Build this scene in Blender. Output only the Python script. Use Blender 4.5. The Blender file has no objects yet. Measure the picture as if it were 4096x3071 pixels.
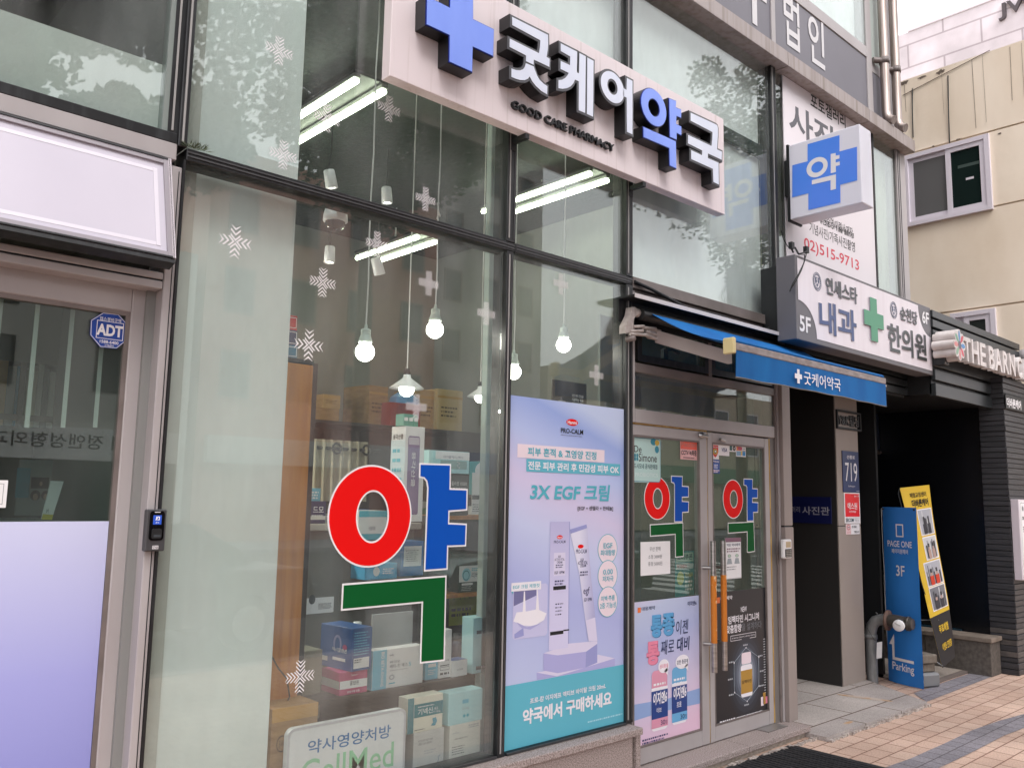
import bpy, math, random
from mathutils import Vector, Matrix
from mathutils.geometry import tessellate_polygon

R = random.Random(7)
S = bpy.context.scene
COL = S.collection

# ------------------------------------------------------------------ camera
CAMP = Vector((0.0, -3.45, 1.70))
RIGHT = Vector((0.73397227, -0.67893161, 0.01834576))
UP = Vector((-0.10144502, -0.08288047, 0.99138274))
FWD = Vector((0.67156058, 0.72950853, 0.1297062))
FPX = 3407.58
cam = bpy.data.cameras.new('camera')
cam.sensor_width = 36.0
cam.lens = FPX / 4096.0 * 36.0
cam.clip_start = 0.05
cam.clip_end = 600.0
camo = bpy.data.objects.new('camera', cam)
COL.objects.link(camo)
mw = Matrix.Identity(4)
for i in range(3):
    mw[i][0] = RIGHT[i]; mw[i][1] = UP[i]; mw[i][2] = -FWD[i]; mw[i][3] = CAMP[i]
camo.matrix_world = mw
S.camera = camo

# ------------------------------------------------------------------ sky, sun, exposure
SUN_EL, SUN_AZ = math.radians(52), math.radians(200)
W = bpy.data.worlds.new('World')
S.world = W
W.use_nodes = True
nt = W.node_tree
nt.nodes.clear()
sky = nt.nodes.new('ShaderNodeTexSky')
sky.sky_type = 'NISHITA'
sky.sun_disc = False
sky.sun_elevation = SUN_EL
sky.sun_rotation = SUN_AZ
sky.air_density = 1.0
sky.dust_density = 6.0
hs = nt.nodes.new('ShaderNodeHueSaturation')      # overcast: the cloud sheet takes the blue out
hs.inputs['Saturation'].default_value = 0.12
hs.inputs['Value'].default_value = 1.0
tint = nt.nodes.new('ShaderNodeMixRGB')
tint.blend_type = 'MULTIPLY'
tint.inputs[0].default_value = 1.0
tint.inputs[2].default_value = (1.01, 0.99, 1.01, 1)
bg = nt.nodes.new('ShaderNodeBackground')
bg.inputs['Strength'].default_value = 0.15
wo = nt.nodes.new('ShaderNodeOutputWorld')
nt.links.new(sky.outputs[0], hs.inputs['Color'])
nt.links.new(hs.outputs[0], tint.inputs[1])
cloud = nt.nodes.new('ShaderNodeMixRGB')          # even cloud cover over the clear sky
cloud.inputs[0].default_value = 0.7
cloud.inputs[2].default_value = (6.4, 6.2, 6.4, 1)
nt.links.new(tint.outputs[0], cloud.inputs[1])
nt.links.new(cloud.outputs[0], bg.inputs[0])
nt.links.new(bg.outputs[0], wo.inputs[0])
sun = bpy.data.lights.new('sun', 'SUN')
sun.energy = 0.6
sun.angle = math.radians(25)
sun.color = (1.0, 0.96, 0.92)
suno = bpy.data.objects.new('sun', sun)
COL.objects.link(suno)
sd = Vector((math.sin(SUN_AZ) * math.cos(SUN_EL), math.cos(SUN_AZ) * math.cos(SUN_EL), math.sin(SUN_EL)))
suno.rotation_euler = sd.to_track_quat('Z', 'Y').to_euler()
suno.location = sd * 60
S.view_settings.view_transform = 'Standard'
S.view_settings.look = 'None'
S.view_settings.exposure = 1.3
S.view_settings.gamma = 1.0
S.cycles.use_denoising = True
S.cycles.max_bounces = 10
S.cycles.transparent_max_bounces = 16
S.cycles.sample_clamp_indirect = 6.0
S.cycles.caustics_reflective = False
S.cycles.caustics_refractive = False


# ------------------------------------------------------------------ measuring: a pixel of the 4096 px photograph to a point on a real plane
def ray(px, py):
    return (FWD + RIGHT * ((px - 2048.0) / FPX) - UP * ((py - 1535.5) / FPX))

def at(px, py, y=0.0):
    r = ray(px, py); return CAMP + r * ((y - CAMP.y) / r.y)

def atx(px, py, x):
    r = ray(px, py); return CAMP + r * ((x - CAMP.x) / r.x)

def atz(px, py, z=0.0):
    r = ray(px, py); return CAMP + r * ((z - CAMP.z) / r.z)

def K(x0, y0, w, n):
    """reader for a close-up of the photograph that starts at x0,y0 and shows w px over n px"""
    k = w / n
    return lambda x, y: (x0 + x * k, y0 + y * k)

def D(x, y):
    return (x * 1.85256, y * 1.85256)


class Fr:
    """a flat working plane: u to the right, v up, n towards the viewer"""
    def __init__(s, O, U, V=(0, 0, 1)):
        s.O = Vector(O); s.U = Vector(U).normalized(); s.V = Vector(V).normalized(); s.N = s.U.cross(s.V).normalized()

    def P(s, u, v, n=0.0):
        return s.O + s.U * u + s.V * v + s.N * n

    def uv(s, p, n=0.0):
        r = ray(*p); o = s.O + s.N * n
        t = (o - CAMP).dot(s.N) / r.dot(s.N)
        q = CAMP + r * t - s.O
        return (q.dot(s.U), q.dot(s.V))

    def box(s, a, b):
        a = s.uv(a); b = s.uv(b); return (a[0], a[1], b[0], b[1])

    def sh(s, n):
        return Fr(s.O + s.N * n, s.U, s.V)

def FY(y): return Fr((0, y, 0), (1, 0, 0))
def FX(x): return Fr((x, 0, 0), (0, -1, 0))


# ------------------------------------------------------------------ mesh building
WLOC = {}

class MB:
    def __init__(s):
        s.v = []; s.f = []; s.m = []; s.sm = []; s.mats = []

    def mi(s, m):
        if m not in s.mats: s.mats.append(m)
        return s.mats.index(m)

    def add(s, vs, fs, m, smooth=False):
        b = len(s.v); k = s.mi(m)
        s.v += [Vector(v) for v in vs]
        for f in fs:
            s.f.append([i + b for i in f]); s.m.append(k); s.sm.append(smooth)
        return s

    def box(s, x0, x1, y0, y1, z0, z1, m, bev=0.0):
        if x0 > x1: x0, x1 = x1, x0
        if y0 > y1: y0, y1 = y1, y0
        if z0 > z1: z0, z1 = z1, z0
        return s.obox(Vector((x0, y0, z0)), Vector((x1 - x0, 0, 0)), Vector((0, y1 - y0, 0)), Vector((0, 0, z1 - z0)), m, bev)

    def obox(s, o, a, b, c, m, bev=0.0):
        la, lb, lc = a.length, b.length, c.length
        if bev > 0 and min(la, lb, lc) > 2.2 * bev:
            ea, eb, ec = a / la * bev, b / lb * bev, c / lc * bev
            vs = []; idx = {}
            for i in (0, 1):
                for j in (0, 1):
                    for k in (0, 1):
                        p = o + a * i + b * j + c * k
                        da = ea * (1 - 2 * i); db = eb * (1 - 2 * j); dc = ec * (1 - 2 * k)
                        for q, d in (('a', db + dc), ('b', da + dc), ('c', da + db)):
                            idx[(i, j, k, q)] = len(vs); vs.append(p + d)
            fs = []
            for i in (0, 1):
                fs.append([idx[(i, j, k, 'a')] for j, k in ((0, 0), (1, 0), (1, 1), (0, 1))][::(1 if i else -1)])
                fs.append([idx[(j, i, k, 'b')] for j, k in ((0, 0), (1, 0), (1, 1), (0, 1))][::(-1 if i else 1)])
                fs.append([idx[(j, k, i, 'c')] for j, k in ((0, 0), (1, 0), (1, 1), (0, 1))][::(1 if i else -1)])
            cen = o + (a + b + c) / 2
            def q(ids):
                n = (vs[ids[1]] - vs[ids[0]]).cross(vs[ids[2]] - vs[ids[1]])
                mid = sum((vs[t] for t in ids), Vector()) / len(ids)
                fs.append(ids if n.dot(mid - cen) > 0 else ids[::-1])
            for i in (0, 1):
                for j in (0, 1):
                    q([idx[(i, j, 0, 'a')], idx[(i, j, 1, 'a')], idx[(i, j, 1, 'b')], idx[(i, j, 0, 'b')]])
                    q([idx[(i, 0, j, 'a')], idx[(i, 1, j, 'a')], idx[(i, 1, j, 'c')], idx[(i, 0, j, 'c')]])
                    q([idx[(0, i, j, 'b')], idx[(1, i, j, 'b')], idx[(1, i, j, 'c')], idx[(0, i, j, 'c')]])
                    for k in (0, 1):
                        q([idx[(i, j, k, 'a')], idx[(i, j, k, 'b')], idx[(i, j, k, 'c')]])
            return s.add(vs, fs, m)
        vs = [o, o + a, o + a + b, o + b, o + c, o + a + c, o + a + b + c, o + b + c]
        fs = [(3, 2, 1, 0), (4, 5, 6, 7), (0, 1, 5, 4), (1, 2, 6, 5), (2, 3, 7, 6), (3, 0, 4, 7)]
        if a.cross(b).dot(c) < 0: fs = [f[::-1] for f in fs]
        return s.add(vs, fs, m)

    def fbox(s, fr, b, n0, n1, m, bev=0.0):
        u0, v0, u1, v1 = b
        o = fr.P(min(u0, u1), min(v0, v1), min(n0, n1))
        return s.obox(o, fr.U * abs(u1 - u0), fr.V * abs(v1 - v0), fr.N * abs(n1 - n0), m, bev)

    def rect(s, fr, b, n, m):
        u0, v0, u1, v1 = b
        return s.add([fr.P(u0, v0, n), fr.P(u1, v0, n), fr.P(u1, v1, n), fr.P(u0, v1, n)], [(0, 1, 2, 3)], m)

    def poly(s, fr, pts, n, m):
        return s.add([fr.P(u, v, n) for u, v in pts], [t for t in tess([pts])], m)

    def prism(s, fr, pts, n0, n1, m, side=None):
        k = len(pts)
        area = sum(pts[i][0] * pts[(i + 1) % k][1] - pts[(i + 1) % k][0] * pts[i][1] for i in range(k))
        if area < 0: pts = pts[::-1]
        lo, hi = min(n0, n1), max(n0, n1)
        vs = [fr.P(u, v, lo) for u, v in pts] + [fr.P(u, v, hi) for u, v in pts]
        tt = tess([pts])
        fs = [tuple(i + k for i in t) for t in tt] + [t[::-1] for t in tt]
        s.add(vs, fs, m)
        s.add(vs, [(i, (i + 1) % k, (i + 1) % k + k, i + k) for i in range(k)], side or m)
        return s

    def ring(s, fr, outer, inner, n, m):
        k = len(outer)
        vs = [fr.P(u, v, n) for u, v in outer] + [fr.P(u, v, n) for u, v in inner]
        return s.add(vs, [(i, (i + 1) % k, (i + 1) % k + k, i + k) for i in range(k)], m)

    def frame(s, fr, b, w, n0, n1, m):
        u0, v0, u1, v1 = b
        s.fbox(fr, (u0, v0, u0 + w, v1), n0, n1, m); s.fbox(fr, (u1 - w, v0, u1, v1), n0, n1, m)
        s.fbox(fr, (u0 + w, v0, u1 - w, v0 + w), n0, n1 - 0.0015, m); s.fbox(fr, (u0 + w, v1 - w, u1 - w, v1), n0, n1 - 0.0015, m)
        return s

    def tube(s, pts, r, m, k=8, smooth=True, caps=True):
        pts = [Vector(p) for p in pts]
        rs = r if isinstance(r, (list, tuple)) else [r] * len(pts)
        vs = []; ref = None
        for i, p in enumerate(pts):
            d = (pts[min(i + 1, len(pts) - 1)] - pts[max(i - 1, 0)]).normalized()
            if ref is None:
                ref = d.orthogonal().normalized()
            ref = (ref - d * ref.dot(d))
            ref = ref.normalized() if ref.length > 1e-6 else d.orthogonal().normalized()
            b = d.cross(ref)
            for j in range(k):
                a = 2 * math.pi * j / k
                vs.append(p + (ref * math.cos(a) + b * math.sin(a)) * rs[i])
        fs = []
        for i in range(len(pts) - 1):
            for j in range(k):
                fs.append((i * k + j, i * k + (j + 1) % k, (i + 1) * k + (j + 1) % k, (i + 1) * k + j))
        s.add(vs, fs, m, smooth)
        if caps:
            s.add(vs[:k], [tuple(range(k))[::-1]], m); s.add(vs[-k:], [tuple(range(k))], m)
        return s

    def lathe(s, o, prof, m, k=20, ax=(0, 0, 1), smooth=True):
        o = Vector(o); ax = Vector(ax).normalized(); a1 = ax.orthogonal().normalized(); a2 = ax.cross(a1)
        vs = []
        for r, h in prof:
            for j in range(k):
                a = 2 * math.pi * j / k
                vs.append(o + ax * h + (a1 * math.cos(a) + a2 * math.sin(a)) * r)
        fs = []
        for i in range(len(prof) - 1):
            for j in range(k):
                fs.append((i * k + j, i * k + (j + 1) % k, (i + 1) * k + (j + 1) % k, (i + 1) * k + j))
        return s.add(vs, fs, m, smooth)

    def curve(s, fr, loops, n, m, off=0.0, ext=0.0):
        """closed outlines (holes nest) filled flat, optionally grown by off and given thickness"""
        cu = bpy.data.curves.new('t', 'CURVE')
        cu.dimensions = '2D'; cu.fill_mode = 'BOTH'; cu.offset = off; cu.extrude = ext / 2
        for lp in loops:
            sp = cu.splines.new('POLY'); sp.points.add(len(lp) - 1)
            for i, (u, v) in enumerate(lp): sp.points[i].co = (u, v, 0, 1)
            sp.use_cyclic_u = True
        vs, fs = mesh_of(cu)
        return s.add([fr.P(v[0], v[1], n + ext / 2 + v[2]) for v in vs], fs, m)

    def text(s, fr, st, b, m, n=0.002, bold=0.0, ext=0.0, shear=0.0, flip=False, keep=False):
        vs, fs = glyphs(st, bold)
        x0 = min(v[0] for v in vs); x1 = max(v[0] for v in vs); y0 = min(v[1] for v in vs); y1 = max(v[1] for v in vs)
        u0, v0, u1, v1 = b
        sx = (u1 - u0) / (x1 - x0); sy = (v1 - v0) / (y1 - y0)
        if keep: sx = sy
        pp = []
        for v in vs:
            a = (v[0] - x0) * sx; c = (v[1] - y0) * sy
            if flip: a = (u1 - u0) - a
            pp.append((u0 + a + shear * c, v0 + c))
        s.add([fr.P(u, v, n + ext) for u, v in pp], fs, m)
        if ext > 0:
            from collections import Counter
            ec = Counter(); ed = {}
            for f in fs:
                for i in range(len(f)):
                    a, c = f[i], f[(i + 1) % len(f)]
                    ec[frozenset((a, c))] += 1; ed[frozenset((a, c))] = (a, c)
            base = [fr.P(u, v, n) for u, v in pp]; top = [fr.P(u, v, n + ext) for u, v in pp]
            L = len(pp)
            s.add(top + base, [(c, a, a + L, c + L) for key, (a, c) in ed.items() if ec[key] == 1], m)
        return s

    def build(s, name, parent=None, origin=None, label=None):
        me = bpy.data.meshes.new(name)
        if parent is not None: o0 = WLOC[parent.name]
        elif origin is not None: o0 = Vector(origin)
        else:
            o0 = Vector(((min(v.x for v in s.v) + max(v.x for v in s.v)) / 2, (min(v.y for v in s.v) + max(v.y for v in s.v)) / 2, min(v.z for v in s.v)))
        me.from_pydata([v - o0 for v in s.v], [], s.f)
        for m in s.mats: me.materials.append(m)
        me.polygons.foreach_set('material_index', s.m)
        me.polygons.foreach_set('use_smooth', s.sm)
        me.validate(); me.update()
        ob = bpy.data.objects.new(name, me); COL.objects.link(ob)
        if parent is not None: ob.parent = parent
        else: ob.location = o0
        WLOC[ob.name] = o0
        if label: ob['label'] = label
        return ob

def tess(loops):
    if len(loops) == 1 and len(loops[0]) == 4:
        pass
    ts = tessellate_polygon([[Vector((u, v, 0)) for u, v in lp] for lp in loops])
    flat = [p for lp in loops for p in lp]
    out = []
    for a, b, c in ts:
        A, B, C = flat[a], flat[b], flat[c]
        ar = (B[0] - A[0]) * (C[1] - A[1]) - (C[0] - A[0]) * (B[1] - A[1])
        out.append((a, b, c) if ar > 0 else (c, b, a))
    return out

def mesh_of(cu):
    o = bpy.data.objects.new('t', cu)
    me = bpy.data.meshes.new_from_object(o)
    vs = [tuple(v.co) for v in me.vertices]; fs = [tuple(p.vertices) for p in me.polygons]
    bpy.data.objects.remove(o); bpy.data.meshes.remove(me); bpy.data.curves.remove(cu)
    return vs, fs

GC = {}
def glyphs(st, bold=0.0):
    if (st, bold) not in GC:
        cu = bpy.data.curves.new('t', 'FONT')
        cu.body = st; cu.resolution_u = 3; cu.offset = bold; cu.size = 1.0
        vs, fs = mesh_of(cu)
        # merge doubles so that the outer rim of the letters can be found
        key = {}; idx = []; nv = []
        for v in vs:
            k = (round(v[0], 5), round(v[1], 5))
            if k not in key: key[k] = len(nv); nv.append(v)
            idx.append(key[k])
        nf = []
        for f in fs:
            g = [idx[i] for i in f]
            if len(set(g)) == len(g):
                ar = sum(nv[g[i]][0] * nv[g[(i + 1) % len(g)]][1] - nv[g[(i + 1) % len(g)]][0] * nv[g[i]][1] for i in range(len(g)))
                nf.append(tuple(g) if ar > 0 else tuple(g[::-1]))
        GC[(st, bold)] = (nv, nf)
    return GC[(st, bold)]

def ell(u0, v0, u1, v1, k=40):
    cu, cv, a, b = (u0 + u1) / 2, (v0 + v1) / 2, abs(u1 - u0) / 2, abs(v1 - v0) / 2
    return [(cu + a * math.cos(2 * math.pi * i / k), cv + b * math.sin(2 * math.pi * i / k)) for i in range(k)]

def rrect(u0, v0, u1, v1, r, k=5):
    out = []
    for cx, cy, a0 in ((u1 - r, v0 + r, -90), (u1 - r, v1 - r, 0), (u0 + r, v1 - r, 90), (u0 + r, v0 + r, 180)):
        for i in range(k + 1):
            a = math.radians(a0 + 90.0 * i / k); out.append((cx + r * math.cos(a), cy + r * math.sin(a)))
    return out

def thing(name, label, cat, loc=(0, 0, 0), group=None):
    o = bpy.data.objects.new(name, None); o.empty_display_size = 0.1
    COL.objects.link(o); o.location = loc; WLOC[o.name] = Vector(loc)
    return tag(o, label, cat, group)

def tag(o, label=None, cat=None, group=None, kind=None):
    if label: o['label'] = label
    if cat: o['category'] = cat
    if group: o['group'] = group
    if kind: o['kind'] = kind
    return o

def copy_tree(o, loc=None, label=None, parent=None):
    c = o.copy(); COL.objects.link(c)
    if parent is not None: c.parent = parent
    if loc is not None: c.location = loc
    if label: c['label'] = label
    for ch in list(o.children): copy_tree(ch, parent=c)
    return c


# ------------------------------------------------------------------ materials
def lin(c):
    c = c / 255.0
    return c / 12.92 if c <= 0.04045 else ((c + 0.055) / 1.055) ** 2.4

def rgb(h):
    return (lin(h[0]), lin(h[1]), lin(h[2]), 1.0)

MC = {}
def mat(name, c, rough=0.5, metal=0.0, spec=0.5, c2=None, nscale=(8, 8, 8), ncon=(0.35, 0.7), bump=0.0, bscale=60.0, emit=0.0, detail=4.0, coat=0.0, rvar=0.0):
    if name in MC: return MC[name]
    m = bpy.data.materials.new(name); m.use_nodes = True
    t = m.node_tree; p = t.nodes['Principled BSDF']
    p.inputs['Base Color'].default_value = rgb(c)
    p.inputs['Roughness'].default_value = rough
    p.inputs['Metallic'].default_value = metal
    p.inputs['Specular IOR Level'].default_value = spec
    p.inputs['Coat Weight'].default_value = coat
    if emit > 0:
        p.inputs['Emission Color'].default_value = rgb(c); p.inputs['Emission Strength'].default_value = emit
    if c2 is not None or bump > 0 or rvar > 0:
        tc = t.nodes.new('ShaderNodeTexCoord'); mp = t.nodes.new('ShaderNodeMapping')
        t.links.new(tc.outputs['Object'], mp.inputs[0])
    if c2 is not None or rvar > 0:
        mp.inputs['Scale'].default_value = nscale
        nz = t.nodes.new('ShaderNodeTexNoise'); nz.inputs['Scale'].default_value = 1.0; nz.inputs['Detail'].default_value = detail
        t.links.new(mp.outputs[0], nz.inputs['Vector'])
        mr = t.nodes.new('ShaderNodeMapRange'); mr.inputs[1].default_value = ncon[0]; mr.inputs[2].default_value = ncon[1]
        t.links.new(nz.outputs['Fac'], mr.inputs[0])
        if c2 is not None:
            mx = t.nodes.new('ShaderNodeMixRGB'); mx.inputs[1].default_value = rgb(c); mx.inputs[2].default_value = rgb(c2)
            t.links.new(mr.outputs[0], mx.inputs[0]); t.links.new(mx.outputs[0], p.inputs['Base Color'])
        if rvar > 0:
            mr2 = t.nodes.new('ShaderNodeMapRange'); mr2.inputs[3].default_value = rough; mr2.inputs[4].default_value = rough + rvar
            t.links.new(mr.outputs[0], mr2.inputs[0]); t.links.new(mr2.outputs[0], p.inputs['Roughness'])
    if bump > 0:
        nb = t.nodes.new('ShaderNodeTexNoise'); nb.inputs['Scale'].default_value = bscale; nb.inputs['Detail'].default_value = 3
        t.links.new(tc.outputs['Object'], nb.inputs['Vector'])
        bp = t.nodes.new('ShaderNodeBump'); bp.inputs['Strength'].default_value = bump; bp.inputs['Distance'].default_value = 0.01
        t.links.new(nb.outputs['Fac'], bp.inputs['Height']); t.links.new(bp.outputs[0], p.inputs['Normal'])
    MC[name] = m
    return m

def glass_mat(name, tint, ior=1.6, rough=0.0, dirt=0.06, extra=0.0):
    """clear pane: what passes is tinted, the rest mirrors by Fresnel; a thin uneven film of dirt"""
    if name in MC: return MC[name]
    m = bpy.data.materials.new(name); m.use_nodes = True
    t = m.node_tree; t.nodes.clear()
    tr = t.nodes.new('ShaderNodeBsdfTransparent'); tr.inputs[0].default_value = rgb(tint)
    gl = t.nodes.new('ShaderNodeBsdfGlossy'); gl.inputs['Roughness'].default_value = rough; gl.inputs[0].default_value = (0.92, 0.97, 0.95, 1)
    f0 = ((ior - 1) / (ior + 1)) ** 2 * 1.25
    lw = t.nodes.new('ShaderNodeLayerWeight'); lw.inputs[0].default_value = 0.5
    pw = t.nodes.new('ShaderNodeMath'); pw.operation = 'POWER'; pw.inputs[1].default_value = 4.5
    t.links.new(lw.outputs['Facing'], pw.inputs[0])
    fz = t.nodes.new('ShaderNodeMath'); fz.operation = 'MULTIPLY_ADD'; fz.inputs[1].default_value = 1 - f0; fz.inputs[2].default_value = f0
    t.links.new(pw.outputs[0], fz.inputs[0])
    ad = t.nodes.new('ShaderNodeMath'); ad.operation = 'ADD'; ad.inputs[1].default_value = extra; ad.use_clamp = True
    t.links.new(fz.outputs[0], ad.inputs[0])
    m1 = t.nodes.new('ShaderNodeMixShader')
    t.links.new(ad.outputs[0], m1.inputs[0]); t.links.new(tr.outputs[0], m1.inputs[1]); t.links.new(gl.outputs[0], m1.inputs[2])
    df = t.nodes.new('ShaderNodeBsdfDiffuse'); df.inputs[0].default_value = (0.55, 0.56, 0.55, 1)
    tc = t.nodes.new('ShaderNodeTexCoord'); mp = t.nodes.new('ShaderNodeMapping'); mp.inputs['Scale'].default_value = (3.0, 3.0, 0.9)
    nz = t.nodes.new('ShaderNodeTexNoise'); nz.inputs['Scale'].default_value = 1.6; nz.inputs['Detail'].default_value = 8
    t.links.new(tc.outputs['Object'], mp.inputs[0]); t.links.new(mp.outputs[0], nz.inputs['Vector'])
    mr = t.nodes.new('ShaderNodeMapRange'); mr.inputs[1].default_value = 0.35; mr.inputs[2].default_value = 0.8
    mr.inputs[3].default_value = dirt * 0.25; mr.inputs[4].default_value = dirt * 1.8
    t.links.new(nz.outputs['Fac'], mr.inputs[0])
    m2 = t.nodes.new('ShaderNodeMixShader')
    t.links.new(mr.outputs[0], m2.inputs[0]); t.links.new(m1.outputs[0], m2.inputs[1]); t.links.new(df.outputs[0], m2.inputs[2])
    ou = t.nodes.new('ShaderNodeOutputMaterial'); t.links.new(m2.outputs[0], ou.inputs[0])
    MC[name] = m
    return m

def gradient_mat(name, stops, axis=2, lo=0.0, hi=1.0, rough=0.35, diag=0.0):
    """printed colour blend along one axis of the object (artwork of a poster or film)"""
    if name in MC: return MC[name]
    m = bpy.data.materials.new(name); m.use_nodes = True
    t = m.node_tree; p = t.nodes['Principled BSDF']; p.inputs['Roughness'].default_value = rough
    tc = t.nodes.new('ShaderNodeTexCoord'); sx = t.nodes.new('ShaderNodeSeparateXYZ')
    t.links.new(tc.outputs['Object'], sx.inputs[0])
    mr = t.nodes.new('ShaderNodeMapRange'); mr.inputs[1].default_value = lo; mr.inputs[2].default_value = hi
    if diag:
        ma = t.nodes.new('ShaderNodeMath'); ma.operation = 'MULTIPLY_ADD'; ma.inputs[1].default_value = diag
        t.links.new(sx.outputs[0], ma.inputs[0]); t.links.new(sx.outputs[axis], ma.inputs[2]); t.links.new(ma.outputs[0], mr.inputs[0])
    else:
        t.links.new(sx.outputs[axis], mr.inputs[0])
    cr = t.nodes.new('ShaderNodeValToRGB')
    for i, (pos, c) in enumerate(stops):
        e = cr.color_ramp.elements[i] if i < 2 else cr.color_ramp.elements.new(pos)
        e.position = pos; e.color = rgb(c)
    t.links.new(mr.outputs[0], cr.inputs[0]); t.links.new(cr.outputs[0], p.inputs['Base Color'])
    MC[name] = m
    return m

def emit_mat(name, c, st):
    if name in MC: return MC[name]
    m = bpy.data.materials.new(name); m.use_nodes = True
    t = m.node_tree; t.nodes.clear()
    e = t.nodes.new('ShaderNodeEmission'); e.inputs[0].default_value = rgb(c); e.inputs[1].default_value = st
    o = t.nodes.new('ShaderNodeOutputMaterial'); t.links.new(e.outputs[0], o.inputs[0])
    MC[name] = m
    return m

def brick_mat(name, c1, c2, cm, bw, bh, mortar, rough=0.8, off=0.5, bump=0.3, axes='XY', grain=None, spec=0.3, gscale=90.0):
    if name in MC: return MC[name]
    m = bpy.data.materials.new(name); m.use_nodes = True
    t = m.node_tree; p = t.nodes['Principled BSDF']; p.inputs['Roughness'].default_value = rough; p.inputs['Specular IOR Level'].default_value = spec
    tc = t.nodes.new('ShaderNodeTexCoord'); sx = t.nodes.new('ShaderNodeSeparateXYZ'); cx = t.nodes.new('ShaderNodeCombineXYZ')
    t.links.new(tc.outputs['Object'], sx.inputs[0])
    for i, a in enumerate(axes): t.links.new(sx.outputs['XYZ'.index(a)], cx.inputs[i])
    br = t.nodes.new('ShaderNodeTexBrick'); br.offset = off
    br.inputs['Color1'].default_value = rgb(c1); br.inputs['Color2'].default_value = rgb(c2); br.inputs['Mortar'].default_value = rgb(cm)
    br.inputs['Scale'].default_value = 1.0; br.inputs['Mortar Size'].default_value = mortar; br.inputs['Mortar Smooth'].default_value = 0.1
    br.inputs['Brick Width'].default_value = bw; br.inputs['Row Height'].default_value = bh; br.inputs['Bias'].default_value = 0.0
    t.links.new(cx.outputs[0], br.inputs['Vector'])
    nz = t.nodes.new('ShaderNodeTexNoise'); nz.inputs['Scale'].default_value = gscale; nz.inputs['Detail'].default_value = 3
    t.links.new(tc.outputs['Object'], nz.inputs['Vector'])
    nl = t.nodes.new('ShaderNodeTexNoise'); nl.inputs['Scale'].default_value = 1.3; nl.inputs['Detail'].default_value = 5
    t.links.new(tc.outputs['Object'], nl.inputs['Vector'])
    g = grain if grain is not None else 0.25
    mr = t.nodes.new('ShaderNodeMapRange'); mr.inputs[1].default_value = 0.3; mr.inputs[2].default_value = 0.7; mr.inputs[3].default_value = 1 - g; mr.inputs[4].default_value = 1 + g * 0.6
    t.links.new(nz.outputs['Fac'], mr.inputs[0])
    mr2 = t.nodes.new('ShaderNodeMapRange'); mr2.inputs[1].default_value = 0.35; mr2.inputs[2].default_value = 0.7; mr2.inputs[3].default_value = 0.74; mr2.inputs[4].default_value = 1.05
    t.links.new(nl.outputs['Fac'], mr2.inputs[0])
    mu = t.nodes.new('ShaderNodeMath'); mu.operation = 'MULTIPLY'; t.links.new(mr.outputs[0], mu.inputs[0]); t.links.new(mr2.outputs[0], mu.inputs[1])
    mx = t.nodes.new('ShaderNodeMixRGB'); mx.blend_type = 'MULTIPLY'; mx.inputs[0].default_value = 1.0
    t.links.new(br.outputs['Color'], mx.inputs[1]); t.links.new(mu.outputs[0], mx.inputs[2]); t.links.new(mx.outputs[0], p.inputs['Base Color'])
    bp = t.nodes.new('ShaderNodeBump'); bp.inputs['Strength'].default_value = bump; bp.inputs['Distance'].default_value = 0.004; bp.invert = True
    t.links.new(br.outputs['Fac'], bp.inputs['Height']); t.links.new(bp.outputs[0], p.inputs['Normal'])
    MC[name] = m
    return m

ALU = mat('painted aluminium warm grey', (170, 165, 165), 0.42, 0.0, 0.5, c2=(159, 153, 153), nscale=(3, 3, 1.2))
ALU_D = mat('weathered aluminium', (122, 112, 109), 0.5, 0.0, 0.5, c2=(98, 90, 86), nscale=(4, 4, 6))
BLACKF = mat('black window frame', (24, 25, 27), 0.4, 0.0, 0.5, c2=(46, 48, 50), nscale=(30, 30, 5), ncon=(0.5, 0.75))
GASKET = mat('pale sealant', (150, 148, 146), 0.6)
DARKM = mat('dark charcoal paint', (20, 22, 24), 0.5)
WHITE = mat('white paint', (232, 230, 232), 0.45)
WPLAS = mat('white plastic', (225, 225, 226), 0.35)
PAPER = mat('white paper', (228, 228, 230), 0.7)
BLACKI = mat('black ink', (14, 15, 18), 0.6)
CHROME = mat('brushed steel', (190, 188, 186), 0.28, 1.0, c2=(150, 148, 146), nscale=(2, 2, 60))
GLASS = glass_mat('window glass', (246, 250, 249), 1.62, 0.0, 0.07)  # dirt film turned up so its diffuse grey also paints a milky haze
GLASSD = glass_mat('door glass', (226, 236, 232), 1.6, 0.0, 0.035)
RED = mat('red print', (226, 8, 8), 0.6, 0, 0.15)
BLUE = mat('blue print', (0, 78, 178), 0.6, 0, 0.15)
GREEN = mat('green print', (0, 84, 36), 0.6, 0, 0.15)
NAVY = mat('navy print', (22, 34, 84), 0.5)
TEALP = mat('turquoise print', (92, 178, 198), 0.5)
CARD = mat('brown cardboard', (164, 128, 84), 0.8, c2=(146, 110, 70), nscale=(12, 12, 40))
WOOD = mat('orange brown wood veneer', (188, 124, 56), 0.45, c2=(160, 98, 42), nscale=(30, 30, 1.6))
GRANITE = mat('flamed granite', (176, 164, 160), 0.8, 0.0, 0.3, c2=(120, 108, 104), nscale=(150, 150, 150), ncon=(0.38, 0.66), bump=0.25, bscale=160, detail=2)

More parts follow.
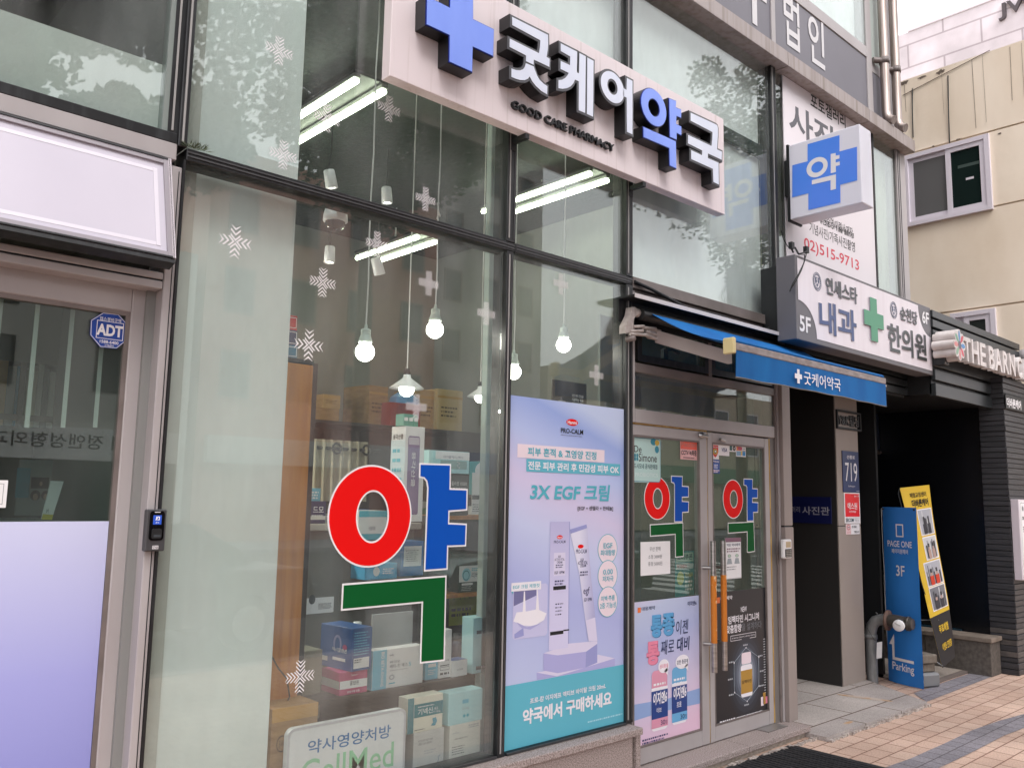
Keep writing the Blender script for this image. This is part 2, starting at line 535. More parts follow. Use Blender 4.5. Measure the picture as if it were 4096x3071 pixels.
# ================================================================== the setting: ground
PAVE = brick_mat('beige concrete pavers', (218, 190, 172), (204, 174, 156), (140, 108, 92), 0.20, 0.14, 0.005, 0.85, 0.5, 0.5, 'XY', 0.22)
PAVE_G = brick_mat('grey concrete pavers', (150, 146, 152), (134, 131, 138), (96, 92, 94), 0.14, 0.2, 0.004, 0.85, 0.5, 0.5, 'XY', 0.28)
PLAT = brick_mat('flamed granite slabs', (188, 180, 174), (178, 170, 166), (104, 88, 76), 0.62, 0.42, 0.007, 0.75, 0.37, 0.3, 'XY', 0.3, gscale=140.0)
ASPH = mat('worn asphalt', (78, 77, 78), 0.9, 0, 0.3, c2=(62, 61, 62), nscale=(2, 2, 2), bump=0.3, bscale=120)

def sheet(name, pts, z, m, kind='structure'):
    mb = MB(); mb.add([(x, y, z) for x, y in pts], [t for t in tess([pts])], m)
    return tag(mb.build(name, origin=(0, 0, 0)), kind=kind)

g = MB()
g.add([(-250, -250, -0.13), (250, -250, -0.13), (250, 250, -0.13), (-250, 250, -0.13)], [(0, 1, 2, 3)], ASPH)
tag(g.build('ground', origin=(0, 0, 0)), kind='structure')
g = MB()
g.box(-30, 40, -4.6, 12, -0.125, 0.0, PAVE)
tag(g.build('pavement', origin=(0, -0.2, 0)), kind='structure')
g = MB()
g.box(-30, 40, -4.76, -4.602, -0.125, 0.005, GRANITE)
tag(g.build('kerb', origin=(0, 0, 0)), kind='structure')
# grey band of pavers that bends gently along the pavement
q = K(3050, 2200, 1046, 1991)
lo = [atz(*q(*p)) for p in ((880, 1674), (1120, 1590), (1380, 1475), (1600, 1370), (1800, 1300), (1991, 1248))]
w = 0.21
top = [(p.x, p.y) for p in lo]
top = [(2.2, top[0][1] - 0.20)] + top + [(14.0, top[-1][1] + 0.05), (22.0, top[-1][1] + 0.1)]
bot = [(x + 0.02, y - w) for x, y in top]
sheet('paver_band', top + bot[::-1], 0.004, PAVE_G)
a = [atz(*q(*p)) for p in ((1150, 1090), (1250, 1155), (1760, 958), (1600, 930))]
sheet('paver_strip', [(p.x, p.y) for p in a][::-1], 0.004, PAVE_G)
# granite platform before the stair entrance
pl = [(5.99, 3.0), (5.99, -0.33), (7.71, -0.345), (8.16, 0.36), (8.16, 3.0)]
mb = MB(); mb.prism(Fr((0, 0, 0), (1, 0, 0), (0, 1, 0)), pl, 0.002, 0.032, PLAT)
tag(mb.build('granite_platform', origin=(6.2, 0.3, 0)), kind='structure')
RUST = mat('rust stain', (182, 144, 100), 0.8, c2=(186, 172, 160), nscale=(7, 7, 7), ncon=(0.35, 0.55))
mb = MB()
for cx_, cy_, rx_, ry_ in ((7.42, 0.06, 0.05, 0.22), (6.5, -0.24, 0.07, 0.02)):
    pts = [(cx_ + rx_ * math.cos(t_) * (0.85 + 0.3 * R.random()) - 0.25 * ry_ * math.sin(t_), cy_ + ry_ * math.sin(t_) * (0.9 + 0.2 * R.random())) for t_ in [2 * math.pi * i / 24 for i in range(24)]]
    mb.poly(Fr((0, 0, 0), (1, 0, 0), (0, 1, 0)), pts, 0.0335, RUST)
tag(mb.build('rust_stain'), kind='structure')
CRACK = mat('crumbled mortar', (196, 186, 178), 0.95, c2=(120, 110, 104), nscale=(40, 40, 40), bump=0.6, bscale=60)
mb = MB()
for (x0, y0), (x1, y1) in (((6.0, -0.335), (7.70, -0.35)), ((4.9, -0.20), (6.0, -0.24))):
    n = 40
    for i in range(n):
        t_ = i / n; x = x0 + (x1 - x0) * t_; y = y0 + (y1 - y0) * t_
        h = R.uniform(0.005, 0.022); ww = R.uniform(0.012, 0.035)
        mb.obox(Vector((x, y - ww, 0.001)), Vector(((x1 - x0) / n * 1.1, R.uniform(-.004, .004), 0)), Vector((0, ww, 0)), Vector((0, 0, h)), CRACK)
tag(mb.build('mortar_edge'), kind='structure')

# ================================================================== pharmacy building
XA, XB0, XB1, XC0, XC1, XD0, XD1, XE = 1.289, 3.09, 3.158, 4.13, 4.194, 5.952, 6.025, 8.56
ZT0, ZT1, ZS, ZL0, ZL1 = 3.055, 3.108, 0.353, 5.22, 5.345
F0 = FY(0.0)
bld = thing('pharmacy_building', 'glass fronted building with the pharmacy and a grey sign band above the ledge', 'building', (3.6, 0, 0))
WALLIN = mat('grey interior wall', (128, 128, 126), 0.8)
CEIL = mat('dark sprayed ceiling', (52, 60, 58), 0.9, c2=(38, 44, 43), nscale=(30, 30, 30), bump=0.8, bscale=25)
FLOORI = mat('interior floor tile', (120, 116, 110), 0.4)
DKSIDE = mat('bronze metal cladding', (44, 42, 41), 0.5)
BEIGE = mat('beige metal cladding', (152, 142, 134), 0.5, c2=(144, 134, 127), nscale=(2, 2, 1))
# rooms
mb = MB()
mb.box(1.30, 7.6, 4.4, 4.5, 0.0, 4.5, WALLIN)
mb.box(5.97, 6.03, 0.2, 4.4, 0.08, 4.45, WALLIN)
mb.box(1.20, 1.27, 0.05, 4.4, 0.0, 4.5, WALLIN)
mb.build('interior_wall', bld)
mb = MB(); mb.box(1.27, 5.97, 0.06, 4.4, 4.45, 4.55, CEIL); mb.build('ceiling', bld)
mb = MB(); mb.box(1.27, 5.97, 0.06, 4.4, 0.0, 0.07, FLOORI); mb.build('interior_floor', bld)
PANEL = mat('pale lining board', (228, 233, 229), 0.7, c2=(220, 225, 220), nscale=(2, 2, 2))
mb = MB(); mb.box(1.392, 1.875, 0.12, 0.20, 0.36, 4.44, PANEL); mb.build('lining_board', bld)
mb = MB(); mb.box(1.292, 1.386, 0.10, 0.18, 0.36, 4.44, mat('grey lining strip', (196, 196, 188), 0.7, c2=(178, 177, 166), nscale=(6, 6, 1.5))); mb.build('lining_strip', bld)
SPAN = mat('pale backing film', (238, 238, 236), 0.6, c2=(228, 229, 226), nscale=(2, 2, 3))
mb = MB(); mb.box(4.20, 5.95, 0.10, 0.14, 3.10, 5.2, SPAN)
mb.box(1.30, 4.19, 0.10, 0.14, 4.46, 5.2, SPAN)  # spandrel above the ceiling; its pale colour also stands in for mirrored sky
mb.build('backing_panel', bld)
mb = MB(); mb.box(6.03, 8.5, 0.10, 0.14, 3.0, 5.2, mat('olive backing film', (176, 178, 160), 0.6, c2=(156, 160, 140), nscale=(3, 3, 1.5))); mb.build('backing_panel', bld)
# structure over everything that is never seen but carries the shade
CONC = mat('rendered wall', (140, 136, 132), 0.8)
mb = MB(); mb.box(-12, XE, 0.16, 9, 5.3, 16.0, CONC); mb.box(-12, XE, 4.5, 9, 0, 5.3, CONC); mb.box(-12, -2.0, 0.0, 4.5, 0, 5.3, CONC)
mb.build('wall', bld)
# glass panes
def pane(x0, x1, z0, z1, m=GLASS, y=0.0, th=0.010):
    b = MB(); b.box(x0, x1, y, y + th, z0, z1, m); return b.build('glass_pane', bld)
for x0, x1 in ((XA, XB0), (XB1, XC0)):
    pane(x0, x1, ZS + 0.014, ZT0); pane(x0, x1, ZT1, ZL0)
pane(XC1, XD0, ZT1 + 0.01, ZL0); pane(XD1, 8.34, 3.0, ZL0)
pane(4.235, 5.92, 2.262, 2.50)
# mullions, each with its pale seal on the left
def mullion(x0, x1, z0, z1, m=BLACKF, y0=-0.028, y1=0.09):
    b = MB(); b.box(x0, x1, y0, y1, z0, z1, m, 0.003)
    b.box(x0 + 0.012, x0 + 0.02, y0 - 0.004, y0 + 0.001, z0 + 0.02, z1 - 0.02, GASKET)
    b.box(x1 - 0.018, x1 - 0.014, y0 - 0.003, y0 + 0.001, z0 + 0.02, z1 - 0.02, mat('grey frame edge', (70, 70, 72), 0.4))
    return b.build('mullion', bld)
mullion(1.252, XA, ZT1, ZL0)
mullion(XB0, XB1, ZT1, ZL0); mullion(XB0 + 0.008, XB1 - 0.012, ZS, ZT0)
mullion(XC0, XC1, ZT1, ZL0); mullion(XC0, XC1, 0.36, ZT0)
mullion(XD0, XD1, 3.02, ZL0)
b = MB(); b.box(1.279, XA, -0.028, 0.05, ZS, ZT0, BLACKF); b.build('mullion', bld)
b = MB(); b.box(8.34, 8.43, -0.02, 0.1, 3.0, ZL0, ALU, 0.004); b.box(8.36, 8.368, -0.024, -0.019, 3.0, ZL0, BLACKF); b.box(8.40, 8.408, -0.024, -0.019, 3.0, ZL0, BLACKF)
b.box(8.43, XE, -0.012, 4.0, 3.0, ZL0, ALU); b.build('corner_post', bld)
# horizontal bars
def hbar(x0, x1, z0, z1, m=BLACKF, name='transom', y0=-0.03):
    b = MB(); b.box(x0, x1, y0, 0.09, z0, z1, m, 0.003)
    if m is BLACKF:
        for f in (0.3, 0.62): b.box(x0 + 0.002, x1 - 0.002, y0 - 0.004, y0 + 0.001, z0 + (z1 - z0) * f, z0 + (z1 - z0) * f + 0.006, mat('grey frame edge', (70, 70, 72), 0.4))
    return b.build(name, bld)
hbar(XA, XB0, ZT0, ZT1); hbar(XB0 + 0.002, XB1 - 0.002, ZT0 + 0.002, ZT1 - 0.002, y0=-0.026); hbar(XB1, XC0, ZT0, ZT1); hbar(XC0 + .002, XC1 - .002, ZT0 + .002, ZT1 - .002, y0=-0.026)
hbar(XC1, XD0, 3.04, 3.115, ALU_D)
hbar(XA, XB0, ZS, ZS + 0.014); hbar(XB1, XC0, ZS, ZS + 0.014)
# black cable sagging under the long transom
b = MB(); b.tube([(4.2, -0.035, 3.08), (4.35, -0.06, 3.05), (4.75, -0.062, 2.985), (5.15, -0.06, 3.0), (5.4, -0.06, 2.97), (5.75, -0.06, 2.99), (5.93, -0.04, 3.06)], 0.012, DARKM)
b.build('cable', bld)
# sill and plinth of granite
mb = MB()
mb.box(2.62, 4.17, -0.125, 0.02, 0.312, ZS - 0.001, GRANITE, 0.004); mb.box(-0.5, 2.612, -0.125, 0.02, 0.312, ZS - 0.001, mat('yellowed granite', (190, 160, 124), 0.8, c2=(160, 130, 100), nscale=(120, 120, 120), detail=2), 0.004)
mb.build('window_sill', bld)
mb = MB(); mb.box(-0.5, 4.10, -0.10, 0.02, 0.0, 0.311, GRANITE); mb.box(4.125, 4.165, -0.108, 0.02, 0.0, 0.311, GRANITE); mb.box(4.10, 4.125, -0.08, 0.02, 0.0, 0.311, mat('mortar joint', (112, 98, 78), 0.9)); mb.build('plinth', bld)
mb = MB(); mb.box(4.166, 5.2, -0.195, 0.30, 0.04, 0.08, GRANITE, 0.004); mb.box(5.205, 6.02, -0.195, 0.30, 0.04, 0.08, GRANITE, 0.004)
mb.box(4.166, 5.98, -0.165, 0.30, 0.0, 0.039, mat('stained riser', (132, 124, 112), 0.9, c2=(168, 160, 152), nscale=(25, 25, 60), ncon=(0.3, 0.65))); mb.build('door_step', bld)
mb = MB(); mb.box(5.60, 5.86, -0.10, 0.0, 0.081, 0.086, mat('steel hinge plate', (150, 146, 144), 0.35, 0.6)); mb.build('threshold_plate', bld)
# ledge
mb = MB()
xs = [-3.0, 1.9, 4.55, 6.07, 7.54, XE + 0.01]
STAIN = mat('rain streaked aluminium', (158, 148, 145), 0.45, 0, 0.5, c2=(128, 116, 108), nscale=(22, 22, 0.9), ncon=(0.45, 0.75))
for a_, b_ in zip(xs, xs[1:]):
    mb.box(a_ + 0.004, b_ - 0.004, -0.12, 0.16, ZL0, ZL1, STAIN, 0.003)
mb.box(-3, XE, -0.112, 0.15, ZL0 + 0.006, ZL1 - 0.006, DARKM)
mb.build('ledge', bld)
# second floor band: grey sign panels, posts, window over it
GPAN = mat('grey sign band', (104, 102, 110), 0.45, c2=(110, 108, 116), nscale=(2, 2, 2))
band = MB()
band.box(2.6, 6.012, 0.0, 0.04, ZL1, 5.99, GPAN); band.build('sign_band', bld)
mb = MB(); mb.box(6.074, 7.778, 0.0, 0.04, ZL1, 5.99, GPAN)
fr = FY(-0.0)
q = K(2700, 0, 800, 2211)
LW = mat('white band lettering', (206, 204, 206), 0.5)
for st, bl, tr in (('법', (1205, 470), (1362, -40)), ('인', (1478, 660), (1640, 250))):
    u0, v0 = F0.uv(q(*bl)); u1, v1 = F0.uv(q(*tr))
    mb.text(F0, st, (u0, min(v0, v1) - 0.0, u1, max(v0, v1)), LW, 0.004, 0.012)
mb.build('sign_band', bld)
mb = MB()
u0, v0 = F0.uv(q(850, 130)); u1, v1 = F0.uv(q(1008, 70))
mb.fbox(F0, (u0 - 0.45, v1 + 0.02, u1, v1 + 0.075), 0.002, 0.005, LW); mb.fbox(F0, (u0, v0 - 0.1, u0 + 0.07, v1 + 0.02), 0.002, 0.005, LW)
mb.build('band_lettering', bld)
for x0, x1 in ((6.013, 6.073), (7.779, 7.885)):
    b = MB(); b.box(x0, x1, -0.012, 0.1, ZL1, 8.5, ALU, 0.003); b.build('post', bld)
b = MB(); b.box(2.6, 6.012, -0.01, 0.1, 5.99, 6.10, ALU, 0.003); b.box(6.074, 7.778, -0.01, 0.1, 5.99, 6.10, ALU, 0.003); b.build('rail', bld)
for x0, x1 in ((2.6, 6.012), (6.074, 7.778)):
    b = MB(); b.box(x0, x1, 0.0, 0.01, 6.10, 8.5, GLASS); b.build('glass_pane', bld)
    b = MB(); b.box(x0, x1, 0.10, 0.14, 6.1, 8.5, SPAN); b.build('backing_panel', bld)
b = MB(); b.box(7.886, 8.20, 0.01, 0.05, ZL1, 5.9, GPAN); b.box(7.886, 8.20, 0.012, 0.05, 6.0, 8.5, mat('pale green cladding', (168, 178, 172), 0.4)); b.box(7.886, 8.2, 0.006, 0.05, 5.9, 6.0, ALU)
b.box(8.2, XE, 0.0, 4.0, ZL1, 8.5, ALU); b.build('corner_cladding', bld)
# left of the pharmacy: jamb, bars and frame of the neighbouring shop
mb = MB(); mb.box(1.236, 1.2785, -0.02, 0.10, 0.0, 3.02, ALU, 0.003); mb.box(1.264, 1.267, -0.0225, -0.019, 0.05, 3.0, DARKM); mb.build('jamb', bld)
q = K(0, 900, 700, 1934)
def zf(p, y=0.0): return at(*p, y).z
zb = [(zf(q(0, 210)) + zf(q(1765, 530))) / 2, (zf(q(0, 310)) + zf(q(1765, 610))) / 2, (zf(q(0, 410)) + zf(q(1770, 715))) / 2]
mb = MB(); mb.box(-1.6, 1.234, -0.018, 0.11, zb[1] + 0.004, zb[0], ALU, 0.003); mb.box(-1.6, 1.234, -0.018, 0.11, zb[2], zb[1] - 0.004, ALU, 0.003)
mb.box(-1.6, 1.234, -0.010, 0.10, zb[1] - 0.006, zb[1] + 0.006, DARKM); mb.build('transom', bld)
zt = [at(0, 405).z, at(0, 462).z]
mb = MB(); mb.box(-1.6, 1.2515, -0.02, 0.10, 3.045, 3.115, ALU, 0.003); mb.build('transom', bld)
mb = MB(); mb.box(-1.6, 1.2515, -0.02, 0.10, 3.115, 3.16, BLACKF, 0.003); mb.build('transom', bld)
mb = MB(); mb.box(-1.6, 1.21, 0.0, 0.01, 3.16, ZL0, GLASS); mb.build('glass_pane', bld)
mb = MB(); mb.box(1.21, 1.2515, -0.012, 0.09, 3.16, ZL0, BLACKF); mb.box(1.224, 1.232, -0.016, -0.011, 3.17, ZL0, GASKET); mb.box(1.19, 1.21, -0.008, 0.05, 3.16, ZL0, mat('clear sealant edge', (130, 138, 134), 0.3)); mb.build('mullion', bld)
p = at(655, 262, 0.05); p2 = at(0, 38, 0.05)
zz = (p.z + p2.z) / 2
BLIND = mat('pale roller blind', (206, 210, 204), 0.7, c2=(176, 182, 174), nscale=(1.5, 1.5, 1.5))
mb = MB(); mb.prism(FY(0.05), [(-1.5, 3.17), (p.x, 3.17), (p.x, p.z), (p2.x, p2.z), (-1.5, p2.z)], 0, -0.012, BLIND); mb.build('blind', bld)
# neighbouring shop's room
mb = MB(); mb.box(-2.0, 1.19, 3.2, 3.3, 0, 5.2, mat('shop back wall', (108, 106, 104), 0.8)); mb.box(-2.0, 1.19, 0.12, 3.2, 2.86, 2.98, mat('shop soffit', (116, 112, 108), 0.8)); mb.box(-2.0, 1.19, 0.12, 3.2, 0, 0.06, FLOORI); mb.box(-2.0, 1.19, 0.12, 3.2, 5.15, 5.2, CEIL)
mb.build('interior_wall', bld)
# its door
door = MB()
fd = FY(0.07)
q1 = K(0, 1000, 1200, 1809)
sx0, sx1 = fd.uv(q1(745, 1000))[0], fd.uv(q1(862, 1000))[0]
zt1 = (fd.uv(q(0, 430))[1] + fd.uv(q(1660, 725))[1]) / 2; zt0 = (fd.uv(q(0, 745))[1] + fd.uv(q(1480, 955))[1]) / 2
mb = MB(); mb.box(sx0, sx1, 0.07, 0.12, 0.05, zt1, ALU, 0.004); mb.box(-1.5, sx0, 0.0715, 0.12, zt0, zt1, ALU, 0.004); mb.box(-1.5, sx0, 0.0715, 0.12, 0.05, 0.16, ALU, 0.004)
mb.box(sx0 - 0.018, sx0, 0.078, 0.115, 0.16, zt0, ALU_D); mb.box(-1.5, sx0 - 0.018, 0.078, 0.115, zt0 - 0.018, zt0, ALU_D)
door = mb.build('door', bld)
mb = MB(); mb.box(-1.5, sx0 - 0.004, 0.09, 0.10, 0.15, zt0 - 0.004, GLASSD); mb.build('door_glass', door)
FILM = gradient_mat('lavender gradient film', [(0.0, (122, 126, 190)), (0.5, (154, 157, 212)), (1.0, (194, 197, 226))], 2, 0.45, 1.55, 0.45)
u, zfm = FY(0.088).uv((200, 2085))
mb = MB(); mb.box(-1.5, sx0 - 0.019, 0.0845, 0.0885, 0.161, zfm, FILM)
fm = mb.build('window_film', door)
fm.data.transform(Matrix.Translation((0, 0, 0)))
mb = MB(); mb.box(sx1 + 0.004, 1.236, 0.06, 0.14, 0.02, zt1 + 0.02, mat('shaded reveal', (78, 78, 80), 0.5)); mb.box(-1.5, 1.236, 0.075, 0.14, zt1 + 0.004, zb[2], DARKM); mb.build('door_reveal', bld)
# tilted window above it, hinged at the top
xr = at(680, 637, -0.03).x
zh = at(680, 637, -0.03).z
pb = atx(700, 1034, xr)
Vt = (Vector((0, -0.03, zh)) - Vector((0, pb.y, pb.z)))
Lw = Vt.length
fw = Fr((0, pb.y, pb.z), (1, 0, 0), Vt)
mb = MB(); x0w = -1.4
mb.frame(fw, (x0w, 0.0, xr, Lw), 0.026, -0.05, 0.0, mat('tilt window frame', (146, 140, 146), 0.4))
mb.frame(fw, (x0w, 0.0, xr, Lw), 0.007, -0.03, 0.004, BLACKF)
mb.fbox(fw, (x0w, -0.02, xr, -0.003), -0.06, -0.002, BLACKF); mb.fbox(fw, (xr - 0.008, 0, xr + 0.003, Lw), -0.055, 0.004, mat('frame bright edge', (214, 206, 212), 0.4))
tw = mb.build('tilted_window', bld)
FROST = mat('frosted pane', (196, 191, 202), 0.5, 0, 0.4, c2=(188, 183, 195), nscale=(1.5, 1.5, 1.5))
mb = MB(); mb.fbox(fw, (x0w + 0.026, 0.026, xr - 0.026, Lw - 0.026), -0.03, -0.012, FROST); mb.build('frosted_pane', tw)
mb = MB(); mb.frame(fw, (x0w + 0.05, 0.05, xr - 0.05, Lw - 0.055), 0.016, -0.0115, -0.0095, mat('pane bead', (212, 207, 216), 0.4)); mb.build('inner_bead', tw)

# ------------------------------------------------------------------ double doors of the pharmacy
def dzf(): return
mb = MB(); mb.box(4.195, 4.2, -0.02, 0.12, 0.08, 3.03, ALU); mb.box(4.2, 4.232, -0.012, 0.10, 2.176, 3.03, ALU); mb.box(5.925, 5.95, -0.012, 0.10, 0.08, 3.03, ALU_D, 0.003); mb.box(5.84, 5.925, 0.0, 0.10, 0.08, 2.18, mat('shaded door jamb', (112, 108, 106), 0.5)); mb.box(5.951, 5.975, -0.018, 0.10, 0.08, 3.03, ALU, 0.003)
mb.box(4.235, 5.92, -0.012, 0.10, 2.175, 2.262, ALU, 0.003); mb.box(4.235, 5.92, -0.014, 0.10, 2.50, 2.56, ALU_D, 0.003)
mb.box(4.235, 5.92, -0.005, 0.09, 2.94, 3.038, ALU_D)
mb.build('door_frame', bld)
mb = MB(); mb.box(5.977, 6.10, -0.05, 0.35, 0.08, 1.5, mat('beige pilaster', (148, 138, 133), 0.5, c2=(142, 131, 126), nscale=(2, 2, 1)), 0.003); mb.box(5.977, 6.097, -0.046, 0.35, 1.512, 3.0, mat('beige pilaster', (150, 140, 135), 0.5), 0.003); mb.box(5.98, 6.09, -0.04, 0.35, 1.49, 1.52, DARKM)
mb.build('pilaster', bld)
# two small tilting lights behind the awning
for x0, x1 in ((4.26, 5.05), (5.09, 5.90)):
    mb = MB(); fb = FY(-0.0)
    mb.frame(fb, (x0, 2.575, x1, 2.93), 0.045, -0.05, 0.012, BLACKF)
    hw = mb.build('top_light', bld)
    mb = MB(); mb.box(x0 + 0.045, x1 - 0.045, 0.01, 0.016, 2.62, 2.885, GLASSD); mb.build('glass_pane', hw)
    mb = MB(); mb.box(x0 + 0.30, x0 + 0.46, 0.03, 0.05, 2.62, 2.635, DARKM); mb.box(x0 + 0.33, x0 + 0.38, 0.03, 0.055, 2.63, 2.70, DARKM); mb.tube([(x0 + 0.35, 0.04, 2.70), (x0 + 0.43, 0.035, 2.71), (x0 + 0.50, 0.03, 2.69)], 0.012, DARKM); mb.build('handle', hw)
mb = MB(); mb.box(5.05, 5.09, -0.012, 0.09, 2.56, 2.94, ALU_D); mb.box(4.25, 5.9, 0.3, 0.32, 2.26, 2.92, mat('mesh blind', (112, 118, 112), 0.8)); mb.build('blind', bld)
YEL = mat('yellow draught strip', (150, 116, 48), 0.7, c2=(196, 164, 90), nscale=(30, 30, 8))
def leaf(x0, x1, hx, sgn, wl, wr):
    mb = MB()
    mb.box(x0, x0 + wl, -0.005, 0.045, 0.086, 2.165, ALU, 0.003); mb.box(x1 - wr, x1, -0.005, 0.045, 0.086, 2.165, ALU, 0.004)
    mb.box(x0 + wl, x1 - wr, -0.0035, 0.045, 2.095, 2.165, ALU, 0.004); mb.box(x0 + wl, x1 - wr, -0.0035, 0.045, 0.086, 0.185, ALU, 0.004)
    d = mb.build('door', bld)
    mb = MB(); mb.box(x0 + wl - .005, x1 - wr + .005, 0.012, 0.02, 0.18, 2.10, GLASSD); mb.build('door_glass', d)
    mb = MB(); mb.frame(FY(0.0), (x0 + wl, 0.185, x1 - wr, 2.095), 0.010, -0.012, 0.006, ALU_D); mb.build('glazing_bead', d)
    za, zb_, zc, zd = 1.42, 1.19, 0.80, 0.66
    mb = MB(); mb.tube([(hx, -0.075, zd - 0.10), (hx, -0.075, za)], 0.0185, CHROME, 14)
    for z in (1.24, 0.74): mb.tube([(hx, -0.06, z), (hx + 0.02 * sgn, -0.004, z)], 0.012, CHROME, 10)
    h = mb.build('handle', d)
    ORG = mat('worn orange grip tape', (192, 112, 24), 0.5, c2=(222, 196, 150), nscale=(30, 30, 14), ncon=(0.62, 0.66))
    mb = MB(); mb.tube([(hx, -0.075, 0.75), (hx, -0.075, 1.19)], 0.0205, ORG, 14); mb.build('grip_tape', h)
    return d
d1 = leaf(4.2015, 5.030, 4.985, -1, 0.022, 0.088); d2 = leaf(5.040, 5.84, 5.105, 1, 0.052, 0.062)
mb = MB(); mb.box(5.031, 5.039, 0.0, 0.03, 0.09, 2.165, YEL); mb.box(5.842, 5.856, -0.004, 0.03, 0.09, 2.165, YEL); mb.box(4.21, 5.03, -0.004, 0.03, 2.1665, 2.174, YEL); mb.build('draught_strip', bld)
mb = MB(); mb.lathe((4.95, -0.01, 2.135), [(0.0, 0.02), (0.02, 0.018), (0.024, 0.0)], CHROME, 12, (0, -1, 0)); mb.tube([(4.95, -0.02, 2.135), (5.01, -0.024, 2.13)], 0.012, CHROME); mb.build('door_lock', bld)
mb = MB(); mb.tube([(5.17, -0.02, 2.12), (5.22, -0.024, 2.11)], 0.012, CHROME); mb.build('door_lock', bld)
# lobby beside the pharmacy
mb = MB(); mb.box(7.69, 7.70, 0.395, 3.0, 0.032, 3.0, DKSIDE); mb.build('lobby_cladding', bld)
mb = MB(); mb.box(7.70, 8.15, 0.385, 1.6, 0.032, 1.47, BEIGE, 0.003); mb.box(7.70, 8.15, 0.385, 1.6, 1.478, 3.0, BEIGE, 0.003); mb.box(7.71, 8.145, 0.39, 1.6, 1.46, 1.485, DARKM); mb.build('pier', bld)
mb = MB(); mb.box(6.03, 7.69, 3.0, 3.1, 0.0, 3.0, mat('dark lobby wall', (30, 30, 30), 0.6)); mb.box(6.10, 6.13, 0.35, 3.0, 0.03, 3.0, DKSIDE); mb.box(6.03, 8.5, 0.05, 3.0, 2.98, 3.05, mat('dark lobby soffit', (34, 34, 35), 0.7)); mb.build('lobby_wall', bld)

# ================================================================== main sign
S1, S2, S3 = K(1640, 0, 600, 2211), K(2160, 150, 400, 1474), K(2500, 300, 420, 1393)
SY = -0.15
fs = FY(SY)
sx0 = at(1558, 301, SY).x; sx1 = (at(2898, 860, SY).x + at(2896, 478, SY).x) / 2
sz0 = (at(1558, 301, SY).z + at(2898, 860, SY).z) / 2; sz1 = at(2896, 478, SY).z
SIGNW = mat('sign board off white', (226, 214, 216), 0.4, c2=(196, 182, 178), nscale=(34, 34, 1.1), ncon=(0.55, 0.85))
ms = thing('shop_sign', 'long off white fascia sign with a blue cross and raised pharmacy letters over the windows', 'sign', ((sx0 + sx1) / 2, SY, sz0))
mb = MB(); mb.box(sx0, sx1, SY, SY + 0.07, sz0, sz1, SIGNW, 0.003)
mb.box(sx0 + 0.001, sx0 + 0.003, SY + 0.02, SY + 0.05, sz0 + 0.01, sz1 - 0.01, ALU)
mb.build('sign_board', ms)
for x in (3.125, 4.165):
    mb = MB(); mb.box(x - 0.015, x + 0.015, -0.145, -0.02, sz0 - 0.03, sz0 - 0.002, DARKM); mb.box(x - 0.02, x + 0.02, -0.035, -0.028, sz0 - 0.07, sz0 + 0.03, DARKM); mb.build('bracket', ms)
LB = mat('letter return black', (16, 17, 20), 0.4, c2=(30, 31, 34), nscale=(3, 3, 3))
LG = mat('letter trim grey', (84, 85, 90), 0.4)
LWH = mat('letter face white', (222, 228, 242), 0.3, c2=(212, 219, 236), nscale=(6, 6, 2))
LBL = mat('letter face blue', (136, 164, 250), 0.4, c2=(126, 154, 244), nscale=(6, 6, 2))
LBE = mat('letter edge deep blue', (20, 44, 150), 0.3)
DEP = 0.087
ff = FY(SY - DEP)
def loops(q, polys): return [[ff.uv(q(*p)) for p in poly] for poly in polys]
def oval(q, l, r, t, b, k=44):
    L_, R_, T_, B_ = [ff.uv(q(*p)) for p in (l, r, t, b)]
    return ell(L_[0], B_[1], R_[0], T_[1], k)
def letter(name, comps, face, trim, grow, label):
    """comps: list of loop lists; every comp becomes one raised body with a flat face"""
    body = MB(); fc = MB()
    for i, lp in enumerate(comps):
        body.curve(fs, lp, 0.0, LB, grow + 0.002, DEP - 0.004 + i * 0.0004)
        body.curve(fs, lp, DEP - 0.0035 + i * 0.0004, trim, grow, 0.002)
        fc.curve(fs, lp, DEP + 0.001, face, 0.0, 0.001)
    b = body.build(name, ms, label=label)
    fc.build('letter_face', b)
    return b
cross = [(250, -45), (590, 125), (592, -270), (925, -110), (925, 290), (1232, 440), (1222, 830), (920, 688), (912, 1062), (580, 912), (583, 522), (243, 362)]
letter('cross_emblem', [loops(S1, [cross])], LBL, LBE, 0.004, 'raised blue cross at the left end of the sign')
g1 = [(1503, 255), (2030, 520), (2034, 650), (2026, 750), (2010, 845), (2055, 872), (2052, 992), (1822, 883), (1818, 960), (1706, 907), (1708, 823), (1465, 697), (1468, 575), (1898, 790), (1912, 700), (1918, 600), (1503, 375)]
g2 = [(1705, 937), (1822, 985), (1840, 1040), (1870, 1120), (1910, 1185), (1965, 1238), (2022, 1275), (2018, 1395), (1930, 1345), (1850, 1270), (1795, 1200), (1762, 1130), (1735, 1165), (1690, 1187), (1620, 1185), (1560, 1168), (1492, 1138), (1493, 1015), (1560, 1038), (1620, 1042), (1665, 1025), (1690, 990)]
letter('sign_letter', [loops(S1, [g1]), loops(S1, [g2])], LWH, LG, 0.013, None)
k1 = [(303, 92), (545, 215), (540, 520), (572, 535), (578, 235), (672, 283), (662, 1117), (568, 1077), (570, 650), (512, 625), (490, 680), (450, 725), (395, 752), (330, 762), (268, 752), (270, 632), (320, 628), (370, 600), (400, 565), (420, 528), (300, 468), (302, 350), (440, 415), (442, 285), (303, 205)]
k2 = [(694, 300), (787, 350), (778, 1172), (688, 1130)]
letter('sign_letter', [loops(S2, [k1]), loops(S2, [k2])], LWH, LG, 0.013, None)
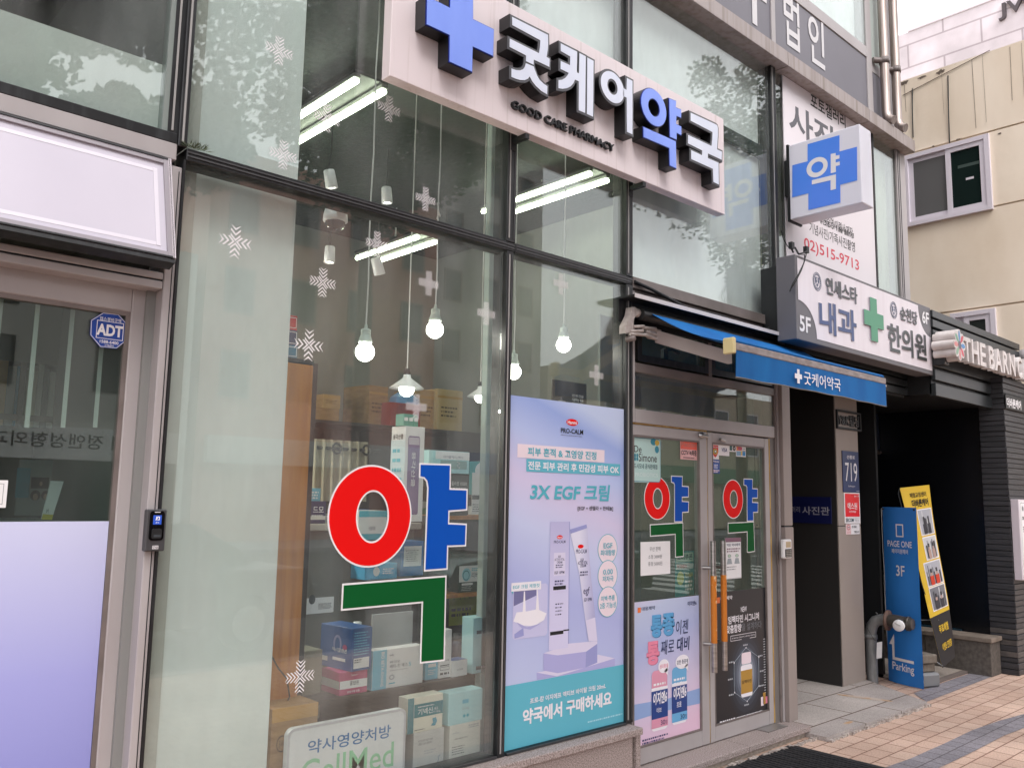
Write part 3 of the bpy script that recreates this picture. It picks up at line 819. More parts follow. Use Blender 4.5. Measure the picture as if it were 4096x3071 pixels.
e2 = [(1277, 600), (1360, 645), (1360, 1432), (1278, 1395), (1275, 893), (1222, 868), (1228, 752), (1273, 778)]
letter('sign_letter', [[oval(S2, (893, 640), (1236, 800), (1003, 483), (1115, 985)), oval(S2, (990, 665), (1140, 765), (1040, 605), (1090, 857))], loops(S2, [e2])], LWH, LG, 0.013, None)
y2 = [(585, 315), (675, 350), (672, 435), (742, 465), (742, 570), (680, 545), (675, 655), (745, 690), (745, 800), (682, 770), (682, 860), (595, 822)]
y3 = [(242, 693), (672, 885), (678, 1240), (592, 1200), (587, 972), (245, 825)]
letter('sign_letter', [[oval(S3, (212, 370), (545, 520), (325, 168), (440, 700)), oval(S3, (305, 400), (458, 480), (360, 310), (400, 562))], loops(S3, [y2]), loops(S3, [y3])], LBL, LBE, 0.004, 'blue raised letter')
k3 = [(868, 503), (1205, 660), (1222, 675), (1230, 705), (1230, 800), (1218, 990), (1283, 1020), (1280, 1128), (1098, 1043), (1095, 1105), (1238, 1168), (1243, 1458), (1170, 1420), (1163, 1248), (875, 1118), (875, 1000), (1018, 1068), (1022, 1005), (832, 910), (833, 798), (1145, 945), (1155, 860), (1158, 762), (868, 610)]
letter('sign_letter', [loops(S3, [k3])], LWH, LG, 0.013, None)
u0, v0 = fs.uv(S1(1478, 1612)); u1 = fs.uv(S2(1066, 1600))[0]; v1 = fs.uv(S1(1500, 1487))[1]
va = fs.uv(S2(975, 1652))[1]; vb = fs.uv(S2(480, 1340))[1]
v0 = (v0 + va) / 2; v1 = (v1 + vb) / 2
mb = MB(); mb.text(fs, 'GOOD CARE PHARMACY', (u0, v0, u1, v1), LB, 0.0, 0.014, 0.018); mb.build('lettering', ms)

# ================================================================== blue awning
awn = thing('awning', 'blue fabric awning with a white pharmacy name on its valance above the doors', 'awning', (5.2, -0.4, 2.5))
mb = MB(); mb.box(4.06, 6.24, -0.15, -0.0, 2.945, 2.957, DARKM); mb.box(4.06, 6.24, -0.155, -0.15, 2.935, 2.962, mat('pale lip', (196, 190, 190), 0.4)); mb.box(4.06, 6.24, -0.02, -0.012, 2.80, 2.945, DARKM)
mb.tube([(4.20, -0.08, 2.86), (6.2, -0.08, 2.86)], 0.038, DARKM, 12); mb.build('cover', awn)
AWB = mat('blue awning fabric', (22, 110, 178), 0.75, 0, 0.25, c2=(12, 84, 150), nscale=(4, 4, 1.2), ncon=(0.3, 0.75), bump=0.1, bscale=400)
YB = -0.73
L0 = at(2937, 1395, YB); R0 = at(3538, 1530, YB)
ax0, ax1, az = L0.x, R0.x, (L0.z + R0.z) / 2 + 0.012
mb = MB(); n = 22; m_ = 8
vs = []; fcs = []
for j in range(m_ + 1):
    t_ = j / m_
    for i in range(n + 1):
        s_ = i / n
        y = -0.11 + (YB + 0.01 + 0.11) * t_; z = 2.872 + (az + 0.025 - 2.872) * t_ - 0.035 * math.sin(math.pi * t_) * (1 + 0.5 * math.sin(7 * s_))
        vs.append((ax0 + 0.02 + (ax1 - ax0 - 0.04) * s_, y, z))
for j in range(m_):
    for i in range(n): fcs.append((j * (n + 1) + i, j * (n + 1) + i + 1, (j + 1) * (n + 1) + i + 1, (j + 1) * (n + 1) + i))
mb.add(vs, [f[::-1] for f in fcs], AWB, True); mb.add([(a_, b_, c_ - 0.003) for a_, b_, c_ in vs], fcs, AWB, True); mb.build('canopy_fabric', awn)
mb = MB(); mb.box(ax0, ax1, YB - 0.012, YB + 0.03, az - 0.022, az + 0.022, mat('awning front bar', (150, 140, 138), 0.5, c2=(120, 108, 104), nscale=(14, 14, 30)), 0.004); mb.box(ax0 + 0.01, ax1 - 0.01, YB - 0.005, YB + 0.05, az + 0.022, az + 0.045, AWB, 0.008); mb.build('front_bar', awn)
mb = MB(); mb.box(ax0 - 0.03, ax0 - 0.001, YB - 0.016, YB + 0.06, az - 0.045, az + 0.05, mat('yellowed end cap', (206, 190, 140), 0.4), 0.006); mb.build('end_cap', awn)
mb = MB(); mb.obox(Vector((ax1 - 0.05, YB + 0.03, az - 0.02)), Vector((0.02, 0.16, 0.0)), Vector((0.20, 0.02, 0)), Vector((0, 0, 0.012)), mat('cream arm end', (206, 192, 178), 0.5)); mb.build('end_cap', awn)
# valance, slightly waved along its hem
zv0 = (at(2934, 1503, YB).z + at(3537, 1625, YB).z) / 2
vs = []; fcs = []; n = 40; m_ = 6
def vy(s_, t_): return YB - 0.008 + t_ * (0.010 * math.sin(6 * s_ + 0.5) + 0.003 * math.sin(17 * s_))
for j in range(m_ + 1):
    for i in range(n + 1):
        s_, t_ = i / n, j / m_
        vs.append((ax0 + 0.008 + (ax1 - ax0 - 0.008) * s_, vy(s_, t_), az - 0.018 + (zv0 + 0.002 * math.sin(31 * s_) + 0.004 * math.sin(5 * s_) - az + 0.018) * t_))
for j in range(m_):
    for i in range(n): fcs.append((j * (n + 1) + i, (j + 1) * (n + 1) + i, (j + 1) * (n + 1) + i + 1, j * (n + 1) + i + 1))
mb = MB(); mb.add(vs, fcs, AWB, True); mb.add([(a_, b_ + 0.003, c_) for a_, b_, c_ in vs], [f[::-1] for f in fcs], AWB, True)
hem = vs[-(n + 1):]; mb.tube([(a_, b_ + .0015, c_) for a_, b_, c_ in hem], 0.004, mat('frayed hem', (120, 116, 108), 0.9), 5)
val = mb.build('valance', awn)
q = K(2450, 1150, 1200, 2212)
fv = FY(YB - 0.022)
mb = MB()
cx0, cz0 = fv.uv(q(1345, 655)); cx1, cz1 = fv.uv(q(1397, 655)); ct = fv.uv(q(1370, 602))[1]; cb = fv.uv(q(1372, 706))[1]
def plus(u0, v0, u1, v1, t=0.34):
    a, b = (u1 - u0) * (1 - t) / 2, (v1 - v0) * (1 - t) / 2
    return [(u0 + a, v0), (u1 - a, v0), (u1 - a, v0 + b), (u1, v0 + b), (u1, v1 - b), (u1 - a, v1 - b), (u1 - a, v1), (u0 + a, v1), (u0 + a, v1 - b), (u0, v1 - b), (u0, v0 + b), (u0 + a, v0 + b)]
mb.poly(fv, plus(cx0, cb, cx1, ct), 0.0, WHITE)
ua = fv.uv(q(1412, 660))[0]; ub = fv.uv(q(1682, 720))[0]
tz = (ct + cb) / 2; hz = (ct - cb)
mb.text(fv, '굿케어약국', (ua, tz - hz * 0.48, ub, tz + hz * 0.46), WHITE, 0.0, 0.008); mb.build('lettering', val)
# folding arm and its wall bracket
mb = MB()
ba = at(2520, 1300, -0.06)
A0 = Vector((4.27, -0.10, 2.60)); A0 = at(2635, 1345, -0.10); A1 = at(2930, 1430, -0.62)
d = (A1 - A0); up = Vector((0, 0, 0.075)); side = Vector((0.0, 0.035, 0))
ARM = mat('awning arm', (158, 146, 142), 0.45)
mb.obox(A0 - up / 2, d, up, side, ARM, 0.004); mb.build('folding_arm', awn)
mb = MB(); q = K(2450, 1200, 400, 2211)
fb = FY(-0.06)
CAST = mat('cast aluminium', (186, 178, 174), 0.4, c2=(150, 140, 134), nscale=(20, 20, 20))
out = [fb.uv(q(*p)) for p in ((375, 165), (440, 165), (490, 200), (490, 330), (420, 420), (405, 640), (400, 740), (345, 720), (230, 740), (235, 570), (350, 330), (365, 250))]
mb.prism(fb, out, -0.03, 0.02, CAST)
c_ = fb.uv(q(510, 280)); mb.lathe(fb.P(c_[0], c_[1], 0.0), [(0, 0.03), (0.026, 0.03), (0.028, 0.02), (0.028, -0.02), (0, -0.02)], CAST, 18, (1, 0, 0))
for p0, p1 in (((340, 700), (620, 690)), ((345, 760), (700, 780)), ((420, 600), (640, 590)), ((600, 620), (900, 640)), ((690, 780), (960, 880)), ((780, 640), (1000, 700)), ((700, 700), (960, 800))):
    a_, b_ = fb.uv(q(*p0)), fb.uv(q(*p1)); mb.tube([fb.P(a_[0], a_[1], 0.015), fb.P(b_[0], b_[1], 0.02)], 0.011, CAST, 8)
a_ = fb.uv(q(375, 860)); mb.lathe(fb.P(a_[0], a_[1], -0.02), [(0, 0.06), (0.018, 0.06), (0.02, 0.0)], ALU_D, 10, fb.N)
mb.prism(fb, [fb.uv(q(*p)) for p in ((690, 600), (800, 620), (900, 720), (960, 880), (800, 850), (700, 740), (760, 700), (740, 640))], -0.01, 0.02, CAST)
mb.build('arm_bracket', awn)

# ================================================================== lit box sign with the blue cross, square to the wall
bx = 6.1
fx = FX(bx)
q = K(2700, 0, 1396, 2204)
c4 = [fx.uv(q(*p)) for p in ((722, 1388), (1178, 1283), (1170, 780), (722, 920))]
bu0, bu1 = (c4[0][0] + c4[3][0]) / 2, (c4[1][0] + c4[2][0]) / 2
bv0, bv1 = (c4[0][1] + c4[1][1]) / 2, (c4[2][1] + c4[3][1]) / 2
bs = thing('box_sign', 'square white projecting box sign with a blue cross and a white pharmacy character', 'sign', (bx, -bu0, bv0))
BOXW = mat('box sign acrylic', (226, 226, 236), 0.25, c2=(220, 220, 230), nscale=(3, 3, 1))
mb = MB(); mb.box(bx, bx + 0.19, -bu1, -bu0, bv0, bv1, BOXW, 0.006); mb.build('box_body', bs)
mb = MB(); mb.box(bx - 0.004, bx + 0.194, -bu0 + 0.001, -bu0 + 0.02, bv0 - 0.01, bv1 + 0.01, DARKM); mb.box(bx + 0.04, bx + 0.15, -bu0 + 0.02, -0.02, bv0 + 0.22, bv1 - 0.10, DARKM); mb.build('bracket', bs)
cp = [fx.uv(q(*p)) for p in ((838, 912), (1040, 855), (1040, 958), (1150, 928), (1152, 1140), (1045, 1168), (1046, 1280), (843, 1328), (843, 1222), (741, 1248), (742, 1045), (838, 1020))]
mb = MB(); mb.poly(fx, cp, 0.0025, mat('box sign blue', (76, 138, 240), 0.35, c2=(92, 138, 242), nscale=(2, 2, 2))); cr_ = mb.build('cross_emblem', bs)
mb = MB()
o = [fx.uv(q(*p)) for p in ((832, 1065), (966, 1035), (895, 997), (905, 1118))]; ii = [fx.uv(q(*p)) for p in ((862, 1060), (938, 1042), (895, 1025), (905, 1090))]
mb.ring(fx, ell(o[0][0], o[3][1], o[1][0], o[2][1]), ell(ii[0][0], ii[3][1], ii[1][0], ii[2][1]), 0.004, WHITE)
mb.poly(fx, [fx.uv(q(*p)) for p in ((985, 975), (1016, 968), (1016, 985), (1040, 980), (1040, 1003), (1016, 1009), (1016, 1028), (1042, 1022), (1042, 1045), (1017, 1051), (1018, 1088), (985, 1096))], 0.004, WHITE)
mb.poly(fx, [fx.uv(q(*p)) for p in ((866, 1140), (1018, 1102), (1018, 1195), (984, 1203), (984, 1140), (866, 1167))], 0.004, WHITE)
mb.build('lettering', bs)

# ================================================================== clinic sign box 5F / 6F
cy = -0.30
fc = FY(cy)
q = K(3100, 900, 700, 1786)
x0, _ = fc.uv(q(213, 730)); x1 = fc.uv(q(1600, 1200))[0]
zt = (fc.uv(q(235, 335))[1] * 0 + fc.uv(q(213, 305))[1] + fc.uv(q(1585, 845))[1]) / 2; zb0 = (fc.uv(q(215, 1160))[1] + fc.uv(q(1610, 1532))[1]) / 2
cs = thing('clinic_sign', 'grey framed white sign box for two clinics with a green cross and floor numbers', 'sign', ((x0 + x1) / 2, cy, zb0))
CGR = mat('clinic sign grey', (104, 102, 106), 0.5)
mb = MB(); mb.box(x0, x1, cy, cy + 0.16, zb0, zt, CGR, 0.004); mb.box(x0 + 0.02, x1 - 0.02, cy + 0.16, -0.0, zb0 + 0.08, zt - 0.06, DARKM); mb.build('sign_box', cs)
ix0 = fc.uv(q(232, 730))[0]; ix1 = fc.uv(q(1590, 1200))[0]
izt = (fc.uv(q(235, 337))[1] + fc.uv(q(1455, 822))[1]) / 2; izb = (fc.uv(q(425, 1160))[1] + fc.uv(q(1592, 1488))[1]) / 2
def arc(cx_, cy_, rx, ry, a0, a1, k=14): return [(cx_ + rx * math.cos(math.radians(a0 + (a1 - a0) * i / k)), cy_ + ry * math.sin(math.radians(a0 + (a1 - a0) * i / k))) for i in range(k + 1)]
r5x = fc.uv(q(425, 1160))[0] - ix0; r5z = fc.uv(q(232, 760))[1] - izb
r6x = ix1 - fc.uv(q(1455, 822))[0]; r6z = izt - fc.uv(q(1590, 1150))[1]
pts = arc(ix0, izb, r5x, r5z, 90, 0) + [(ix1, izb)] + arc(ix1, izt, r6x, r6z, 270, 180) + [(ix0, izt)]
CWH = mat('clinic sign white', (226, 220, 226), 0.4, c2=(220, 213, 219), nscale=(14, 14, 1))
mb = MB(); mb.poly(fc, pts, 0.003, CWH); face = mb.build('sign_face', cs)
INKB = mat('clinic navy letters', (36, 64, 118), 0.4); INKG = mat('clinic charcoal letters', (48, 56, 56), 0.4); GRN = mat('clinic green cross', (58, 142, 104), 0.4); SHD = mat('letter side grey', (160, 158, 166), 0.5)
def fbx(f, q_, l, r, t, b):
    return (f.uv(q_(*l))[0], f.uv(q_(*b))[1], f.uv(q_(*r))[0], f.uv(q_(*t))[1])
mb = MB()
def raised(st, b, m, bold):
    mb.text(fc, st, b, SHD, 0.004, bold, 0.006)
    mb.text(fc, st, b, m, 0.0105, bold)
raised('연세스타', fbx(fc, q, (507, 600), (830, 740), (560, 545), (775, 795)), INKG, 0.02)
raised('내과', fbx(fc, q, (440, 900), (820, 1000), (480, 770), (785, 1185)), INKB, 0.022)
raised('순천당', fbx(fc, q, (1268, 900), (1442, 950), (1300, 840), (1420, 1020)), INKG, 0.02)
raised('한의원', fbx(fc, q, (1140, 1130), (1535, 1260), (1185, 1010), (1530, 1395)), INKG, 0.022)
b5 = fbx(fc, q, (247, 1010), (360, 1020), (290, 930), (310, 1098)); b6 = fbx(fc, q, (1498, 935), (1566, 950), (1520, 880), (1540, 1012))
mb.text(fc, '5F', b5, WHITE, 0.0035, 0.022); mb.text(fc, '6F', b6, WHITE, 0.0035, 0.022)
cb = fbx(fc, q, (892, 920), (1090, 1020), (985, 750), (1000, 1190))
mb.prism(fc, plus(*cb, t=0.34), 0.004, 0.014, SHD); mb.prism(fc, plus(*cb, t=0.34), 0.0145, 0.017, GRN)
for l, r, t, b in (((380, 560), (468, 600), (425, 485), (425, 672)), ((1170, 850), (1242, 885), (1205, 785), (1205, 955))):
    e = fbx(fc, q, l, r, t, b); cu, cv = (e[0] + e[2]) / 2, (e[1] + e[3]) / 2; a_, b_ = (e[2] - e[0]) / 2, (e[3] - e[1]) / 2
    sc = lambda k: ell(cu - a_ * k, cv - b_ * k, cu + a_ * k, cv + b_ * k, 28)
    NV = mat('emblem navy', (40, 58, 96), 0.4)
    mb.ring(fc, sc(1.0), sc(0.93), 0.005, NV); mb.ring(fc, sc(0.86), sc(0.68), 0.005, NV)
    for i in range(20):
        t_ = 2 * math.pi * i / 20; mb.rect(fc, (cu + a_ * .77 * math.cos(t_) - a_ * .04, cv + b_ * .77 * math.sin(t_) - b_ * .05, cu + a_ * .77 * math.cos(t_) + a_ * .04, cv + b_ * .77 * math.sin(t_) + b_ * .05), 0.0055, CWH)
    mb.poly(fc, [(cu - a_ * .48, cv + b_ * .45), (cu + a_ * .48, cv + b_ * .45), (cu + a_ * .48, cv - b_ * .1), (cu, cv - b_ * .6), (cu - a_ * .48, cv - b_ * .1)], 0.0055, NV)
    mb.ring(fc, ell(cu - a_ * .2, cv + b_ * .05, cu + a_ * .2, cv + b_ * .4, 16), ell(cu - a_ * .1, cv + b_ * .14, cu + a_ * .1, cv + b_ * .31, 16), 0.006, CWH)
    mb.poly(fc, [(cu - .05 * a_, cv), (cu + .05 * a_, cv), (cu + .34 * a_, cv - b_ * .3), (cu + .2 * a_, cv - b_ * .36), (cu, cv - b_ * .16), (cu - .2 * a_, cv - b_ * .36), (cu - .34 * a_, cv - b_ * .3)], 0.006, CWH)
mb.build('lettering', face)
# loose cables at its upper left corner
cb = MB()
q0 = K(3100, 900, 700, 1786)
def P3(x, y, yy): return at(*q0(x, y), yy)
for pts, r in (([(65, 60, -0.03), (90, 150, -0.03), (130, 220, -0.06), (165, 240, -0.2)], 0.004), ([(160, 200, -0.2), (170, 240, -0.22), (185, 278, -0.25)], 0.007), ([(205, 230, -0.22), (225, 270, -0.25), (240, 295, -0.3)], 0.007), ([(240, 295, -0.31), (285, 285, -0.32), (320, 270, -0.32), (316, 310, -0.32), (290, 400, -0.32), (240, 500, -0.32), (180, 600, -0.31), (150, 680, -0.28)], 0.005), ([(245, 300, -0.31), (300, 300, -0.325), (305, 360, -0.325), (270, 460, -0.325), (215, 570, -0.315), (150, 670, -0.28)], 0.004)):
    cb.tube([P3(*p) for p in pts], r, DARKM, 6)
for x, y in ((168, 210), (318, 255)): p = P3(x, y, -0.24); cb.box(p.x - .02, p.x + .02, p.y - .015, p.y + .015, p.z - .025, p.z + .025, DARKM)
tag(cb.build('loose_cable'), 'loose black cables hanging over the upper left corner of the clinic sign', 'cable')

# ================================================================== photo studio banner on the upper glass
fp = FY(-0.006)
q = K(3000, 400, 1096, 1514)
px0, px1 = 6.166, 7.80
ban = thing('photo_studio_banner', 'tall white photo studio banner on the glass behind the projecting cross sign', 'banner', (7, -0.006, 3.3))
BW = mat('banner white', (222, 216, 220), 0.5)
mb = MB(); mb.box(px0, px1, -0.012, -0.003, 3.05, ZL0 - 0.003, BW); mb.build('banner_sheet', ban)
mb = MB(); mb.box(px1, px1 + 0.03, -0.02, 0.0, 3.05, ZL0 - 0.003, DARKM); mb.build('edge_strip', ban)
fp = FY(-0.012)
GREYL = mat('banner grey lettering', (92, 92, 98), 0.5); REDL = mat('banner red lettering', (206, 60, 78), 0.5)
mb = MB(); q3 = K(2700, 0, 1396, 2204)
mb.text(fp, '포토갤러리', fbx(fp, q3, (855, 640), (1075, 740), (870, 595), (1062, 808)), BLACKI, 0.001, 0.016)
sb = fbx(fp, q3, (722, 850), (860, 850), (760, 655), (800, 890))
mb.text(fp, '사진관', (sb[0], sb[1], sb[0] + (sb[2] - sb[0]) * 3.3, sb[3]), GREYL, 0.001, 0.02)
mb.text(fp, '프로필/우정/커플촬영', fbx(fp, q3, (770, 1400), (1128, 1470), (940, 1385), (1110, 1500)), BLACKI, 0.001, 0.004)
mb.text(fp, '기념사진/가족사진촬영', fbx(fp, q3, (848, 1440), (1135, 1540), (860, 1405), (1120, 1588)), BLACKI, 0.001, 0.004)
pb_ = fbx(fp, q, (332, 830), (602, 920), (340, 775), (590, 955))
mb.text(fp, '02)515-9713', (pb_[0] - 0.10, pb_[1], pb_[2], pb_[3]), REDL, 0.001, 0.012)
mb.text(fp, '여권/증명/이력서/제작', (px0 + 0.55, 4.07, px0 + 1.18, 4.17), BLACKI, 0.001, 0.004)
mb.build('lettering', ban)

# ================================================================== drain pipes at the building corner
STEEL = mat('stainless drain pipe', (178, 166, 160), 0.42, 0.75, c2=(120, 108, 100), nscale=(40, 40, 1.5))
for x, lab in ((8.03, 'stainless drain pipe with a bent foot on the ledge, nearer the grey sign band'), (8.29, 'stainless drain pipe with a bent foot on the ledge, at the outer building corner')):
    t = thing('drain_pipe', lab, 'pipe', (x, -0.08, ZL1), 'drain pipes over the ledge')
    mb = MB(); mb.tube([(x, -0.07, 9.0), (x, -0.07, ZL1 + 0.14), (x - 0.005, -0.08, ZL1 + 0.09), (x - 0.01, -0.105, ZL1 + 0.055), (x - 0.015, -0.15, ZL1 + 0.035)], 0.043, STEEL, 14); mb.build('pipe', t)
    mb = MB(); mb.lathe((x, -0.07, 6.02), [(0.044, -0.03), (0.05, -0.03), (0.05, 0.03), (0.044, 0.03)], ALU_D, 14); mb.tube([(x, -0.07, 6.02), (x - 0.10, 0.0, 6.02)], 0.028, ALU_D, 10); mb.build('clamp', t)

# ================================================================== pharmacy characters and posters stuck on the glass
def fine(mb, fr, b, rows, m, n=0.0015, fill=0.55, seed=1):
    """small print too far off to read: rows of short strokes"""
    r = random.Random(seed); u0, v0, u1, v1 = b; h = (v1 - v0) / rows
    if h <= 1e-5 or u1 - u0 <= 0 or (u1 - u0) / h > 400: print('FINE?', b); return
    for i in range(rows):
        u = u0; end = u1 - (u1 - u0) * r.uniform(0, 0.25); v = v1 - h * (i + 1) + h * (1 - fill) / 2
        while u < end:
            w = min(r.uniform(0.5, 2.2) * h * fill, end - u); mb.rect(fr, (u, v, u + w, v + h * fill), n, m); u += w + h * 0.3

def character(q, fr, ring_o, ring_i, blue, green, grow, label):
    t_ = [fr.uv(q(*p)) for p in blue + green]
    base = (sum(p[0] for p in t_) / len(t_), fr.O.y, min(p[1] for p in t_))
    t = thing('pharmacy_decal', label, 'decal', base, 'pharmacy character decals on the glass')
    for nm, lp, m in (('ring', [ell(*ring_o), ell(*ring_i)], RED), ('stroke', [[fr.uv(q(*p)) for p in blue]], BLUE), ('hook', [[fr.uv(q(*p)) for p in green]], GREEN)):
        mb = MB()
        if nm == 'ring':
            o, i_ = ring_o, ring_i
            mb.curve(fr, [ell(o[0] - grow, o[1] - grow, o[2] + grow, o[3] + grow, 56), ell(i_[0] + grow, i_[1] + grow, i_[2] - grow, i_[3] - grow, 56)], 0.0, WHITE, 0, 0.0008)
            mb.curve(fr, [ell(*o, 56), ell(*i_, 56)], 0.0012, m, 0, 0.0006)
        else:
            mb.curve(fr, lp, 0.0, WHITE, grow, 0.0008); mb.curve(fr, lp, 0.0012, m, 0, 0.0006)
        mb.build(nm, t)
fg = FY(-0.003)
q = K(1050, 1800, 1000, 2212)
def ov(fr, q, l, r, t, b): return fbx(fr, q, l, r, t, b)
character(q, fg, ov(fg, q, (588, 590), (1306, 560), (985, 146), (930, 1022)), ov(fg, q, (828 - 3, 600), (1118, 570), (975, 352), (965, 822)),
          [(1398, 128), (1656, 136), (1652, 350), (1804, 356), (1800, 520), (1643, 532), (1640, 655), (1796, 662), (1790, 836), (1632, 842), (1626, 1042), (1440, 1056), (1468, 330), (1458, 270), (1432, 238), (1396, 230)],
          [(718, 1195), (1616, 1122), (1600, 1648 + 200), (1404, 1480 + 390), (1420, 1335), (708, 1402)], 0.0085,
          'large red, blue and green pharmacy character on the window left of the cream poster')
fd_ = FY(-0.001)
fdg = FY(0.010)
q = K(2450, 1600, 800, 1658)
character(q, fdg, ov(fdg, q, (266, 815), (472, 815), (372, 642), (368, 984)), ov(fdg, q, (333, 815), (414, 815), (374, 728), (373, 902)),
          [(490, 632), (576, 636), (574, 716), (626, 720), (626, 798), (574, 800), (574, 842), (628, 846), (626, 922), (576, 926), (576, 1002), (516, 1004), (516, 700), (508, 682), (490, 676)],
          [(314, 1036), (580, 1020), (584, 1290), (524, 1296), (522, 1106), (316, 1122)], 0.0062,
          'red, blue and green pharmacy character on the left door leaf')
character(q, fdg, ov(fdg, q, (918, 818), (1078, 818), (998, 664), (995, 974)), ov(fdg, q, (972, 820), (1036, 820), (1003, 745), (1002, 895)),
          [(1090, 656), (1158, 658), (1157, 736), (1200, 738), (1200, 806), (1157, 808), (1157, 850), (1204, 852), (1202, 924), (1164, 926), (1166, 996), (1118, 998), (1116, 720), (1108, 704), (1090, 700)],
          [(960, 1022), (1168, 1012), (1176, 1248), (1130, 1256), (1118, 1254), (1118, 1086), (960, 1098)], 0.0062,
          'red, blue and green pharmacy character on the right door leaf')

# ---- snowflake crosses of white chevrons
def flake_mb(fr, u, v, s=0.072, n=5, rot=0.0, wide=0.36):
    mb = MB(); wa = s * wide
    for k in range(4):
        a = rot + k * math.pi / 2; c, d = math.cos(a), math.sin(a)
        for i in range(n):
            r0 = s * (0.04 + 0.96 * i / n); th = s * 0.96 / n * 0.40
            tip = r0 + 0.0; out = min(r0 + wa, s)
            for sg in (1, -1):
                # one limb of a chevron, pointing at the centre, cut at the arm's end
                w1 = out - r0
                pts = [(r0, 0), (r0 + w1, sg * w1), (min(r0 + w1 + th, s), sg * w1), (min(r0 + th, s), 0)]
                mb.poly(fr, [(u + x * c - y * d, v + x * d + y * c) for x, y in (pts if sg > 0 else pts[::-1])], 0.0, FLK)
    return mb
FLK = mat('white chevron print', (226, 222, 224), 0.5)
flakes = [((603, 110), 0, 'at the very top of the pale board'), ((612, 335), 0, 'on the pale board just above the long black transom'), ((706, 255), 0, 'over the lit tubes beside the pale board'), ((840, 235), 0, 'under the left corner of the fascia sign'), ((919, 430), 1, 'just above the transom under the small print of the sign'),
          ((508, 522), 2, 'alone on the pale board under the transom'), ((814, 527), 1, 'beside the dome camera below the transom'), ((697, 610), 0, 'beside the pale board below the dome camera'), ((667, 745), 2, 'brightest, beside the red and blue box edge'), ((926, 612), 1, 'right above the right hand hanging bulb'),
          ((1050, 677), 1, 'beside the frame left of the narrow window'), ((1211, 613), 1, 'above the bulb of the narrow window'), ((1288, 810), 1, 'above the right corner of the cream poster'), ((899, 878), 1, 'under the white cone lamp'), ((648, 1460), 0, 'lowest, beside the stacked medicine boxes')]
protos = {}
for (x, y), kind, where in flakes:
    u, v = fg.uv(D(x, y))
    lab = 'white chevron cross sticker ' + where
    if kind not in protos:
        mb = flake_mb(fg, u, v, (0.072, 0.068, 0.074)[kind], (4, 4, 3)[kind], 0.0, (0.30, 0.28, 0.30)[kind])
        o = mb.build('snow_sticker', origin=(u, fg.O.y, v)); protos[kind] = (o, u, v)
        tag(o, lab, 'sticker', 'chevron cross stickers on the windows')
    else:
        o, _, _ = protos[kind]; c = o.copy(); COL.objects.link(c); c.location = (u, fg.O.y, v); c['label'] = lab

# ---- the big cream poster
fpst = FY(-0.006)
PU0, PU1, PV0, PV1 = 3.142, 4.150, 0.371, 2.250
LAV = gradient_mat('poster lavender', [(0.0, (190, 202, 232)), (0.35, (172, 180, 226)), (0.5, (196, 204, 236)), (0.62, (208, 200, 230)), (0.74, (180, 194, 234)), (0.84, (150, 170, 224)), (0.90, (192, 206, 236)), (1.0, (198, 210, 240))], 2, 0.0, 2.1, 0.35, 0.35)
po = thing('cream_poster', 'tall lavender and turquoise poster for a skin cream on the narrow window', 'poster', ((PU0 + PU1) / 2, -0.006, PV0))
mb = MB(); mb.box(PU0, PU1, -0.006, -0.001, PV0, PV1, LAV); mb.build('poster_sheet', po)
z4 = K(1950, 2250, 650, 1313); z3 = K(1950, 1550, 650, 1437)
b = fpst.uv(z4(105, 1000))[1]; b2 = fpst.uv(z4(1125, 818))[1]; bandz = (b + b2) / 2
mb = MB(); mb.rect(fpst, (PU0, PV0, PU1, bandz), 0.001, TEALP)
def tx(st, q, l, r, t, bt, m, bold=0.02, n=0.003, shear=0.0, fr=fpst, mbx=None):
    bx_ = fbx(fr, q, l, r, t, bt)
    (mbx or mb).text(fr, st, (bx_[0], bx_[1], bx_[2] - shear * (bx_[3] - bx_[1]), bx_[3]), m, n, bold, 0, shear)
TEALT = mat('turquoise lettering', (78, 174, 192), 0.5)
PW = mat('poster white', (234, 232, 238), 0.5); PWP = mat('poster pale pink', (232, 216, 224), 0.5)
mb.poly(fpst, ell(*fbx(fpst, z3, (695, 305), (798, 312), (745, 277), (748, 338))), 0.002, RED); tx('Hanmi', z3, (706, 305), (787, 312), (745, 292), (748, 324), PW, 0.02)
tx('PRO-CALM', z3, (646, 380), (843, 390), (700, 360), (800, 412), BLACKI, 0.018)
fine(mb, fpst, fbx(fpst, z3, (646, 415), (843, 432), (700, 416), (800, 436)), 1, mat('pale print', (120, 124, 150), 0.6), 0.002)
mb.rect(fpst, fbx(fpst, z3, (263, 550), (1033, 600), (263, 495), (1033, 662)), 0.0015, PWP)
mb.rect(fpst, fbx(fpst, z3, (342, 690), (1171, 720), (342, 628), (1171, 778)), 0.002, TEALP)
tx('피부 흔적 & 고영양 진정', z3, (354, 565), (960, 600), (400, 527), (940, 638), TEALT, 0.024)
tx('전문 피부 관리 후 민감성 피부 OK', z3, (356, 690), (1160, 720), (400, 650), (1130, 760), PW, 0.024)
tx('3X EGF 크림', z3, (370, 920), (1082, 930), (420, 838), (1000, 1002), TEALT, 0.028, shear=0.16)
tx('[EGF + 센텔라 + 판테놀]', z3, (795, 1070), (1107, 1070), (800, 1045), (1100, 1092), BLACKI, 0.012)
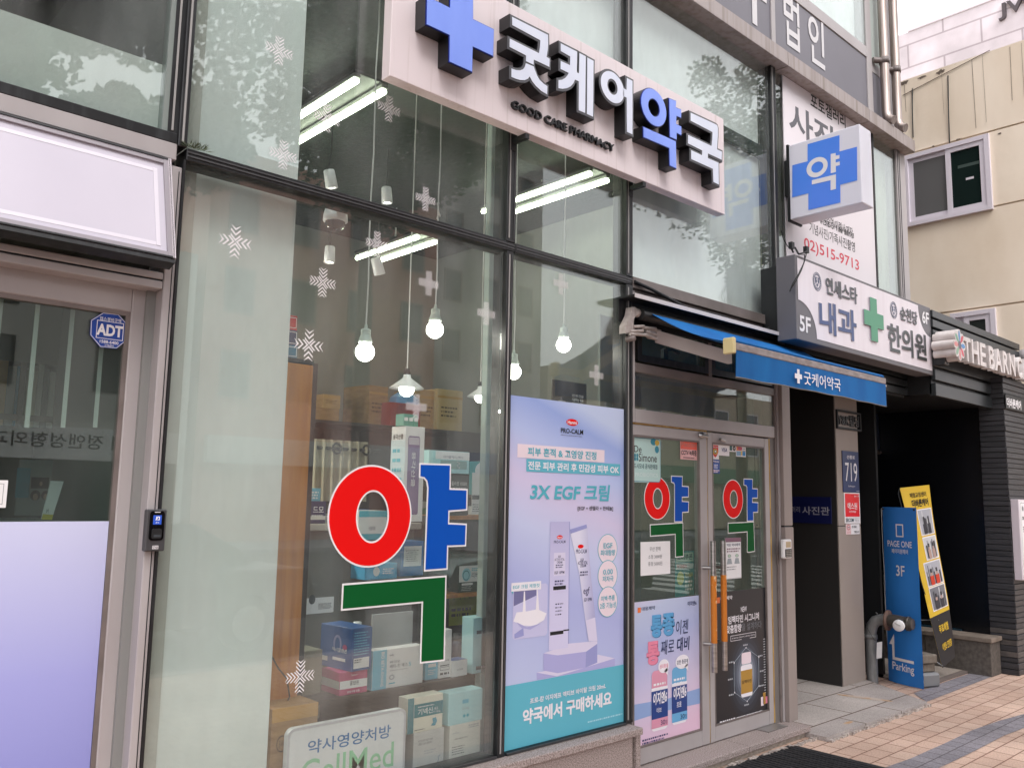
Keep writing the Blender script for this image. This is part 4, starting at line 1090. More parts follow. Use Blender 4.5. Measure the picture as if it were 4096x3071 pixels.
# product picture: carton, tube, plinths, texture inset
BXF = gradient_mat('printed carton lavender', [(0.0, (208, 206, 236)), (0.6, (180, 178, 218)), (1.0, (134, 138, 176))], 2, 0.75, 1.6, 0.4)
P1 = mat('printed plinth front', (170, 170, 218), 0.5); P2 = mat('printed plinth top', (214, 210, 234), 0.5); P3_ = mat('printed plinth side', (150, 154, 206), 0.5)
def pp(q, pts, m, n): mb.poly(fpst, [fpst.uv(q(*p)) for p in pts], n, m)
pp(z4, [(395, 885), (560, 860), (1028, 770), (1028, 832), (398, 945)], P1, 0.0011); pp(z4, [(395, 885), (560, 855), (890, 740), (1028, 770), (560, 915)], P2, 0.0014)
pp(z4, [(450, 730), (565, 745), (565, 890), (450, 868)], P1, 0.0017); pp(z4, [(565, 745), (795, 715), (790, 845), (565, 890)], P1, 0.0017); pp(z4, [(795, 715), (885, 650), (885, 805), (790, 845)], P3_, 0.0017); pp(z4, [(450, 730), (560, 690), (660, 650), (885, 630), (885, 652), (795, 716), (565, 746)], P2, 0.0019)
bxa = [(503, -600 + 600), (655, 0), (660, 685), (503, 705)]
u0, vt = fpst.uv(z3(553, 1185)); u1, _ = fpst.uv(z3(720, 1190)); _, vb = fpst.uv(z4(503, 705))
mb.rect(fpst, (u0, vb, u1, vt), 0.0024, BXF); mb.rect(fpst, (u1, vb + 0.02, u1 + 0.006, vt), 0.0024, P3_)
mb.poly(fpst, ell(*fbx(fpst, z3, (610, 1320), (662, 1322), (635, 1303), (636, 1337))), 0.003, RED); tx('Hanmi', z3, (616, 1320), (656, 1322), (635, 1312), (636, 1330), PW, 0.01, 0.0034)
DKV = mat('dark violet print', (62, 62, 104), 0.5)
tx('PRO-CALM', z3, (584, 1360), (686, 1362), (600, 1350), (680, 1372), DKV, 0.012)
mb.rect(fpst, fbx(fpst, z3, (583, 1550), (685, 1550), (583, 1460), (685, 1657)), 0.0028, P2)
tx('EGF', z3, (622, 1492), (646, 1492), (630, 1482), (640, 1502), DKV); tx('ACTIVE VITAL', z3, (590, 1517), (678, 1518), (600, 1508), (670, 1527), DKV, 0.01); tx('CREAM', z3, (610, 1543), (658, 1543), (620, 1533), (650, 1552), DKV)
fine(mb, fpst, fbx(fpst, z3, (600, 1575), (668, 1575), (600, 1560), (668, 1592)), 2, DKV, 0.0032); tx('EGF 10PPM', z3, (590, 1632), (676, 1632), (600, 1622), (670, 1643), DKV)
mb.rect(fpst, fbx(fpst, z4, (528, 198), (630, 200), (528, 190), (630, 212)), 0.003, BLACKI); fine(mb, fpst, fbx(fpst, z4, (540, 155), (618, 155), (540, 138), (618, 178)), 2, DKV, 0.003); fine(mb, fpst, fbx(fpst, z4, (545, 370), (612, 370), (545, 320), (612, 425)), 4, DKV, 0.003, 0.35)
mb.rect(fpst, fbx(fpst, z4, (503, 565), (610, 555), (503, 558), (610, 572)), 0.003, BLACKI); mb.rect(fpst, fbx(fpst, z4, (610, 545), (656, 540), (610, 540), (656, 545)), 0.003, BLACKI)
TUB = gradient_mat('printed tube lilac', [(0.0, (222, 222, 240)), (0.5, (176, 176, 214)), (1.0, (156, 158, 196))], 0, 0.08, 0.33, 0.35, )
def q34(x, y): return z3(x, y)
tubep = [fpst.uv(z3(727, 1252)), fpst.uv(z3(872, 1208)), fpst.uv(z3(878, 1230)), fpst.uv(z3(912, 1660)), fpst.uv(z4(868, 440)), fpst.uv(z4(886, 632)), fpst.uv(z4(815, 632)), fpst.uv(z4(784, 440)), fpst.uv(z3(812, 1660)), fpst.uv(z3(732, 1290))]
mb.poly(fpst, tubep, 0.0026, TUB); pp(z4, [(790, 465), (866, 440), (885, 630), (815, 632)], P2, 0.003)
pp(z3, [(727, 1252), (872, 1208), (878, 1240), (732, 1290)], P3_, 0.003)
mb.poly(fpst, ell(*fbx(fpst, z3, (795, 1402), (847, 1400), (820, 1385), (822, 1420))), 0.003, RED)
tx('PRO-CALM', z3, (780, 1455), (874, 1430), (800, 1428), (860, 1462), DKV, 0.012); tx('EGF', z3, (820, 1520), (848, 1516), (830, 1508), (840, 1532), DKV); tx('ACTIVE VITAL', z3, (795, 1555), (882, 1535), (800, 1534), (870, 1560), DKV); tx('CREAM', z3, (816, 1575), (868, 1565), (830, 1560), (850, 1585), DKV)
fine(mb, fpst, fbx(fpst, z4, (745, 95), (812, 75), (750, 65), (800, 105)), 2, DKV, 0.0034)
tx('egf', z4, (772, 240), (822, 225), (790, 195), (800, 268), DKV, 0.01); tx('EGF 10PPM', z4, (778, 305), (838, 288), (790, 284), (830, 308), DKV)
# round claims
c1 = fbx(fpst, z3, (973, 1425), (1147, 1428), (1060, 1293), (1058, 1560)); c3 = fbx(fpst, z4, (888, 310), (1049, 310), (965, 195), (965, 433))
cw, ch = (c1[2] - c1[0]) / 2, (c1[3] - c1[1]) / 2
for k, (l1, l2) in enumerate((('EGF', '최대함량'), ('0.00', '저자극'), ('미백·주름', '2중 기능성'))):
    t_ = k / 2; cu = (c1[0] + c1[2]) / 2 * (1 - t_) + (c3[0] + c3[2]) / 2 * t_; cv = (c1[1] + c1[3]) / 2 * (1 - t_) + (c3[1] + c3[3]) / 2 * t_
    mb.poly(fpst, ell(cu - cw, cv - cw, cu + cw, cv + cw), 0.0012 + k * 0.0008, TEALP); mb.poly(fpst, ell(cu - cw * .95, cv - cw * .95, cu + cw * .95, cv + cw * .95), 0.0015 + k * 0.0008, PWP)
    w1, w2 = (0.45, 0.74) if k == 0 else ((0.48, 0.55) if k == 1 else (0.68, 0.8))
    mb.text(fpst, l1, (cu - cw * w1, cv + cw * .06, cu + cw * w1, cv + cw * .40), TEALT, 0.0046, 0.012); mb.text(fpst, l2, (cu - cw * w2, cv - cw * .42, cu + cw * w2, cv - cw * .04), TEALT, 0.0046, 0.012)
# inset of the cream's texture
i0 = fbx(fpst, z4, (203, 400), (483, 380), (210, 185), (215, 620))
mb.poly(fpst, rrect(*i0, 0.02), 0.0014, gradient_mat('inset lavender', [(0, (196, 196, 230)), (1, (166, 168, 208))], 2, 0.9, 1.3, 0.5))
w_, h_ = i0[2] - i0[0], i0[3] - i0[1]
def ip(pts, m, n): mb.poly(fpst, [(i0[0] + x * w_, i0[1] + y * h_) for x, y in pts], n, m)
ip([(0.02, 0.62), (0.66, 0.78), (0.66, 0.95), (0.02, 0.95)], mat('inset tube', (112, 112, 156), 0.5), 0.0018)
ip([(0.02, 0.34), (0.3, 0.24), (0.6, 0.2), (0.9, 0.3), (0.97, 0.42), (0.7, 0.52), (0.4, 0.5), (0.1, 0.5)], PW, 0.0022); ip([(0.27, 0.48), (0.30, 0.88), (0.33, 0.88), (0.36, 0.5)], PW, 0.0025); ip([(0.65, 0.5), (0.68, 0.9), (0.70, 0.9), (0.75, 0.5)], PW, 0.0025); ip([(0.1, 0.32), (0.4, 0.2), (0.8, 0.24), (0.5, 0.15), (0.25, 0.2)], P1, 0.0026); ip([(0.05, 0.1), (0.3, 0.2), (0.32, 0.05), (0.06, 0.02)], P3_, 0.002)
lb = fbx(fpst, z4, (190, 195), (430, 180), (200, 162), (200, 232)); mb.rect(fpst, lb, 0.0028, PW); mb.poly(fpst, [(lb[0], lb[1]), (lb[0] + .015, lb[1]), (lb[0] + .015, lb[1] - .015)], 0.0026, TEALT)
mb.text(fpst, 'EGF 크림 제형컷', (lb[0] + .012, lb[1] + .012, lb[2] - .012, lb[3] - .012), TEALT, 0.0032, 0.014)
# bottom band
tx('프로-캄 이지에프 액티브 바이탈 크림 20mL', z4, (340, 1120), (953, 985), (345, 1092), (345, 1138), PW, 0.02)
tx('약국에서 구매하세요', z4, (282, 1230), (1000, 1090), (320, 1176), (345, 1298), PW, 0.035)
fine(mb, fpst, fbx(fpst, z4, (808, 1280), (1100, 1220), (810, 1274), (810, 1296)), 1, mat('faint print', (170, 214, 226), 0.6), 0.002)
mb.build('print', po)
mb = MB(); mb.box(PU0, PU1, -0.02, 0.0, ZS + 0.001, PV0 - 0.002, mat('dark teal seal', (8, 38, 46), 0.5)); mb.build('bottom_seal', po)

# ---- posters and notices on the doors (on the outer face of the door glass)
fq = FY(0.0095)
def poster(name, label, cat, b, m, th=0.002):
    t = thing(name, label, cat, ((b[0] + b[2]) / 2, 0.0095, b[1]))
    mb = MB(); mb.fbox(fq, b, 0.0, th, m); mb.build('sheet', t); return t
dq = K(2450, 2300, 800, 1720)
pb1 = (4.236, 0.196, 4.931, (fq.uv(dq(176, 235))[1] + fq.uv(dq(745, 170))[1]) / 2)
PGR = gradient_mat('pain poster blend', [(0.0, (226, 192, 214)), (0.3, (206, 196, 222)), (0.62, (168, 180, 220)), (0.85, (184, 196, 224)), (1.0, (206, 196, 220))], 2, 0.0, 1.0, 0.4, -0.25)
t1 = poster('pain_relief_poster', 'pink and blue pain relief poster with two bottles on the left door leaf', 'poster', pb1, PGR)
mb = MB(); fq2 = fq
def tq(st, l, r, t, bt, m, bold=0.02, n=0.004, shear=0.0, q=dq, fr=None):
    fr = fr or fq; bx_ = fbx(fr, q, l, r, t, bt); mb.text(fr, st, (bx_[0], bx_[1], bx_[2] - shear * (bx_[3] - bx_[1]), bx_[3]), m, n, bold, 0, shear)
BL2 = mat('poster sky blue', (84, 158, 208), 0.5); PK2 = mat('poster pink', (226, 132, 160), 0.5); NV2 = mat('poster navy', (30, 48, 92), 0.5); BLM = mat('poster wave blue', (140, 166, 212), 0.5)
OR2 = mat('orange mark', (226, 116, 56), 0.5)
mb.poly(fq, [fq.uv(dq(*p)) for p in ((183, 1110), (470, 1060), (640, 1000), (757, 965), (757, 1098), (470, 1160), (183, 1250))], 0.0024, BLM)
mb.rect(fq, fbx(fq, dq, (213, 300), (240, 295), (215, 278), (215, 322)), 0.0035, OR2); tq('대웅제약', (247, 288), (362, 280), (250, 272), (250, 306), NV2, 0.01)
tq('이지엔6', (642, 240), (718, 230), (690, 218), (690, 258), NV2, 0.02)
BL3 = mat('poster deep sky blue', (48, 112, 164), 0.5); PK3 = mat('poster deep pink', (186, 92, 126), 0.5)
for dx, m, n in ((6, BL3, 0.0035), (0, BL2, 0.0045)):
    tq('통', (325 + dx, 430), (420 + dx, 420), (375, 338 + dx), (375, 532 + dx), m, 0.055, n); tq('증', (425 + dx, 420), (527 + dx, 410), (475, 322 + dx), (475, 516 + dx), m, 0.055, n)
for dx, m, n in ((5, PK3, 0.0035), (0, PK2, 0.0045)): tq('통', (288 + dx, 660), (396 + dx, 650), (340, 565 + dx), (340, 768 + dx), m, 0.055, n)
tq('이젠', (538, 440), (650, 430), (560, 385), (620, 500), NV2, 0.004, shear=0.1); tq('째로', (410, 610), (530, 600), (440, 555), (500, 672), NV2, 0.004, shear=0.1); tq('대비', (548, 590), (660, 575), (580, 532), (620, 645), NV2, 0.022, shear=0.1)
for (x0, x1, yt, ycap, yl, ylb, yb), c, nm in (((330, 470, 812, 970, 985, 1225, 1328), mat('bottle pink', (216, 150, 174), 0.4), '이브'), ((505, 636, 782, 930, 945, 1175, 1272), mat('bottle blue', (104, 170, 214), 0.4), '프로')):
    e = lambda x, y: fq.uv(dq(x, y))
    xm = (x0 + x1) / 2
    u0, u1 = e(x0, ycap)[0], e(x1, ycap)[0]
    zt_, zc_, zl_, zlb_, zb_ = [e(xm, y)[1] for y in (yt, ycap, yl, ylb, yb)]
    body = rrect(u0, zb_, u1, zl_ + 0.03, 0.03); mb.poly(fq, body, 0.0035, PW)
    capp = rrect(u0 + .004, zc_ - .02, u1 - .004, zt_, 0.03); mb.poly(fq, capp, 0.0042, c); mb.rect(fq, (u0, zc_ - .022, u1, zc_ + .008), 0.0046, PW)
    mb.rect(fq, (u0, zlb_, u1, zl_), 0.0048, mat('bottle label blue', (28, 62, 130), 0.4)); mb.rect(fq, (u0, zlb_ - .055, u1, zlb_), 0.0048, c)
    mb.text(fq, '이지엔6', (u0 + .012, zlb_ + .085, u1 - .012, zlb_ + .16), PW, 0.0054, 0.03, 0, 0.12); mb.text(fq, nm, (u0 + .05, zlb_ + .035, u0 + .10, zlb_ + .065), PW, 0.0054, 0.01)
    fine(mb, fq, (u0 + .02, zlb_ + .17, u1 - .02, zlb_ + .22), 2, PW, 0.0054); mb.text(fq, '30', (u1 - .075, zlb_ - .045, u1 - .03, zlb_ - .015), NV2, 0.0054, 0.01); mb.text(fq, '정', (u1 - .028, zlb_ - .045, u1 - .008, zlb_ - .02), NV2, 0.0054)
for l, r, t, bt, st, m in (((388, 780), (480, 775), (430, 720), (430, 838), '생리통에', PK2), ((536, 745), (652, 735), (595, 680), (595, 800), '강한 통증에', NV2)):
    b_ = fbx(fq, dq, l, r, t, bt); mb.poly(fq, ell(*b_), 0.006, PW); mb.poly(fq, [(b_[2] - .05, b_[1] + .01), (b_[2] - .01, b_[1] - .022), (b_[2] - .018, b_[1] + .03)], 0.006, PW)
    cv = (b_[1] + b_[3]) / 2; mb.text(fq, st, (b_[0] + .012, cv - .014, b_[2] - .012, cv + .014), m, 0.0066, 0.012)
fine(mb, fq, fbx(fq, dq, (252, 1430), (480, 1390), (255, 1408), (255, 1462)), 2, DKV, 0.003); mb.frame(fq, fbx(fq, dq, (200, 1490), (392, 1450), (205, 1478), (250, 1505)), 0.003, 0.002, 0.003, DKV); fine(mb, fq, fbx(fq, dq, (210, 1485), (385, 1452), (215, 1480), (250, 1498)), 1, DKV, 0.0035)
mb.build('print', t1)
pb2 = (5.103, 0.196, 5.767, (fq.uv(dq(880, 155))[1] + fq.uv(dq(1320, 100))[1]) / 2)
t2 = poster('vitamin_poster', 'black vitamin poster with a glowing gold labelled bottle on the right door leaf', 'poster', pb2, mat('poster black', (22, 25, 32), 0.35))
mb = MB()
mb.rect(fq, fbx(fq, dq, (893, 215), (920, 212), (900, 190), (900, 240)), 0.0035, OR2); tq('대웅제약', (925, 205), (1026, 196), (930, 182), (935, 218), PW, 0.01)
tq('NEW', (1100, 290), (1150, 287), (1120, 268), (1125, 312), PW, 0.01); tq('임팩타민 시그니처', (990, 390), (1255, 350), (1000, 352), (1000, 420), PW, 0.018); tq('맞춤함량', (975, 460), (1105, 450), (1000, 428), (1000, 500), PW, 0.02); tq('을 설계하다', (1108, 450), (1278, 430), (1120, 412), (1130, 476), mat('outlined grey letters', (112, 116, 124), 0.5), 0.004)
bb = fbx(fq, dq, (1013, 545), (1230, 510), (1016, 520), (1016, 568)); mb.frame(fq, bb, 0.003, 0.0025, 0.0035, PW); mb.text(fq, '한 알 속 균형까지 생각한 비타민', (bb[0] + .015, bb[1] + .014, bb[2] - .015, bb[3] - .014), PW, 0.004, 0.006)
cu, cv = fq.uv(dq(1148, 850))
for k, (r_, c_) in enumerate(((0.235, (28, 33, 42)), (0.205, (36, 43, 54)), (0.175, (50, 59, 72)), (0.15, (70, 80, 95)), (0.125, (96, 106, 122)), (0.10, (128, 138, 152)), (0.078, (166, 176, 188)))):
    mb.poly(fq, ell(cu - r_, cv - r_ * 1.25, cu + r_, cv + r_ * 1.25), 0.0024 + k * 0.0003, mat('printed halo %d' % k, c_, 0.4))
b_ = fbx(fq, dq, (1098, 800), (1195, 790), (1145, 660), (1145, 1040)); W_ = b_[2] - b_[0]; H_ = b_[3] - b_[1]
mb.poly(fq, rrect(b_[0], b_[1], b_[2], b_[1] + H_ * .72, .02), 0.005, PW); mb.poly(fq, rrect(b_[0] + W_ * .08, b_[1] + H_ * .74, b_[2] - W_ * .08, b_[3], .014), 0.005, PWP)
GLD = mat('gold label', (186, 146, 62), 0.3, 0.3); mb.rect(fq, (b_[0], b_[1] + H_ * .08, b_[2], b_[1] + H_ * .60), 0.0056, GLD); mb.text(fq, '임팩타민', (b_[0] + .012, b_[1] + H_ * .30, b_[2] - .012, b_[1] + H_ * .38), BLACKI, 0.0062, 0.01)
hexp = [fq.uv(dq(*p)) for p in ((1140, 620), (1250, 700), (1252, 948), (1150, 1080), (1042, 1005), (1038, 750))]
for i in range(6):
    a_, c_ = hexp[i], hexp[(i + 1) % 6]; mb.tube([fq.P(a_[0], a_[1], 0.0066), fq.P(c_[0], c_[1], 0.0066)], 0.0013, mat('printed line', (178, 190, 200), 0.5), 4); mb.poly(fq, ell(a_[0] - .006, a_[1] - .006, a_[0] + .006, a_[1] + .006, 10), 0.008, PW)
for (x, y) in ((1140, 597), (1268, 690), (1282, 820), (1280, 945), (1150, 1110), (1018, 1025), (1010, 892), (1018, 745)): u_, v_ = fq.uv(dq(x, y)); fine(mb, fq, (u_ - .03, v_ - .009, u_ + .03, v_ + .009), 1, mat('printed grey text', (176, 180, 186), 0.5), 0.004)
ub, vb_ = fq.uv(dq(1305, 780))
for k in range(22): mb.rect(fq, (ub - .012, vb_ + .19 - k * .018, ub + .012, vb_ + .196 - k * .018), 0.0036, mat('printed grey text', (176, 180, 186), 0.5))
for x0_, x1_, yt_, yb_, m in ((1272, 1296, 1045, 1122, PWP), (1290, 1312, 1008, 1108, GLD), (1312, 1336, 1040, 1100, PK2)): mb.rect(fq, fbx(fq, dq, (x0_, yt_), (x1_, yt_), (x0_, yt_), (x0_, yb_)), 0.004, m)
fine(mb, fq, fbx(fq, dq, (1065, 1230), (1290, 1150), (1070, 1214), (1070, 1232)), 1, PW, 0.003); fine(mb, fq, fbx(fq, dq, (920, 1270), (1062, 1225), (925, 1248), (925, 1280)), 1, PW, 0.003)
mb.build('print', t2)
# stickers along the tops of the doors
nq = K(2450, 1600, 800, 1658)
def sticker(name, label, l, r, t, bt, m, q=nq, fr=None):
    fr_ = fr or fq; b = fbx(fr_, q, l, r, t, bt); o = thing(name, label, 'sticker', ((b[0] + b[2]) / 2, fr_.O.y, b[1])); mb = MB(); mb.fbox(fr_, b, 0.0, 0.0012, m); mb.build('sheet', o); return o, b
DSM = mat('mint notice', (176, 208, 204), 0.5)
o, b = sticker('brand_notice', 'pale mint notice with rounded corners and serif lettering at the top of the left door', (164, 480), (398, 490), (170, 300), (200, 680), DSM)
mb = MB(); W_, H_ = b[2] - b[0], b[3] - b[1]
mb.poly(fq, rrect(b[0] + .004, b[1] + .004, b[2] - .004, b[3] - .004, .02), 0.002, mat('mint edge', (52, 122, 150), 0.5)); mb.poly(fq, rrect(b[0] + .008, b[1] + .008, b[2] - .008, b[3] - .008, .018), 0.0024, DSM)
TL = mat('dark teal lettering', (20, 70, 78), 0.5); SR = mat('serif ink', (52, 44, 46), 0.5)
mb.text(fq, 'De', fbx(fq, nq, (176, 410), (238, 410), (190, 375), (200, 432)), SR, 0.0032, 0.006); mb.text(fq, 'Simone', fbx(fq, nq, (214, 475), (364, 485), (230, 440), (240, 508)), SR, 0.0032, 0.006); mb.text(fq, '드시모네 공식판매점', fbx(fq, nq, (174, 540), (368, 550), (180, 522), (200, 566)), TL, 0.0032, 0.014)
for dx in (0, 1):
    for dy in (0, 1): u_, v_ = fq.uv(nq(184 + dx * 18, 458 + dy * 28)); mb.poly(fq, ell(u_ - .009, v_ - .013, u_ + .009, v_ + .013, 14), 0.0032, mat('teal dot', (24, 128, 150), 0.5))
mb.text(fq, 'PROBIOTICS', fbx(fq, nq, (185, 610), (372, 620), (200, 600), (220, 632)), mat('faded white print', (206, 222, 220), 0.5), 0.0032, 0.004)
mb.poly(fq, ell(*fbx(fq, nq, (312, 345), (362, 345), (340, 318), (340, 375)), 18), 0.0032, mat('teal dot', (24, 128, 150), 0.5)); mb.poly(fq, ell(*fbx(fq, nq, (348, 352), (384, 352), (366, 330), (366, 378)), 18), 0.0036, mat('mustard dot', (190, 160, 48), 0.5)); mb.poly(fq, ell(*fbx(fq, nq, (348, 405), (382, 405), (366, 380), (366, 440)), 18), 0.0032, mat('teal dot', (24, 128, 150), 0.5))
mb.build('print', o)
o, b = sticker('camera_notice', 'red and pink camera warning sticker at the top right of the left door', (561, 405), (700, 415), (565, 325), (580, 490), mat('pink sticker', (226, 176, 176), 0.5))
mb = MB(); cvm = b[1] + (b[3] - b[1]) * .52; mb.rect(fq, (b[0] + .003, cvm, b[2] - .003, b[3] - .003), 0.002, mat('salmon sticker', (230, 96, 78), 0.5)); mb.text(fq, 'Poccom', (b[0] + .01, cvm + .018, b[2] - .01, cvm + .05), mat('worn salmon letters', (176, 120, 110), 0.5), 0.003, 0.0); mb.text(fq, 'CCTV 녹화중', (b[0] + .008, b[1] + .028, b[2] - .008, b[1] + .066), BLACKI, 0.003, 0.016); fine(mb, fq, (b[0] + .03, b[1] + .008, b[2] - .03, b[1] + .018), 1, BLACKI, 0.003); mb.build('print', o)
o, b = sticker('guard_sticker', 'white sticker with a red and yellow guard shield on the right door', (819, 418), (880, 420), (822, 350), (830, 488), WHITE)
mb = MB(); W_, H_ = b[2] - b[0], b[3] - b[1]; e = lambda x, y: (b[0] + x * W_, b[1] + y * H_)
mb.poly(fq, [e(*p) for p in ((.08, .85), (.92, .85), (.92, .45), (.72, .22), (.5, .1), (.28, .22), (.08, .45))], 0.002, mat('shield red', (206, 38, 30), 0.5)); mb.poly(fq, ell(*e(.2, .28), *e(.8, .64)), 0.0026, mat('mustard dot', (190, 160, 48), 0.5)); mb.poly(fq, ell(*e(.34, .36), *e(.66, .56)), 0.003, BLACKI); mb.rect(fq, (*e(.4, .42), *e(.6, .52)), 0.0034, WHITE); mb.text(fq, 'Poccom', (*e(.14, .7), *e(.86, .8)), WHITE, 0.003); mb.build('print', o)
o, b = sticker('card_sticker', 'white square card payment sticker on the right door', (880, 410), (967, 410), (885, 362), (890, 458), WHITE)
mb = MB(); mb.text(fq, 'VISA', fbx(fq, nq, (900, 410), (948, 412), (905, 394), (910, 428)), mat('card navy', (40, 48, 110), 0.5), 0.002, 0.02, 0, 0.2); mb.build('print', o)
o, b = sticker('card_sticker', 'small green and black card sticker between two larger card stickers', (966, 395), (1022, 398), (970, 368), (975, 426), WHITE)
mb = MB(); W_ = b[2] - b[0]; H_ = b[3] - b[1]; mb.rect(fq, (b[0] + W_ * .06, b[1] + H_ * .15, b[0] + W_ * .42, b[1] + H_ * .85), 0.002, mat('card teal', (36, 92, 92), 0.5)); mb.poly(fq, ell(b[0] + W_ * .5, b[1] + H_ * .15, b[0] + W_ * .95, b[1] + H_ * .85, 20), 0.002, BLACKI); mb.text(fq, 'UC', (b[0] + W_ * .6, b[1] + H_ * .36, b[0] + W_ * .86, b[1] + H_ * .64), WHITE, 0.003, 0.02); mb.build('print', o)
o, b = sticker('card_sticker', 'colourful card sticker patched with orange, blue and yellow', (1022, 415), (1104, 420), (1030, 368), (1030, 466), WHITE)
mb = MB(); W_ = b[2] - b[0]; H_ = b[3] - b[1]
for x0_, y0_, x1_, y1_, c_ in ((.04, .5, .5, .95, (214, 118, 52)), (.2, .55, .62, .8, (180, 60, 90)), (.04, .06, .5, .45, (120, 160, 190)), (.64, .08, .94, .46, (30, 130, 190)), (.5, .1, .62, .5, (220, 190, 70)), (.66, .5, .94, .56, (70, 70, 70)), (.66, .66, .94, .72, (70, 70, 70))): mb.rect(fq, (b[0] + x0_ * W_, b[1] + y0_ * H_, b[0] + x1_ * W_, b[1] + y1_ * H_), 0.002 + x0_ * 0.0004, mat('card patch %d%d%d' % c_, c_, 0.5))
mb.build('print', o)
o, b = sticker('pay_sticker', 'blue mobile payment sticker under the guard shield sticker', (822, 545), (888, 550), (825, 490), (830, 606), mat('pay blue', (34, 70, 150), 0.5))
mb = MB(); W_ = b[2] - b[0]; H_ = b[3] - b[1]; mb.text(fq, 'Alipay', (b[0] + W_ * .12, b[1] + H_ * .78, b[0] + W_ * .9, b[1] + H_ * .93), WHITE, 0.002, 0.02); mb.poly(fq, rrect(b[0] + W_ * .22, b[1] + H_ * .32, b[0] + W_ * .78, b[1] + H_ * .72, .006), 0.0018, mat('pay pale blue', (66, 110, 190), 0.5)); fine(mb, fq, (b[0] + W_ * .3, b[1] + H_ * .36, b[0] + W_ * .75, b[1] + H_ * .66), 3, WHITE, 0.0026); fine(mb, fq, (b[0] + W_ * .06, b[1] + H_ * .06, b[0] + W_ * .95, b[1] + H_ * .28), 2, PWP, 0.0026, 0.7); mb.build('print', o)
o, b = sticker('price_notice', 'plain white paper with umbrella prices taped inside the left door', (232, 1310), (477, 1310), (236, 1175), (238, 1455), PAPER)
mb = MB()
for st, y0_, y1_, xl, xr in (('우산 판매', 1215, 1252, 306, 395), ('소형 3000원', 1282, 1315, 295, 408), ('중형 5000원', 1340, 1374, 294, 410)): mb.text(fq, st, fbx(fq, nq, (xl, y0_), (xr, y0_), (xl, y0_), (xl, y1_)), mat('grey ink', (92, 96, 104), 0.7), 0.002, 0.0)
mb.build('print', o)
o, b = sticker('coupon_notice', 'green and teal printed notice hanging low inside the left door', (518, 1440), (676, 1440), (590, 1250), (520, 1630), mat('teal notice', (70, 150, 150), 0.5), fr=FY(0.05))
fq5 = FY(0.05); mb = MB(); W_ = b[2] - b[0]; H_ = b[3] - b[1]; mb.rect(fq5, (b[0] + .01, b[3] - H_ * .24, b[2] - .01, b[3] - .01), 0.002, mat('pale green strip', (176, 206, 186), 0.5)); mb.text(fq5, '소비쿠폰', (b[0] + .02, b[3] - H_ * .2, b[2] - .02, b[3] - H_ * .07), TL, 0.003, 0.02); mb.rect(fq5, (b[0] + .01, b[3] - H_ * .40, b[2] - .01, b[3] - H_ * .28), 0.002, WHITE); mb.text(fq5, '약국에서', (b[0] + .02, b[3] - H_ * .38, b[0] + W_ * .6, b[3] - H_ * .30), RED, 0.003, 0.01); mb.poly(fq5, ell(b[0] + .02, b[1] + H_ * .25, b[0] + W_ * .45, b[1] + H_ * .55), 0.002, mat('pale yellow', (210, 210, 130), 0.5)); mb.text(fq5, '약사님과', (b[0] + W_ * .5, b[1] + H_ * .42, b[2] - .02, b[1] + H_ * .52), mat('pale yellow', (210, 210, 130), 0.5), 0.003, 0.02); fine(mb, fq5, (b[0] + W_ * .5, b[1] + H_ * .1, b[2] - .02, b[1] + H_ * .36), 3, WHITE, 0.003); mb.build('print', o)
o, b = sticker('pharmacist_notice', 'white notice with a drawing of two people behind the handle of the right door', (934, 1310), (1066, 1300), (940, 1142), (940, 1484), PAPER)
mb = MB(); W_ = b[2] - b[0]; H_ = b[3] - b[1]; mb.rect(fq, (b[0], b[3] - H_ * .1, b[2], b[3]), 0.0018, mat('mauve strip', (122, 84, 104), 0.5)); mb.text(fq, '약은 약사에게', (b[0] + W_ * .1, b[3] - H_ * .21, b[2] - W_ * .08, b[3] - H_ * .135), NV2, 0.002, 0.014); fine(mb, fq, (b[0] + W_ * .1, b[3] - H_ * .36, b[2] - W_ * .05, b[3] - H_ * .24), 2, mat('mauve strip', (122, 84, 104), 0.5), 0.002)
for x in (.25, .72):
    mb.poly(fq, ell(b[0] + W_ * (x - .1), b[1] + H_ * .52, b[0] + W_ * (x + .1), b[1] + H_ * .60, 16), 0.002, mat('pale green strip', (176, 206, 186), 0.5)); mb.ring(fq, ell(b[0] + W_ * (x - .1), b[1] + H_ * .52, b[0] + W_ * (x + .1), b[1] + H_ * .60, 16), ell(b[0] + W_ * (x - .08), b[1] + H_ * .525, b[0] + W_ * (x + .08), b[1] + H_ * .595, 16), 0.0024, BLACKI)
    mb.poly(fq, [(b[0] + W_ * (x - .17), b[1] + H_ * .36), (b[0] + W_ * (x + .17), b[1] + H_ * .36), (b[0] + W_ * (x + .1), b[1] + H_ * .50), (b[0] + W_ * (x - .1), b[1] + H_ * .50)], 0.002, mat('drawing grey', (150, 160, 166), 0.6))
fine(mb, fq, (b[0] + W_ * .08, b[1] + H_ * .2, b[2] - W_ * .3, b[1] + H_ * .32), 2, mat('grey ink', (92, 96, 104), 0.7), 0.002, 0.35); mb.frame(fq, (b[0] + .003, b[1] + .003, b[2] - .003, b[3] - H_ * .1), 0.0015, 0.0015, 0.002, mat('grey ink', (92, 96, 104), 0.7)); mb.build('print', o)
